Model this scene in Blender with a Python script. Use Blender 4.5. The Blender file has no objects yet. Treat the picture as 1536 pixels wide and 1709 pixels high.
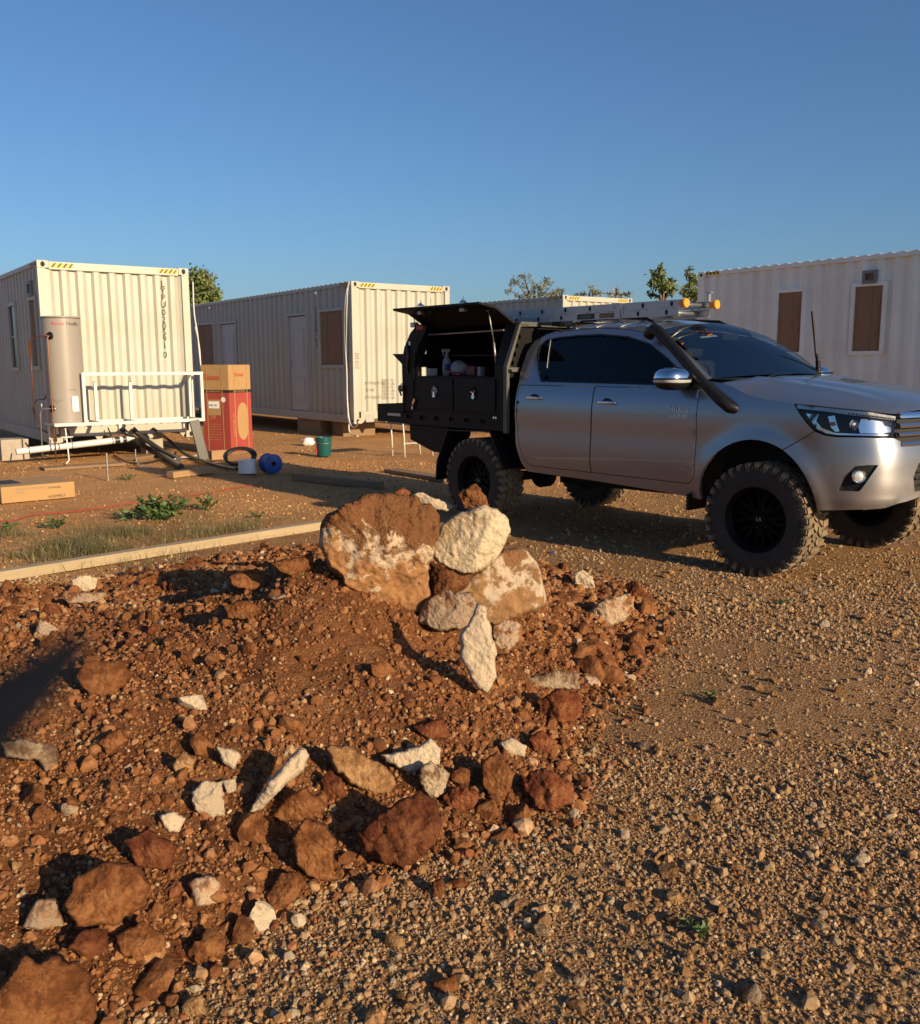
import bpy, bmesh, math, random
import numpy as np
from math import sin, cos, pi, radians, sqrt, atan2
from mathutils import Vector, Matrix, Euler
from mathutils.geometry import delaunay_2d_cdt

random.seed(5)
rng = np.random.default_rng(5)
scene = bpy.context.scene
C = scene.collection

# ------------------------------------------------------------------ camera
FPX, PITCH, ROLL, CAMH = 1557.5, .1566, -.0035, 1.517
cp_, sp_, cr_, sr_ = cos(PITCH), sin(PITCH), cos(ROLL), sin(ROLL)
cam_d = bpy.data.cameras.new('camera')
cam = bpy.data.objects.new('camera', cam_d)
C.objects.link(cam)
cam_d.sensor_fit = 'HORIZONTAL'
cam_d.sensor_width = 36
cam_d.lens = 36 * FPX / 1536
cam_d.clip_start = .02
cam_d.clip_end = 3000
_R = Vector((1, 0, 0)); _F = Vector((0, cp_, -sp_)); _U = Vector((0, sp_, cp_))
_x = _R * cr_ + _U * sr_; _y = -_R * sr_ + _U * cr_
cam.matrix_world = Matrix(((_x.x, _y.x, -_F.x, 0), (_x.y, _y.y, -_F.y, 0), (_x.z, _y.z, -_F.z, CAMH), (0, 0, 0, 1)))
cam_d.dof.use_dof = True
cam_d.dof.focus_distance = 4.2
cam_d.dof.aperture_fstop = 12.5
scene.camera = cam

# ------------------------------------------------------------------ light
SUN_AZ = Vector((.692, -.722)); SUN_EL = radians(18.)
sunv = Vector((SUN_AZ.x * cos(SUN_EL), SUN_AZ.y * cos(SUN_EL), sin(SUN_EL))).normalized()
sun_d = bpy.data.lights.new('sun', 'SUN')
sun = bpy.data.objects.new('sun', sun_d); C.objects.link(sun)
sun.rotation_euler = sunv.to_track_quat('Z', 'Y').to_euler()
sun.location = (6, -6, 5)
sun_d.energy = 5.0
sun_d.angle = radians(.5)
sun_d.color = (1, .76, .46)
world = bpy.data.worlds.new('World'); scene.world = world
world.use_nodes = True
wn = world.node_tree.nodes; wl = world.node_tree.links
for n in list(wn): wn.remove(n)
sky = wn.new('ShaderNodeTexSky'); sky.sky_type = 'NISHITA'; sky.sun_disc = False
sky.sun_elevation = SUN_EL
sky.sun_rotation = atan2(SUN_AZ.x, SUN_AZ.y)
sky.air_density = 1.0; sky.dust_density = 1.2; sky.ozone_density = 6.0
bg = wn.new('ShaderNodeBackground'); bg.inputs['Strength'].default_value = .081
wo = wn.new('ShaderNodeOutputWorld')
wl.new(sky.outputs[0], bg.inputs[0]); wl.new(bg.outputs[0], wo.inputs[0])
vs = scene.view_settings
vs.view_transform = 'Standard'; vs.look = 'None'; vs.gamma = 1; vs.use_curve_mapping = False
vs.exposure = 0.52
scene.cycles.max_bounces = 6
scene.cycles.transparent_max_bounces = 12
scene.cycles.sample_clamp_indirect = 6

# ------------------------------------------------------------------ view geometry (a pixel of the 1536 px wide photo to a world ray)
CAMO = np.array([0, 0, CAMH])
def ray(px, py):
    a, b = px - 768, py - 854.5
    X = a * cr_ + b * sr_; Y = -a * sr_ + b * cr_
    xr, u = X / FPX, -Y / FPX
    return np.array([xr, cp_ + u * sp_, -sp_ + u * cp_])
def gp(px, py, z=0.):
    d = ray(px, py); t = (z - CAMH) / d[2]
    return CAMO + t * d
def dp(px, py, Y):
    d = ray(px, py); return CAMO + d * (Y / d[1])

# ------------------------------------------------------------------ materials
def nmat(name):
    m = bpy.data.materials.new(name); m.use_nodes = True
    nt = m.node_tree; b = nt.nodes['Principled BSDF']
    return m, nt, b
def nd(nt, t, **kw):
    n = nt.nodes.new(t)
    for k, v in kw.items():
        if k in n.inputs: n.inputs[k].default_value = v
        else: setattr(n, k, v)
    return n
def ramp(nt, fac, stops, interp='LINEAR'):
    r = nt.nodes.new('ShaderNodeValToRGB'); r.color_ramp.interpolation = interp
    e = r.color_ramp.elements
    while len(e) < len(stops): e.new(.5)
    for i, (p, c) in enumerate(stops):
        e[i].position = p; e[i].color = (*c, 1) if len(c) == 3 else c
    nt.links.new(fac, r.inputs[0]); return r.outputs[0]
def mix(nt, fac, a, b, mode='MIX'):
    n = nt.nodes.new('ShaderNodeMix'); n.data_type = 'RGBA'; n.blend_type = mode
    for s, v in ((n.inputs[0], fac), (n.inputs[6], a), (n.inputs[7], b)):
        if isinstance(v, (int, float)): s.default_value = v
        elif isinstance(v, tuple): s.default_value = (*v, 1)
        else: nt.links.new(v, s)
    return n.outputs[2]
def mth(nt, op, a, b=None, c=None):
    n = nt.nodes.new('ShaderNodeMath'); n.operation = op
    for s, v in zip(n.inputs, (a, b, c)):
        if v is None: continue
        if isinstance(v, (int, float)): s.default_value = v
        else: nt.links.new(v, s)
    return n.outputs[0]
def coord(nt, kind='Object', scale=None):
    t = nt.nodes.new('ShaderNodeTexCoord').outputs[kind]
    if scale is None: return t
    m = nt.nodes.new('ShaderNodeMapping'); m.inputs['Scale'].default_value = scale
    nt.links.new(t, m.inputs[0]); return m.outputs[0]
def noise(nt, vec, scale, detail=4, rough=.55, dist=0):
    n = nd(nt, 'ShaderNodeTexNoise', Scale=scale, Detail=detail, Roughness=rough, Distortion=dist)
    nt.links.new(vec, n.inputs['Vector']); return n.outputs['Fac']
def voro(nt, vec, scale, feature='F1', out='Distance'):
    n = nt.nodes.new('ShaderNodeTexVoronoi'); n.feature = feature; n.inputs['Scale'].default_value = scale
    nt.links.new(vec, n.inputs['Vector']); return n.outputs[out]
def bump(nt, b, h, strength=.5, dist=.01):
    n = nd(nt, 'ShaderNodeBump', Strength=strength, Distance=dist)
    nt.links.new(h, n.inputs['Height']); nt.links.new(n.outputs[0], b.inputs['Normal'])
def pmat(name, col, rough=.5, metal=0., spec=.5, coat=0., wear=.15, wscale=6., bscale=None, bstr=.2, bdist=.002, dust=None, kind='Object', streak=None):
    m, nt, b = nmat(name)
    v = coord(nt, kind)
    n = noise(nt, v, wscale, 5)
    c = mix(nt, n, tuple(x * (1 - wear) for x in col), tuple(min(1, x * (1 + wear)) for x in col))
    if dust:
        dn = ramp(nt, noise(nt, v, dust[2], 6), [(.42, (0, 0, 0)), (.75, (1, 1, 1))])
        c = mix(nt, mth(nt, 'MULTIPLY', dn, dust[1]), c, dust[0])
    if streak:
        sn = ramp(nt, noise(nt, coord(nt, kind, (9, 9, .55)), 1.6, 5, .6), [(.52, (0, 0, 0)), (.74, (1, 1, 1))]); c = mix(nt, mth(nt, 'MULTIPLY', sn, streak[1]), c, streak[0])
        zz = nt.nodes.new('ShaderNodeSeparateXYZ'); nt.links.new(v, zz.inputs[0]); lo = nt.nodes.new('ShaderNodeMapRange'); lo.inputs[1].default_value = 1.0; lo.inputs[2].default_value = .3; nt.links.new(zz.outputs[2], lo.inputs[0])
        c = mix(nt, mth(nt, 'MULTIPLY', lo.outputs[0], mth(nt, 'MULTIPLY', n, .34)), c, (.34, .22, .13))
    nt.links.new(c, b.inputs['Base Color'])
    r = mth(nt, 'ADD', rough - .06, mth(nt, 'MULTIPLY', n, .12))
    nt.links.new(r, b.inputs['Roughness'])
    b.inputs['Metallic'].default_value = metal
    b.inputs['Specular IOR Level'].default_value = spec
    b.inputs['Coat Weight'].default_value = coat
    b.inputs['Coat Roughness'].default_value = .06
    if bscale: bump(nt, b, noise(nt, v, bscale, 3), bstr, bdist)
    return m
M = {}
M['cream'] = pmat('cream_paint', (.41, .412, .362), .45, wear=.05, wscale=1.5, dust=((.34, .28, .20), .35, 1.2), streak=((.30, .24, .17), .32))
M['pale'] = pmat('white_container_paint', (.76, .79, .73), .45, wear=.05, wscale=1.5, dust=((.5, .42, .32), .35, 1.2), streak=((.52, .45, .36), .3))  # cabin paint lightened to make up for light missing on the shaded right cabin
M['white_steel'] = pmat('white_steel_paint', (.60, .60, .58), .4, wear=.04, dust=((.5, .42, .3), .2, 3.))
M['pvc'] = pmat('white_pvc', (.58, .58, .57), .35, wear=.04)
M['dark_hole'] = pmat('dark_hole', (.012, .011, .010), .8)
M['print'] = pmat('black_print', (.03, .03, .03), .6)
M['grey_print'] = pmat('faded_print', (.22, .2, .17), .7)
M['yellow'] = pmat('yellow_sticker', (.75, .43, .03), .5)
M['black_sticker'] = pmat('black_sticker', (.015, .015, .015), .5)
M['board'] = None
M['black_plastic'] = pmat('black_plastic', (.008, .008, .009), .45, spec=.3, wear=.3, wscale=40, bscale=250, bstr=.25, bdist=.0006)
M['black_powder'] = pmat('black_powder_coat', (.0055, .0052, .005), .55, spec=.22, wear=.25, wscale=5, dust=((.10, .06, .03), .06, 3.), bscale=500, bstr=.15, bdist=.0004)
M['rubber'] = None
M['rim_black'] = pmat('satin_black_rim', (.002, .002, .002), .55, spec=.12, wear=.3)
M['chrome'] = pmat('chrome', (.75, .76, .78), .1, 1., wear=.03)
M['alu'] = pmat('brushed_aluminium', (.42, .42, .43), .42, .85, wear=.12, wscale=9)
M['steel'] = pmat('galvanised_steel', (.35, .35, .34), .45, .8, wear=.2, wscale=14)
M['orange_plastic'] = pmat('orange_plastic', (.85, .27, .02), .45)
M['beige_tank'] = pmat('beige_tank_enamel', (.285, .262, .235), .38, wear=.04, wscale=2)
M['copper'] = pmat('copper_pipe', (.26, .12, .075), .45, .7)
M['red_print'] = pmat('red_print', (.5, .05, .05), .5)
M['blue_plastic'] = pmat('blue_plastic', (.012, .06, .28), .35)
M['teal_plastic'] = pmat('teal_plastic', (.008, .085, .085), .35, wear=.1)
M['white_plastic'] = pmat('white_plastic', (.72, .72, .72), .4, wear=.05)
M['film'] = pmat('white_film', (.78, .78, .78), .35, wear=.08, bscale=30, bstr=.5, bdist=.01)
M['red_plastic'] = pmat('red_plastic', (.42, .02, .02), .4)
M['black_hose'] = pmat('black_hose', (.02, .02, .02), .4, wear=.25)
M['white_cable'] = pmat('white_cable', (.6, .6, .57), .5)
M['grey_door'] = pmat('white_door', (.45, .45, .45), .5, wear=.04)
M['concrete'] = pmat('concrete', (.36, .31, .25), .9, wear=.3, wscale=12, bscale=60, bstr=.5, bdist=.004)
M['vent'] = pmat('grey_vent', (.16, .17, .18), .5)
def wood(name, col, axis_scale, rough=.75):
    m, nt, b = nmat(name)
    v = coord(nt, 'Object', axis_scale)
    n = noise(nt, v, 6, 6, .6, .6); w = noise(nt, v, 22, 3)
    c = mix(nt, n, tuple(x * .62 for x in col), tuple(x * 1.3 for x in col))
    c = mix(nt, mth(nt, 'MULTIPLY', w, .35), c, tuple(x * .45 for x in col))
    nt.links.new(c, b.inputs['Base Color']); b.inputs['Roughness'].default_value = rough
    bump(nt, b, w, .35, .003); return m
M['board'] = wood('brown_ply_board', (.28, .165, .088), (9, 9, .7))
M['timber'] = wood('pale_timber', (.40, .31, .19), (.6, 12, 12))
M['timber_brown'] = wood('brown_timber', (.36, .22, .11), (.8, 9, 9))
M['timber_dark'] = wood('dark_timber', (.25, .155, .085), (.8, 9, 9))
def carton(name, col):
    m, nt, b = nmat(name)
    v = coord(nt, 'Object'); n = noise(nt, v, 3, 5); f = noise(nt, coord(nt, 'Object', (1, 1, 14)), 40, 2)
    c = mix(nt, n, tuple(x * .86 for x in col), tuple(x * 1.12 for x in col))
    nt.links.new(c, b.inputs['Base Color']); b.inputs['Roughness'].default_value = .8
    bump(nt, b, f, .15, .002); return m
M['carton'] = carton('brown_cardboard', (.37, .225, .095))
M['carton_red'] = carton('red_printed_cardboard', (.31, .048, .038))
def mk_rubber():
    m, nt, b = nmat('tyre_rubber')
    v = coord(nt, 'Object'); n = noise(nt, v, 9, 6)
    geo = nt.nodes.new('ShaderNodeAttribute'); geo.attribute_name = 'dust'
    f = mth(nt, 'MULTIPLY', geo.outputs['Fac'], ramp(nt, n, [(.3, (.45, .45, .45)), (.6, (1, 1, 1))]))
    c = mix(nt, f, (.011, .0105, .010), (.24, .175, .105))
    nt.links.new(c, b.inputs['Base Color']); b.inputs['Roughness'].default_value = .8
    bump(nt, b, noise(nt, v, 120, 3), .3, .002); return m
M['rubber'] = mk_rubber()
def mk_paint():
    m, nt, b = nmat('silver_metallic_paint')
    v = coord(nt, 'Object')
    z = nt.nodes.new('ShaderNodeSeparateXYZ'); nt.links.new(v, z.inputs[0])
    fl = noise(nt, v, 900, 2)
    c = mix(nt, fl, (.20, .215, .245), (.30, .318, .352))
    # road dust on the lower sills
    low = nt.nodes.new('ShaderNodeMapRange'); low.inputs[1].default_value = .95; low.inputs[2].default_value = .5
    nt.links.new(z.outputs[2], low.inputs[0])
    dn = mth(nt, 'MULTIPLY', low.outputs[0], ramp(nt, noise(nt, v, 5, 6), [(.25, (.25, .25, .25)), (.7, (1, 1, 1))]))
    dm = mth(nt, 'MULTIPLY', dn, .62)
    c = mix(nt, dm, c, (.30, .18, .10))
    nt.links.new(c, b.inputs['Base Color'])
    nt.links.new(mth(nt, 'SUBTRACT', .80, mth(nt, 'MULTIPLY', dm, 1.0)), b.inputs['Metallic'])
    nt.links.new(mth(nt, 'ADD', .31, mth(nt, 'MULTIPLY', dm, .45)), b.inputs['Roughness'])
    b.inputs['Coat Weight'].default_value = .8; b.inputs['Coat Roughness'].default_value = .05
    return m
M['paint'] = mk_paint()
def mk_glass():
    m, nt, b = nmat('tinted_glass')
    b.inputs['Base Color'].default_value = (.002, .003, .006, 1); b.inputs['Roughness'].default_value = .03
    b.inputs['Specular IOR Level'].default_value = .28
    return m
M['tint'] = mk_glass()
def mk_clear(name, tint, amt):
    m = bpy.data.materials.new(name); m.use_nodes = True; nt = m.node_tree
    for n in list(nt.nodes): nt.nodes.remove(n)
    o = nt.nodes.new('ShaderNodeOutputMaterial'); t = nt.nodes.new('ShaderNodeBsdfTransparent'); t.inputs[0].default_value = (*tint, 1)
    g = nt.nodes.new('ShaderNodeBsdfGlossy'); g.inputs['Roughness'].default_value = .03
    f = nt.nodes.new('ShaderNodeFresnel'); f.inputs[0].default_value = 1.5
    mx = nt.nodes.new('ShaderNodeMixShader')
    nt.links.new(mth(nt, 'MINIMUM', mth(nt, 'MULTIPLY', f.outputs[0], amt), 1.), mx.inputs[0])
    nt.links.new(t.outputs[0], mx.inputs[1]); nt.links.new(g.outputs[0], mx.inputs[2]); nt.links.new(mx.outputs[0], o.inputs[0])
    return m
M['clear'] = mk_clear('clear_lens', (.95, .95, .95), 1.)
M['windscreen'] = mk_clear('windscreen_glass', (.46, .55, .56), .32)
M['amber'] = pmat('amber_lens', (.6, .17, .02), .15)
M['lamp_glass'] = pmat('lamp_lens', (.6, .62, .62), .08, .3, coat=1)
M['dim_white'] = pmat('dull_white_plastic', (.22, .23, .25), .5, wear=.1)  # white, film and red copies darkened for the shade inside the canopy
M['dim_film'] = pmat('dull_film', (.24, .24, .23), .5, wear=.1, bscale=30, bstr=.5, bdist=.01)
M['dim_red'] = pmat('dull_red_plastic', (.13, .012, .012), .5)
M['seat'] = pmat('dark_seat_cloth', (.03, .03, .033), .9)

# rock and soil
def soilmat(name, cols, pale=None, pale_amt=.0, bs=40, bd=.01, rnd=True, vs=None):
    m, nt, b = nmat(name)
    v = coord(nt, 'Object', (vs, vs, vs) if vs else None)
    n = noise(nt, v, 4.2, 8, .62); n2 = noise(nt, v, 26, 6, .65)
    n4 = noise(nt, v, 75, 5, .7)
    f = mth(nt, 'ADD', mth(nt, 'MULTIPLY', n, .45), mth(nt, 'ADD', mth(nt, 'MULTIPLY', n2, .35), mth(nt, 'MULTIPLY', n4, .2)))
    c = ramp(nt, f, [(.40, tuple(x * .75 for x in cols[0])), (.46, cols[0]), (.52, cols[1]), (.60, cols[2])])
    if pale:
        pn = noise(nt, v, 5.5, 9, .68, .4); lo = .62 - .34 * pale_amt
        c = mix(nt, ramp(nt, pn, [(lo, (0, 0, 0)), (lo + .06, (1, 1, 1))]), c, mix(nt, n2, tuple(x * .72 for x in pale), pale))
    fv = nt.nodes.new('ShaderNodeTexVoronoi'); fv.inputs['Scale'].default_value = 85; nt.links.new(v, fv.inputs['Vector'])
    fs = nt.nodes.new('ShaderNodeSeparateColor'); nt.links.new(fv.outputs['Color'], fs.inputs[0])
    sp = mth(nt, 'MULTIPLY', ramp(nt, fv.outputs['Distance'], [(.12, (1, 1, 1)), (.30, (0, 0, 0))]), ramp(nt, fs.outputs[0], [(.72, (0, 0, 0)), (.8, (1, 1, 1))]))
    c = mix(nt, mth(nt, 'MULTIPLY', sp, mth(nt, 'MULTIPLY', n4, .55)), c, (.46, .30, .18))
    pit = mth(nt, 'MULTIPLY', ramp(nt, fv.outputs['Distance'], [(.10, (1, 1, 1)), (.26, (0, 0, 0))]), ramp(nt, fs.outputs[1], [(.80, (0, 0, 0)), (.86, (1, 1, 1))]))
    c = mix(nt, mth(nt, 'MULTIPLY', pit, .7), c, tuple(x * .35 for x in cols[0]))
    if rnd:
        oi = nt.nodes.new('ShaderNodeObjectInfo')
        c = mix(nt, 1., c, ramp(nt, oi.outputs['Random'], [(0, (.72, .7, .7)), (.5, (1, .97, .94)), (1, (1.15, 1.12, 1.08))]), 'MULTIPLY')
    nt.links.new(c, b.inputs['Base Color']); b.inputs['Roughness'].default_value = .95; b.inputs['Specular IOR Level'].default_value = .15
    h = mth(nt, 'ADD', mth(nt, 'MULTIPLY', noise(nt, v, bs, 9, .72), 1.), mth(nt, 'ADD', mth(nt, 'MULTIPLY', voro(nt, v, bs * 1.6), .35), mth(nt, 'MULTIPLY', noise(nt, v, bs * .3, 6, .65, .8), 2.2)))
    bump(nt, b, h, .9, bd * 1.3); return m
M['brown_rock'] = soilmat('brown_stone', ((.12, .045, .017), (.195, .08, .031), (.26, .12, .05)))
M['red_rock'] = soilmat('red_stone', ((.11, .032, .015), (.175, .06, .026), (.24, .10, .042)))
M['tan_rock'] = soilmat('tan_stone', ((.22, .115, .05), (.33, .19, .09), (.43, .27, .14)))
M['mixed_rock'] = soilmat('lime_crusted_stone', ((.17, .07, .03), (.28, .13, .06), (.37, .19, .09)), (.46, .34, .24), .55)
M['white_rock'] = soilmat('pale_limestone', ((.24, .12, .055), (.31, .18, .09), (.40, .26, .15)), (.55, .45, .33), .80, bs=30)
M['cream_rock'] = soilmat('cream_limestone', ((.33, .25, .16), (.46, .37, .25), (.52, .43, .30)), (.56, .47, .34), .5, bs=28)
M['grey_rock'] = soilmat('grey_stone', ((.16, .10, .06), (.26, .175, .11), (.36, .265, .175)), (.44, .35, .25), .45)
M['brown_rock_small'] = soilmat('small_brown_stone', ((.12, .045, .017), (.195, .08, .031), (.26, .12, .05)), vs=.07)
M['red_rock_small'] = soilmat('small_red_stone', ((.11, .032, .015), (.175, .06, .026), (.24, .10, .042)), vs=.07)
M['tan_rock_small'] = soilmat('small_tan_stone', ((.22, .115, .05), (.33, .19, .09), (.43, .27, .14)), vs=.07)
M['mixed_rock_small'] = soilmat('small_lime_crusted_stone', ((.17, .07, .03), (.28, .13, .06), (.37, .19, .09)), (.46, .34, .24), .55, vs=.07)
M['white_rock_small'] = soilmat('small_pale_limestone', ((.24, .12, .055), (.31, .18, .09), (.40, .26, .15)), (.55, .45, .33), .80, bs=30, vs=.07)
M['grey_rock_small'] = soilmat('small_grey_stone', ((.16, .10, .06), (.26, .175, .11), (.36, .265, .175)), (.44, .35, .25), .45, vs=.07)
def pebmat(name, stops):
    m, nt, b = nmat(name)
    oi = nt.nodes.new('ShaderNodeObjectInfo')
    c = ramp(nt, oi.outputs['Random'], stops)
    g = nt.nodes.new('ShaderNodeNewGeometry')
    n = noise(nt, g.outputs['Position'], 60, 3)
    c = mix(nt, 1., c, ramp(nt, n, [(.3, (.72, .7, .68)), (.7, (1.2, 1.2, 1.2))]), 'MULTIPLY')
    nt.links.new(c, b.inputs['Base Color']); b.inputs['Roughness'].default_value = .9; b.inputs['Specular IOR Level'].default_value = .2
    return m
M['gravel'] = pebmat('gravel_stones', [(0, (.12, .066, .034)), (.2, (.26, .145, .067)), (.42, (.34, .205, .097)), (.58, (.28, .185, .104)), (.74, (.39, .265, .142)), (.86, (.24, .175, .12)), (.94, (.33, .26, .185)), (.975, (.54, .41, .26)), (1, (.29, .11, .045))])
M['gravel_orange'] = pebmat('orange_gravel_stones', [(0, (.22, .105, .042)), (.25, (.33, .165, .064)), (.6, (.40, .215, .088)), (.92, (.46, .27, .125)), (1, (.58, .42, .26))])
M['clods'] = pebmat('soil_clods', [(0, (.105, .039, .015)), (.3, (.185, .076, .029)), (.6, (.24, .104, .041)), (.82, (.29, .145, .062)), (.93, (.19, .066, .028)), (.985, (.38, .23, .12)), (1, (.52, .40, .27))])
def mk_ground():
    m, nt, b = nmat('gravelly_orange_earth')
    v = coord(nt, 'Object')
    big = noise(nt, v, .55, 5, .6); mid = noise(nt, v, 3.5, 6, .65); fine = noise(nt, v, 60, 5, .7)
    c = ramp(nt, big, [(.36, (.28, .145, .062)), (.5, (.36, .20, .088)), (.64, (.43, .255, .118))])
    # soil round the cabins is a paler orange, lightened further to look brightly lit
    sx = nt.nodes.new('ShaderNodeSeparateXYZ'); nt.links.new(v, sx.inputs[0])
    ar = mth(nt, 'ADD', mth(nt, 'SUBTRACT', mth(nt, 'MULTIPLY', sx.outputs[1], .8), mth(nt, 'MULTIPLY', sx.outputs[0], .55)), mth(nt, 'MULTIPLY', mth(nt, 'SUBTRACT', big, .5), 6.))
    far = nt.nodes.new('ShaderNodeMapRange'); far.inputs[1].default_value = 6.2; far.inputs[2].default_value = 9.5; nt.links.new(ar, far.inputs[0])
    c = mix(nt, far.outputs[0], c, ramp(nt, big, [(.36, (.60, .295, .11)), (.5, (.72, .375, .145)), (.64, (.76, .43, .18))]))
    c = mix(nt, mth(nt, 'MULTIPLY', mid, .55), c, (.21, .105, .046))
    vo = nt.nodes.new('ShaderNodeTexVoronoi'); vo.inputs['Scale'].default_value = 95
    nt.links.new(v, vo.inputs['Vector'])
    s = nt.nodes.new('ShaderNodeSeparateColor'); nt.links.new(vo.outputs['Color'], s.inputs[0])
    pc = ramp(nt, s.outputs[0], [(0, (.14, .075, .035)), (.35, (.27, .15, .07)), (.7, (.37, .23, .115)), (1, (.5, .36, .21))])
    c = mix(nt, mth(nt, 'MULTIPLY', ramp(nt, s.outputs[1], [(.3, (0, 0, 0)), (.6, (.75, .75, .75))]), mth(nt, 'SUBTRACT', 1., mth(nt, 'MULTIPLY', far.outputs[0], .55))), c, pc)
    c = mix(nt, mth(nt, 'MULTIPLY', fine, .3), c, (.14, .07, .03))
    nt.links.new(c, b.inputs['Base Color']); b.inputs['Roughness'].default_value = .95; b.inputs['Specular IOR Level'].default_value = .15
    h = mth(nt, 'ADD', mth(nt, 'MULTIPLY', mth(nt, 'SUBTRACT', 1., vo.outputs['Distance']), .7), mth(nt, 'ADD', fine, mth(nt, 'MULTIPLY', noise(nt, v, 14, 5), 1.2)))
    bump(nt, b, h, .9, .012); return m
M['ground'] = mk_ground()
M['mound'] = soilmat('brown_mound_soil', ((.14, .053, .020), (.21, .086, .033), (.26, .118, .048)), bs=75, bd=.012, rnd=False)
def leafmat(name, a, b_, t=.25):
    m, nt, b = nmat(name)
    oi = nt.nodes.new('ShaderNodeAttribute'); oi.attribute_name = 'tint'
    nt.links.new(mix(nt, oi.outputs['Fac'], a, b_), b.inputs['Base Color'])
    b.inputs['Roughness'].default_value = .55
    b.inputs['Transmission Weight'].default_value = 0
    b.inputs['Subsurface Weight'].default_value = 0
    return m
M['leaf_green'] = leafmat('green_leaves', (.05, .08, .016), (.17, .20, .05))
M['leaf_olive'] = leafmat('olive_leaves', (.08, .09, .045), (.22, .20, .105))
M['leaf_weed'] = leafmat('weed_leaves', (.028, .06, .016), (.10, .15, .04))
M['grass'] = leafmat('dry_grass', (.035, .05, .014), (.20, .16, .065))
M['bark'] = pmat('bark', (.16, .12, .085), .9, wear=.4, wscale=20, bscale=40, bstr=.6, bdist=.01)

# ------------------------------------------------------------------ mesh helpers
def link(o, parent=None):
    C.objects.link(o)
    if parent is not None: o.parent = parent
    return o
def mesh_obj(name, verts, faces, mats, parent=None, smooth=False, mi=None, sharp=None):
    me = bpy.data.meshes.new(name); me.from_pydata([tuple(map(float, v)) for v in verts], [], faces)
    for m in (mats if isinstance(mats, (list, tuple)) else [mats]): me.materials.append(m)
    if mi: me.polygons.foreach_set('material_index', mi)
    me.polygons.foreach_set('use_smooth', [bool(smooth)] * len(faces))
    if sharp: me.set_sharp_from_angle(angle=sharp)
    me.update()
    return link(bpy.data.objects.new(name, me), parent)
def tag(o, label=None, cat=None, group=None, kind=None):
    if label: o['label'] = label
    if cat: o['category'] = cat
    if group: o['group'] = group
    if kind: o['kind'] = kind
    return o
def thing(name, label, cat, loc=(0, 0, 0), rotz=0, group=None):
    o = bpy.data.objects.new(name, None); C.objects.link(o); o.empty_display_size = .2
    o.location = loc; o.rotation_euler = (0, 0, rotz)
    return tag(o, label, cat, group)
def bev(o, w=.006, seg=2):
    m = o.modifiers.new('Bevel', 'BEVEL'); m.width = w; m.segments = seg; m.limit_method = 'ANGLE'; m.angle_limit = radians(40)
    return o
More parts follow.
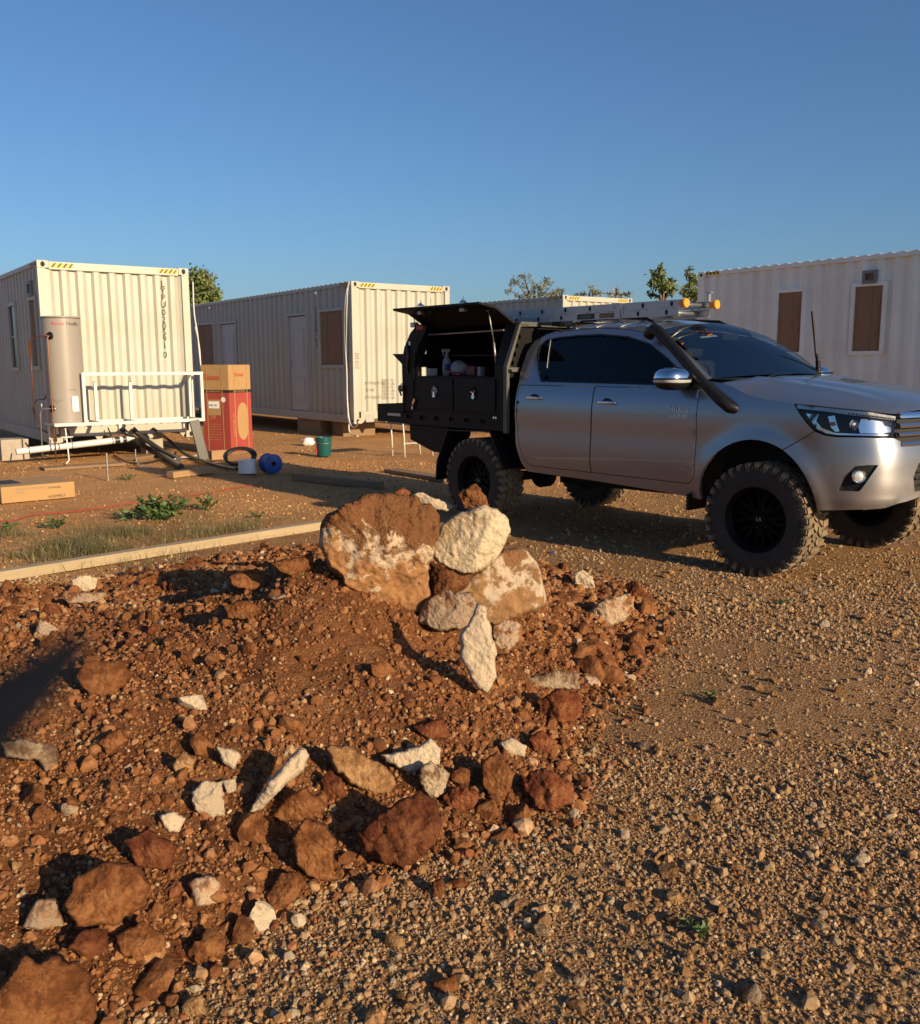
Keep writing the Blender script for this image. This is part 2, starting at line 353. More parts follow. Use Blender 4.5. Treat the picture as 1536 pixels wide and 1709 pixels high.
class MB:
    def __init__(s): s.v = []; s.f = []; s.mi = []; s.cur = 0
    def add(s, v, f):
        k = len(s.v); s.v += [tuple(p) for p in v]; s.f += [tuple(i + k for i in q) for q in f]; s.mi += [s.cur] * len(f); return s
    def box(s, a, b, R=None, o=None):
        (x0, y0, z0), (x1, y1, z1) = a, b
        v = [(x0, y0, z0), (x1, y0, z0), (x1, y1, z0), (x0, y1, z0), (x0, y0, z1), (x1, y0, z1), (x1, y1, z1), (x0, y1, z1)]
        if R is not None: v = [tuple(R @ Vector(p) + Vector(o or (0, 0, 0))) for p in v]
        fs = [(0, 3, 2, 1), (4, 5, 6, 7), (0, 1, 5, 4), (1, 2, 6, 5), (2, 3, 7, 6), (3, 0, 4, 7)]
        if (x1 - x0) * (y1 - y0) * (z1 - z0) < 0: fs = [f[::-1] for f in fs]
        return s.add(v, fs)
    def tube(s, pts, r, n=10, caps=True):
        pts = [Vector(p) for p in pts]; m = len(pts)
        rs = r if isinstance(r, (list, tuple)) else [r] * m
        ref = None; V = []
        for i, p in enumerate(pts):
            d = (pts[min(i + 1, m - 1)] - pts[max(i - 1, 0)]).normalized()
            if ref is None:
                ref = Vector((0, 0, 1)) if abs(d.z) < .9 else Vector((1, 0, 0))
                ref = (ref - d * ref.dot(d)).normalized()
            else:
                ref = (ref - d * ref.dot(d)).normalized()
            b = d.cross(ref)
            for k in range(n):
                a = 2 * pi * k / n; V.append(p + (ref * cos(a) + b * sin(a)) * rs[i])
        F = [(i * n + k, i * n + (k + 1) % n, (i + 1) * n + (k + 1) % n, (i + 1) * n + k) for i in range(m - 1) for k in range(n)]
        if caps: F += [tuple(range(n))[::-1], tuple((m - 1) * n + k for k in range(n))]
        return s.add(V, F)
    def lathe(s, prof, n=32, axis='z', o=(0, 0, 0), a0=0, a1=2 * pi):
        """prof: (r, h)"""
        full = abs(a1 - a0 - 2 * pi) < 1e-6; V = []; m = len(prof); N = n if full else n + 1
        for k in range(N):
            a = a0 + (a1 - a0) * k / n
            for r, h in prof:
                p = (r * cos(a), r * sin(a), h)
                if axis == 'y': p = (p[0], p[2], p[1])
                if axis == 'x': p = (p[2], p[0], p[1])
                V.append((p[0] + o[0], p[1] + o[1], p[2] + o[2]))
        F = []
        for k in range(n):
            k2 = (k + 1) % N
            for i in range(m - 1):
                q = (k * m + i, k2 * m + i, k2 * m + i + 1, k * m + i + 1)
                F.append(q if axis != 'y' else q[::-1])
        return s.add(V, F)
    def prism(s, poly, fr, t0, t1):
        """poly of 2D points; fr(a, b, t) -> 3D"""
        n = len(poly)
        V = [fr(a, b, t0) for a, b in poly] + [fr(a, b, t1) for a, b in poly]
        F = [tuple(range(n))[::-1], tuple(range(n, 2 * n))] + [(i, (i + 1) % n, n + (i + 1) % n, n + i) for i in range(n)]
        return s.add(V, F)
    def build(s, name, mats, parent=None, smooth=False, sharp=None):
        o = mesh_obj(name, s.v, s.f, mats, parent, smooth, s.mi if isinstance(mats, (list, tuple)) else None, None)
        bm = bmesh.new(); bm.from_mesh(o.data); bmesh.ops.recalc_face_normals(bm, faces=bm.faces); bm.to_mesh(o.data); bm.free()
        if sharp: o.data.set_sharp_from_angle(angle=sharp)
        return o
def pip(P, poly):
    P = np.asarray(P, float); x, y = P[:, 0], P[:, 1]; ins = np.zeros(len(P), bool); q = np.asarray(poly, float)
    for i in range(len(q)):
        x0, y0 = q[i]; x1, y1 = q[i - 1]
        c = ((y0 > y) != (y1 > y)) & (x < (x1 - x0) * (y - y0) / (y1 - y0 + 1e-15) + x0); ins ^= c
    return ins
def pdist(P, poly, closed=True):
    P = np.asarray(P, float); q = np.asarray(poly, float); d = np.full(len(P), 1e9)
    for i in range(len(q) if closed else len(q) - 1):
        a, b = q[i], q[(i + 1) % len(q)]; ab = b - a
        t = np.clip(((P - a) @ ab) / (ab @ ab + 1e-15), 0, 1)
        d = np.minimum(d, np.hypot(*(P - a - t[:, None] * ab).T))
    return d
def resample(poly, step, closed=True):
    out = []; n = len(poly)
    for i in range(n if closed else n - 1):
        a = np.array(poly[i], float); b = np.array(poly[(i + 1) % n], float); k = max(1, int(round(np.hypot(*(b - a)) / step)))
        for j in range(k): out.append(tuple(a + (b - a) * j / k))
    if not closed: out.append(tuple(poly[-1]))
    return out
def smooth_poly(poly, it=2):
    p = [np.array(q, float) for q in poly]
    for _ in range(it):
        r = []
        for i in range(len(p)):
            a, b = p[i], p[(i + 1) % len(p)]; r += [a * .75 + b * .25, a * .25 + b * .75]
        p = r
    return [tuple(q) for q in p]
def inset(poly, d):
    """moves a simple polygon inwards by d"""
    q = np.array(poly, float); n = len(q); ar = sum(q[i][0] * q[(i + 1) % n][1] - q[(i + 1) % n][0] * q[i][1] for i in range(n))
    s = 1 if ar > 0 else -1; out = []
    for i in range(n):
        a, b, c = q[i - 1], q[i], q[(i + 1) % n]
        e1 = (b - a) / (np.hypot(*(b - a)) + 1e-12); e2 = (c - b) / (np.hypot(*(c - b)) + 1e-12)
        n1 = np.array([-e1[1], e1[0]]) * s; n2 = np.array([-e2[1], e2[0]]) * s
        m = n1 + n2; m /= max(.35, m @ m) / 2 if m @ m > 0 else 1
        out.append(tuple(b + m * d))
    return out
def cdt(outer, holes, step, bstep=None):
    loops = [resample(outer, bstep or step)] + [resample(h, bstep or step) for h in holes]
    pts = []; edges = []
    for lp in loops:
        k = len(pts); pts += lp; edges += [(k + i, k + (i + 1) % len(lp)) for i in range(len(lp))]
    q = np.array(outer); x0, y0 = q.min(0); x1, y1 = q.max(0)
    gx, gy = np.meshgrid(np.arange(x0 + step * .5, x1, step), np.arange(y0 + step * .5, y1, step)); G = np.stack([gx.ravel(), gy.ravel()], 1)
    if len(G):
        ok = pip(G, outer) & (pdist(G, loops[0]) > step * .45)
        for h in loops[1:]: ok &= ~pip(G, h) & (pdist(G, h) > step * .45)
        pts += [tuple(g) for g in G[ok]]
    v, e, f, ov, oe, of = delaunay_2d_cdt([Vector(p) for p in pts], edges, [], 0, 1e-6)
    v = np.array([tuple(p) for p in v]); tri = np.array([t for t in f if len(t) == 3]); cen = v[tri].mean(1)
    ok = pip(cen, outer)
    for h in holes: ok &= ~pip(cen, h)
    return v, tri[ok]
def text(name, s, size, m, parent, mat4, ext=.0015, align='LEFT', spacing=1., lsp=1.):
    cu = bpy.data.curves.new(name, 'FONT'); cu.body = s; cu.size = size; cu.extrude = ext; cu.align_x = align
    cu.space_character = spacing; cu.space_line = lsp; cu.resolution_u = 2
    t = bpy.data.objects.new(name, cu); me = bpy.data.meshes.new_from_object(t)
    bpy.data.objects.remove(t); bpy.data.curves.remove(cu)
    me.materials.clear(); me.materials.append(m); me.transform(mat4)
    o = bpy.data.objects.new(name, me); return link(o, parent)
def frame_m(o, x, y):
    x = Vector(x).normalized(); y = Vector(y).normalized(); z = x.cross(y)
    return Matrix(((x.x, y.x, z.x, o[0]), (x.y, y.y, z.y, o[1]), (x.z, y.z, z.z, o[2]), (0, 0, 0, 1)))
# value noise for shapes
def _h(ix, iy, s): 
    v = np.sin(ix * 127.1 + iy * 311.7 + s * 74.7) * 43758.5453; return v - np.floor(v)
def vnoise(x, y, s=0):
    ix, iy = np.floor(x), np.floor(y); fx, fy = x - ix, y - iy; fx = fx * fx * (3 - 2 * fx); fy = fy * fy * (3 - 2 * fy)
    a = _h(ix, iy, s) * (1 - fx) + _h(ix + 1, iy, s) * fx; b = _h(ix, iy + 1, s) * (1 - fx) + _h(ix + 1, iy + 1, s) * fx
    return a * (1 - fy) + b * fy
def fbm(x, y, o=4, s=0):
    r = 0; a = .5
    for k in range(o): r = r + a * (vnoise(x, y, s + k) - .5) * 2; x = x * 2.03; y = y * 2.03; a *= .5
    return r
def n3(P, f, s=0):
    P = P * f; return (vnoise(P[:, 0] + s * 3.1, P[:, 1] + P[:, 2] * 1.7, s) + vnoise(P[:, 1] - s * 2.3, P[:, 2] + P[:, 0] * 1.3, s + 9) + vnoise(P[:, 2] + s, P[:, 0] - P[:, 1] * .8, s + 5)) / 1.5 - 1
# ------------------------------------------------------------------ ground
def gz(x, y):
    x = np.asarray(x, float); y = np.asarray(y, float)
    near = np.exp(-(np.maximum(0, np.hypot(x, y) - 14) / 8) ** 2)
    return near * (.022 * fbm(x * .9, y * .9, 3, 2) + .010 * fbm(x * 5, y * 5, 3, 7)) - .012
def axis_pts(a, b, step, far, g=1.25):
    p = list(np.arange(a, b + 1e-9, step)); s = step; lo = a; hi = b
    L = []; Hh = []
    while hi < far: s *= g; hi += s; Hh.append(hi)
    s = step
    while lo > -far: s *= g; lo -= s; L.append(lo)
    return np.array(L[::-1] + p + Hh)
gxs = axis_pts(-5, 5.5, .065, 900); gys = axis_pts(1.0, 15, .065, 900)
GX, GY = np.meshgrid(gxs, gys); GZ = gz(GX, GY)
nx, ny = len(gxs), len(gys)
idx = np.arange(nx * ny).reshape(ny, nx)
fc = np.stack([idx[:-1, :-1], idx[:-1, 1:], idx[1:, 1:], idx[1:, :-1]], -1).reshape(-1, 4)
def np_mesh(name, V, F, mats, smooth=True, parent=None):
    me = bpy.data.meshes.new(name); me.vertices.add(len(V)); me.vertices.foreach_set('co', np.asarray(V, np.float32).ravel())
    k = F.shape[1]; me.loops.add(F.size); me.loops.foreach_set('vertex_index', F.astype(np.int32).ravel())
    me.polygons.add(len(F)); me.polygons.foreach_set('loop_start', np.arange(0, F.size, k, dtype=np.int32)); me.polygons.foreach_set('loop_total', np.full(len(F), k, np.int32))
    me.polygons.foreach_set('use_smooth', np.full(len(F), smooth))
    for m in (mats if isinstance(mats, (list, tuple)) else [mats]): me.materials.append(m)
    me.update(calc_edges=True); me.validate()
    return link(bpy.data.objects.new(name, me), parent)
ground = np_mesh('ground', np.stack([GX.ravel(), GY.ravel(), GZ.ravel()], 1), fc, M['ground'])
tag(ground, 'orange gravelly earth of the site', kind='structure')

# ------------------------------------------------------------------ mound of excavated earth
FOOT = [(-1.9, 1.25), (-1.0, 1.85), (-.62, 2.27), (-.45, 2.55), (-.2, 2.72), (.05, 2.86), (.27, 3.02), (.43, 3.3), (.47, 3.8), (.70, 4.3), (.98, 4.85), (1.18, 5.5), (1.22, 6.0), (.95, 6.6), (.4, 7.0), (-.4, 7.3), (-1.15, 7.75), (-1.9, 7.25), (-2.4, 6.6), (-3.3, 6.05), (-4.3, 5.2), (-4.7, 3.5), (-3.4, 1.8)]
FOOT = smooth_poly(FOOT, 1)
def mound_h(x, y, detail=True):
    x = np.asarray(x, float); y = np.asarray(y, float); P = np.stack([x.ravel(), y.ravel()], 1)
    P2 = P + .10 * np.stack([fbm(P[:, 0] * 2.2, P[:, 1] * 2.2, 3, 31), fbm(P[:, 0] * 2.2, P[:, 1] * 2.2, 3, 32)], 1)
    d = pdist(P2, FOOT) * np.where(pip(P2, FOOT), 1, -1)
    X, Y = P[:, 0], P[:, 1]
    H = .16 + .30 * np.exp(-((X + .42) / .95) ** 2 - ((Y - 4.75) / 1.15) ** 2) + .10 * np.exp(-((X + 1.9) / 1.2) ** 2 - ((Y - 3.4) / 1.1) ** 2) + .14 * np.exp(-((X + .70) / .33) ** 2 - ((Y - 4.38) / .42) ** 2) - .15 * np.exp(-((X + .10) / .26) ** 2 - ((Y - 4.22) / .30) ** 2) - .12 * np.exp(-((X - .22) / .30) ** 2 - ((Y - 4.40) / .32) ** 2) - .05 * np.exp(-((X - .95) / .5) ** 2 - ((Y - 5.6) / .9) ** 2)
    h = H * (1 - np.exp(-(np.maximum(d, 0) / .42) ** 1.25)) - np.maximum(-d, 0) * .9
    if detail:
        m = np.clip(d / .25, 0, 1)
        h = h + m * (.055 * fbm(X * 1.7, Y * 1.7, 3, 11) + .038 * fbm(X * 5.5, Y * 5.5, 4, 12) + .020 * fbm(X * 17, Y * 17, 4, 13))
    return h.reshape(x.shape)
mx = np.arange(-4.9, 1.45, .026); my = np.arange(1.1, 8.1, .026)
MX, MY = np.meshgrid(mx, my); MH = mound_h(MX, MY); MZ = MH + gz(MX, MY)
idx = np.arange(MX.size).reshape(MX.shape)
fc = np.stack([idx[:-1, :-1], idx[:-1, 1:], idx[1:, 1:], idx[1:, :-1]], -1).reshape(-1, 4)
keep = (MH.ravel()[fc].max(1) > -.03)
used = np.unique(fc[keep]); remap = np.full(MX.size, -1); remap[used] = np.arange(len(used))
mound = np_mesh('dirt_mound', np.stack([MX.ravel(), MY.ravel(), MZ.ravel()], 1)[used], remap[fc[keep]], M['mound'])
tag(mound, 'heap of red-brown excavated earth', kind='structure')
def terrain(x, y):
    x = np.asarray(x, float); y = np.asarray(y, float)
    i = np.clip((x - mx[0]) / .026, 0, len(mx) - 1.001); j = np.clip((y - my[0]) / .026, 0, len(my) - 1.001)
    i0 = i.astype(int); j0 = j.astype(int); fx, fy = i - i0, j - j0
    m = MZ[j0, i0] * (1 - fx) * (1 - fy) + MZ[j0, i0 + 1] * fx * (1 - fy) + MZ[j0 + 1, i0] * (1 - fx) * fy + MZ[j0 + 1, i0 + 1] * fx * fy
    ins = (x > mx[0]) & (x < mx[-1]) & (y > my[0]) & (y < my[-1])
    return np.where(ins, np.maximum(m, gz(x, y)), gz(x, y))
def hit(px, py):
    d = ray(px, py); t = np.arange(.8, 40, .012)
    P = CAMO + d * t[:, None]; k = np.argmax(P[:, 2] < terrain(P[:, 0], P[:, 1]))
    return P[k]

# ------------------------------------------------------------------ container cabins
CYAW = .6211; EX = Vector((cos(CYAW), sin(CYAW), 0)); LY = Vector((-sin(CYAW), cos(CYAW), 0))
CW, CH = 2.438, 2.896
def corrugation(length, pitch=.278, depth=.036, cuts=()):
    """(s, inset) points of a trapezoid wave along a wall"""
    out = []; s = 0
    while s < length - 1e-6:
        for ds_, d in ((0, 0), (.072, 0), (.139, depth), (.211, depth)):
            if s + ds_ < length: out.append((s + ds_, d))
        s += pitch
    out.append((length, 0))
    for c in cuts:
        for i in range(len(out) - 1):
            if out[i][0] < c < out[i + 1][0]:
                t = (c - out[i][0]) / (out[i + 1][0] - out[i][0]); out.insert(i + 1, (c, out[i][1] + t * (out[i + 1][1] - out[i][1]))); break
    return out
def corr_wall(name, length, z0, z1, fr, parent, openings=(), pitch=.278, depth=.036):
    mb = MB(); cuts = [c for o in openings for c in o[:2]]
    P = corrugation(length, pitch, depth, cuts)
    for (s0, d0), (s1, d1) in zip(P[:-1], P[1:]):
        if s1 - s0 < 1e-6: continue
        zs = [(z0, z1)]
        for a, b, c, e in openings:
            if s0 >= a - 1e-6 and s1 <= b + 1e-6:
                zs = [q for lo, hi in zs for q in ((lo, min(hi, c)), (max(lo, e), hi)) if q[1] - q[0] > 1e-4]
        for lo, hi in zs: mb.add([fr(s0, d0, lo), fr(s1, d1, lo), fr(s1, d1, hi), fr(s0, d0, hi)], [(0, 1, 2, 3)])
    return mb.build(name, M['cream'], parent)
def stripe(parent, fr, s0, s1, z0, z1, hand=1):
    """yellow sticker with black diagonal bars; fr(s, out, z)"""
    f = bev(MB().box((0, 0, 0), (1, 1, 1)).build('hazard_sticker', M['yellow'], parent), .0001) if False else None
    mb = MB(); mb.add([fr(s0, .003, z0), fr(s1, .003, z0), fr(s1, .003, z1), fr(s0, .003, z1), fr(s0, 0, z0), fr(s1, 0, z0), fr(s1, 0, z1), fr(s0, 0, z1)], [(0, 1, 2, 3), (0, 4, 5, 1), (1, 5, 6, 2), (2, 6, 7, 3), (3, 7, 4, 0)])
    f = mb.build('hazard_sticker', M['yellow'], parent)
    n = 4; w = (s1 - s0) / n; k = MB()
    for i in range(n):
        a = s0 + i * w + .004
        pts = [(a, z0), (a + w * .42, z0), (min(a + w * .42 + (z1 - z0) * .8, s1), z1), (min(a + (z1 - z0) * .8, s1), z1)]
        k.add([fr(p, .006, z) for p, z in pts], [(0, 1, 2, 3)])
    k.build('black_bar', M['black_sticker'], f)
def container(label, origin, L, z0, openings=(), vents=(), end=True, side_stripes=True, name='container_cabin', pitch=.278):
    """local x runs across the end face, y along the long side that faces the camera (x = 0)"""
    t = thing(name, label, 'container cabin', (origin[0], origin[1], 0), CYAW, 'converted shipping containers')
    zt = z0 + CH
    for x0 in (0, CW - .178):
        for y0 in (0, L - .162):
            for zz in (z0, zt - .118):
                c = bev(MB().box((x0, y0, zz), (x0 + .178, y0 + .162, zz + .118)).build('corner_casting', M['cream'], t), .008)
                hb = MB(); xc = x0 + .089
                hb.lathe([(0, 0), (.034, 0), (.034, .012), (0, .012)], 16, 'y', (0, 0, 0)); 
                hb.v = [(v[0] * 1. + xc, v[1] + y0 - .0035, v[2] * 1.25 + zz + .059) for v in hb.v]
                hb.build('casting_hole', M['dark_hole'], c)
                if x0 == 0:
                    hs = MB(); hs.lathe([(0, 0), (.03, 0), (.03, .012), (0, .012)], 16, 'x', (-.0035, y0 + .08, zz + .059)); hs.build('casting_hole', M['dark_hole'], c)
    for x0 in (.004, CW - .124):
        for y0 in (.004, L - .134):
            MB().box((x0, y0, z0 + .118), (x0 + .12, y0 + .13, zt - .118)).build('corner_post', M['cream'], t)
    # headers and sills of the end faces
    for y0 in (.010, L - .09):
        bev(MB().box((.178, y0, zt - .135), (CW - .178, y0 + .08, zt - .012)).build('end_header', M['cream'], t), .006)
    sb = MB().box((.178, .012, z0 + .1), (CW - .178, .1, z0 + .25))
    for a, b in ((.178, .30), (CW - .30, CW - .178), (.72, .86), (1.58, 1.72)):
        sb.prism([(a, z0 + .1), (b, z0 + .1), (b - (.05 if a > .2 else .09), z0 + .012), (a + (.05 if a > .2 and b < CW - .2 else (.0 if a < .2 else .09)), z0 + .012)], lambda p, q, w: (p, w, q), .02, .05)
    sb.build('end_sill', M['cream'], t)
    MB().box((.178, L - .1, z0 + .03), (CW - .178, L - .012, z0 + .18)).build('end_sill', M['cream'], t)
    for x0 in (.006, CW - .066):
        MB().box((x0, .162, zt - .075), (x0 + .06, L - .162, zt - .010)).build('top_rail', M['cream'], t)
        MB().box((x0, .162, z0 + .015), (x0 + .05, L - .162, z0 + .18)).build('bottom_rail', M['cream'], t)
    # walls
    corr_wall('side_wall', L - .26, z0 + .178, zt - .07, lambda s, d, z: (.022 + d, .13 + s, z), t, openings, pitch, .046)
    corr_wall('side_wall', L - .26, z0 + .178, zt - .07, lambda s, d, z: (CW - .022 - d, L - .13 - s, z), t)
    corr_wall('end_wall', CW - .236, z0 + .248, zt - .13, lambda s, d, z: (.118 + s, .035 + d, z), t, (), .25, .045)
    corr_wall('end_wall', CW - .236, z0 + .178, zt - .13, lambda s, d, z: (CW - .118 - s, L - .035 - d, z), t, (), .25, .045)
    # corrugated roof sheet with low ribs across
    rb = MB(); n = int(L / .21)
    rb.box((.05, .05, zt - .05), (CW - .05, L - .05, zt - .02))
    for i in range(n):
        y = .2 + i * .21
        if y < L - .3: rb.add([(.012, y, zt - .012), (CW - .012, y, zt - .012), (CW - .012, y + .05, zt + .006), (.012, y + .05, zt + .006), (.012, y + .10, zt + .006), (CW - .012, y + .10, zt + .006), (CW - .012, y + .15, zt - .012), (.012, y + .15, zt - .012)], [(0, 1, 2, 3), (3, 2, 5, 4), (4, 5, 6, 7), (0, 3, 4, 7), (1, 6, 5, 2)])
    rb.build('roof', M['cream'], t)
    MB().box((.06, .1, z0 + .12), (CW - .06, L - .1, z0 + .17)).build('floor', M['timber_dark'], t)
    MB().box((.11, .12, z0 + .18), (.13, L - .13, zt - .1)).build('lining', M['board'], t)
    if end:
        fe = lambda s, o, z: (s, .010 - o, z)
        stripe(t, fe, .205, .555, zt - .10, zt - .035); stripe(t, fe, CW - .51, CW - .20, zt - .10, zt - .035)
    if side_stripes:
        fs = lambda s, o, z: (.006 - o, s, z)
        stripe(t, fs, .18, .5, zt - .068, zt - .016); stripe(t, fs, L - .5, L - .18, zt - .068, zt - .016)
    return t
def opening_abs(y0, y1, z0, z1): return (y0 - .13, y1 - .13, z0, z1)
def window(t, y0, y1, z0, z1, glazed=False):
    w = .06; f = MB()
    for a, b, c, e in ((y0 - w, y0, z0 - w, z1 + w), (y1, y1 + w, z0 - w, z1 + w), (y0, y1, z0 - w, z0), (y0, y1, z1, z1 + w)):
        f.box((.004, a, c), (.09, b, e))
    fo = f.build('window', M['cream'], t)
    if glazed:
        m = M['tint']; MB().box((.04, y0, z0), (.05, y1, z1)).build('pane', m, fo)
        MB().box((.03, y0, (z0 + z1) / 2 - .015), (.04, y1, (z0 + z1) / 2 + .015)).build('sash_bar', M['cream'], fo)
    else:
        k = 3 if y1 - y0 > .5 else 2; e = [y0 + (y1 - y0) * q for q in ((0, .42, .72, 1.) if k == 3 else (0, .38, 1.))]
        for i in range(k): MB().box((.032 + .006 * (i % 2), e[i] + .003, z0), (.06, e[i + 1] - .003, z1)).build('plywood_board', M['board'], fo)
        MB().box((.024, y0 + (y1 - y0) * .1, z0), (.0325, y0 + (y1 - y0) * .17, z1 - .18)).build('wood_batten', M['board'], fo)
    return fo
def door(t, y0, y1, z0, z1):
    w = .05; f = MB()
    for a, b, c, e in ((y0 - w, y0, z0, z1 + w), (y1, y1 + w, z0, z1 + w), (y0, y1, z1, z1 + w)): f.box((.005, a, c), (.09, b, e))
    fo = f.build('door_frame', M['cream'], t)
    d = bev(MB().box((.050, y0 + .004, z0 + .004), (.09, y1 - .004, z1 - .02)).build('door', M['grey_door'], t), .003)
    for a, b in ((.45, .86), (.10, .36)):
        zz0, zz1 = z0 + (z1 - z0) * a, z0 + (z1 - z0) * b; ya, yb = y0 + .17, y1 - .17
        r = MB(); q = .022
        for (p0, p1, q0, q1) in ((ya, ya + q, zz0, zz1), (yb - q, yb, zz0, zz1), (ya + q, yb - q, zz0, zz0 + q), (ya + q, yb - q, zz1 - q, zz1)): r.box((.040, p0, q0), (.052, p1, q1))
        bev(r.build('raised_panel', M['grey_door'], d), .004)
        MB().box((.044, ya + .05, zz0 + .05), (.052, yb - .05, zz1 - .05)).build('panel_field', M['grey_door'], d)
    for zz in (.98, 1.06, 1.11):
        k = MB(); k.lathe([(0, 0), (.016, 0), (.016, .01), (0, .01)], 12, 'x', (.0455, y1 - .075, z0 + zz)); k.build('lock_hole', M['dark_hole'], d)
    return d
def ext_vent(t, y0, y1, z0, z1):
    f = MB()
    for a, b, c, e in ((y0, y0 + .05, z0, z1), (y1 - .05, y1, z0, z1), (y0 + .05, y1 - .05, z0, z0 + .05), (y0 + .05, y1 - .05, z1 - .05, z1)): f.box((-.02, a, c), (.06, b, e))
    fo = f.build('vent', M['vent'], t)
    MB().box((.03, y0 + .05, z0 + .05), (.05, y1 - .05, z1 - .05)).build('vent_board', M['board'], fo)
def side_y(origin, px, py):
    """distance along the long side of a container at a pixel"""
    d = ray(px, py); n = np.array([EX.x, EX.y, 0]); p = np.array([origin[0], origin[1], 0])
    tt = ((p - CAMO) @ n) / (d @ n); P = CAMO + d * tt; return float((P[:2] - np.array(origin[:2])) @ np.array([LY.x, LY.y])), float(P[2])
def end_x(origin, px, py):
    d = ray(px, py); n = np.array([LY.x, LY.y, 0]); p = np.array([origin[0], origin[1], 0])
    tt = ((p - CAMO) @ n) / (d @ n); P = CAMO + d * tt; return float((P[:2] - np.array(origin[:2])) @ np.array([EX.x, EX.y])), float(P[2])
def rect_side(o, px0, py_top, px1, py_bot):
    (a, z1), (b, _) = side_y(o, px0, py_top), side_y(o, px1, py_top)
    z0 = side_y(o, px0, py_bot)[1]; return min(a, b), max(a, b), z0, z1
O1 = (-6.6436, 15.0971); O2 = (-2.1882, 19.3963); O3 = (2.5809, 23.7387); O4f = (4.5165, 18.1315)
Z1, Z2, Z3 = .274, .3065, .33
# first cabin, with the water heater at its end
w1 = rect_side(O1, 46, 502, 56, 611); w2 = rect_side(O1, 12, 512, 22, 613); v1 = rect_side(O1, 45, 470, 52, 496)
c1 = container('cream container cabin at the left with a water heater at its end', O1, 6.058, Z1, [opening_abs(*w1), opening_abs(*w2)])
window(c1, *w1); window(c1, *w2, glazed=True); ext_vent(c1, *v1)
MB().box((-.004, w1[1] + .22, 1.70), (.012, w1[1] + .27, 1.92)).build('switch_box', M['yellow'], c1)
x, zt_ = end_x(O1, 273, 474); x2, zb_ = end_x(O1, 276, 598)
for ch, py in zip('LYPU0205910', (478.5, 490, 501.5, 513, 526, 538, 549, 559.5, 570.5, 582, 597)):
    q = end_x(O1, 273 + (py - 478) * .035, py); text('container_number', ch, .155, M['print'], c1, Matrix.Translation((q[0], .0335, q[1])) @ Matrix.Rotation(pi / 2, 4, 'X') @ Matrix.Diagonal((.95, 1, 1, 1)), .001, 'CENTER')
# second cabin, with the doors
wr = rect_side(O2, 533, 521, 571, 609); wl_ = rect_side(O2, 330, 543, 354, 612)
d2 = rect_side(O2, 479, 528, 509, 684); d1 = rect_side(O2, 366, 541, 391, 684)
L2 = 12.192
op = [opening_abs(wr[0], wr[1], wr[2], wr[3]), opening_abs(wl_[0], wl_[1], wl_[2], wl_[3]), opening_abs(d2[0], d2[1], Z2 + .18, d2[3]), opening_abs(d1[0], d1[1], Z2 + .18, d1[3])]
c2 = container('cream container cabin with two white doors and boarded windows', O2, L2, Z2, op)
window(c2, *wr); window(c2, *wl_); door(c2, d2[0], d2[1], Z2 + .185, d2[3]); door(c2, d1[0], d1[1], Z2 + .185, d1[3])
for i, s in enumerate(('MAX GROSS', 'TARE', 'PAYLOAD')):
    a = end_x(O2, 613, 638 + 12 * i)
    text('weight_marking', s, .085, M['grey_print'], c2, Matrix.Translation((a[0], .0335, a[1] - .04)) @ Matrix.Rotation(pi / 2, 4, 'X'), .002)
for i, s in enumerate(('3,720   KG', '8,250   LBS', '1,720   KG', '3,220   LBS', '3,030   KG', '3,250   LBS')):
    a = end_x(O2, 638.5, 634 + 5.9 * i)
    b_ = end_x(O2, 653, 634 + 5.9 * i); w1_, w2_ = s.split()
    text('weight_marking', w1_, .078, M['grey_print'], c2, Matrix.Translation((a[0], .0335, a[1] - .03)) @ Matrix.Rotation(pi / 2, 4, 'X'), .002); text('weight_unit', w2_, .078, M['grey_print'], c2, Matrix.Translation((b_[0], .0335, b_[1] - .03)) @ Matrix.Rotation(pi / 2, 4, 'X'), .002)
a = end_x(O2, 596, 606)
for k in range(2): text('corner_marking', 'CWG 2305', .07, M['grey_print'], c2, Matrix.Translation((a[0] + k * .055, -.002 + .003, a[1] - .12)) @ Matrix.Rotation(pi / 2, 4, 'X') @ Matrix.Rotation(pi / 2, 4, 'Z'), .002)
a0, a1 = end_x(O2, 611, 692), end_x(O2, 625, 704)
MB().box((a0[0], .004, a1[1]), (a1[0], .016, a0[1])).build('data_plate', M['steel'], c2)
a = side_y(O2, 524, 512)
text('side_marking', 'LYPU 020588 1 22G1', .1, M['print'], c2, Matrix.Translation((-.0 + .016, a[0] - .02, a[1])) @ Matrix.Rotation(-pi / 2, 4, 'Z') @ Matrix.Rotation(pi / 2, 4, 'X') @ Matrix.Rotation(-pi / 2, 4, 'Z'), .002)
for px in (352, 530):
    a = side_y(O2, px, 490 if px > 400 else 513); k = MB(); k.lathe([(0, 0), (.03, 0), (.04, .03), (.02, .07), (0, .07)], 12, 'x', (-.06, a[0], Z2 + CH - .16)); k.build('eaves_lamp', M['white_plastic'], c2, True)
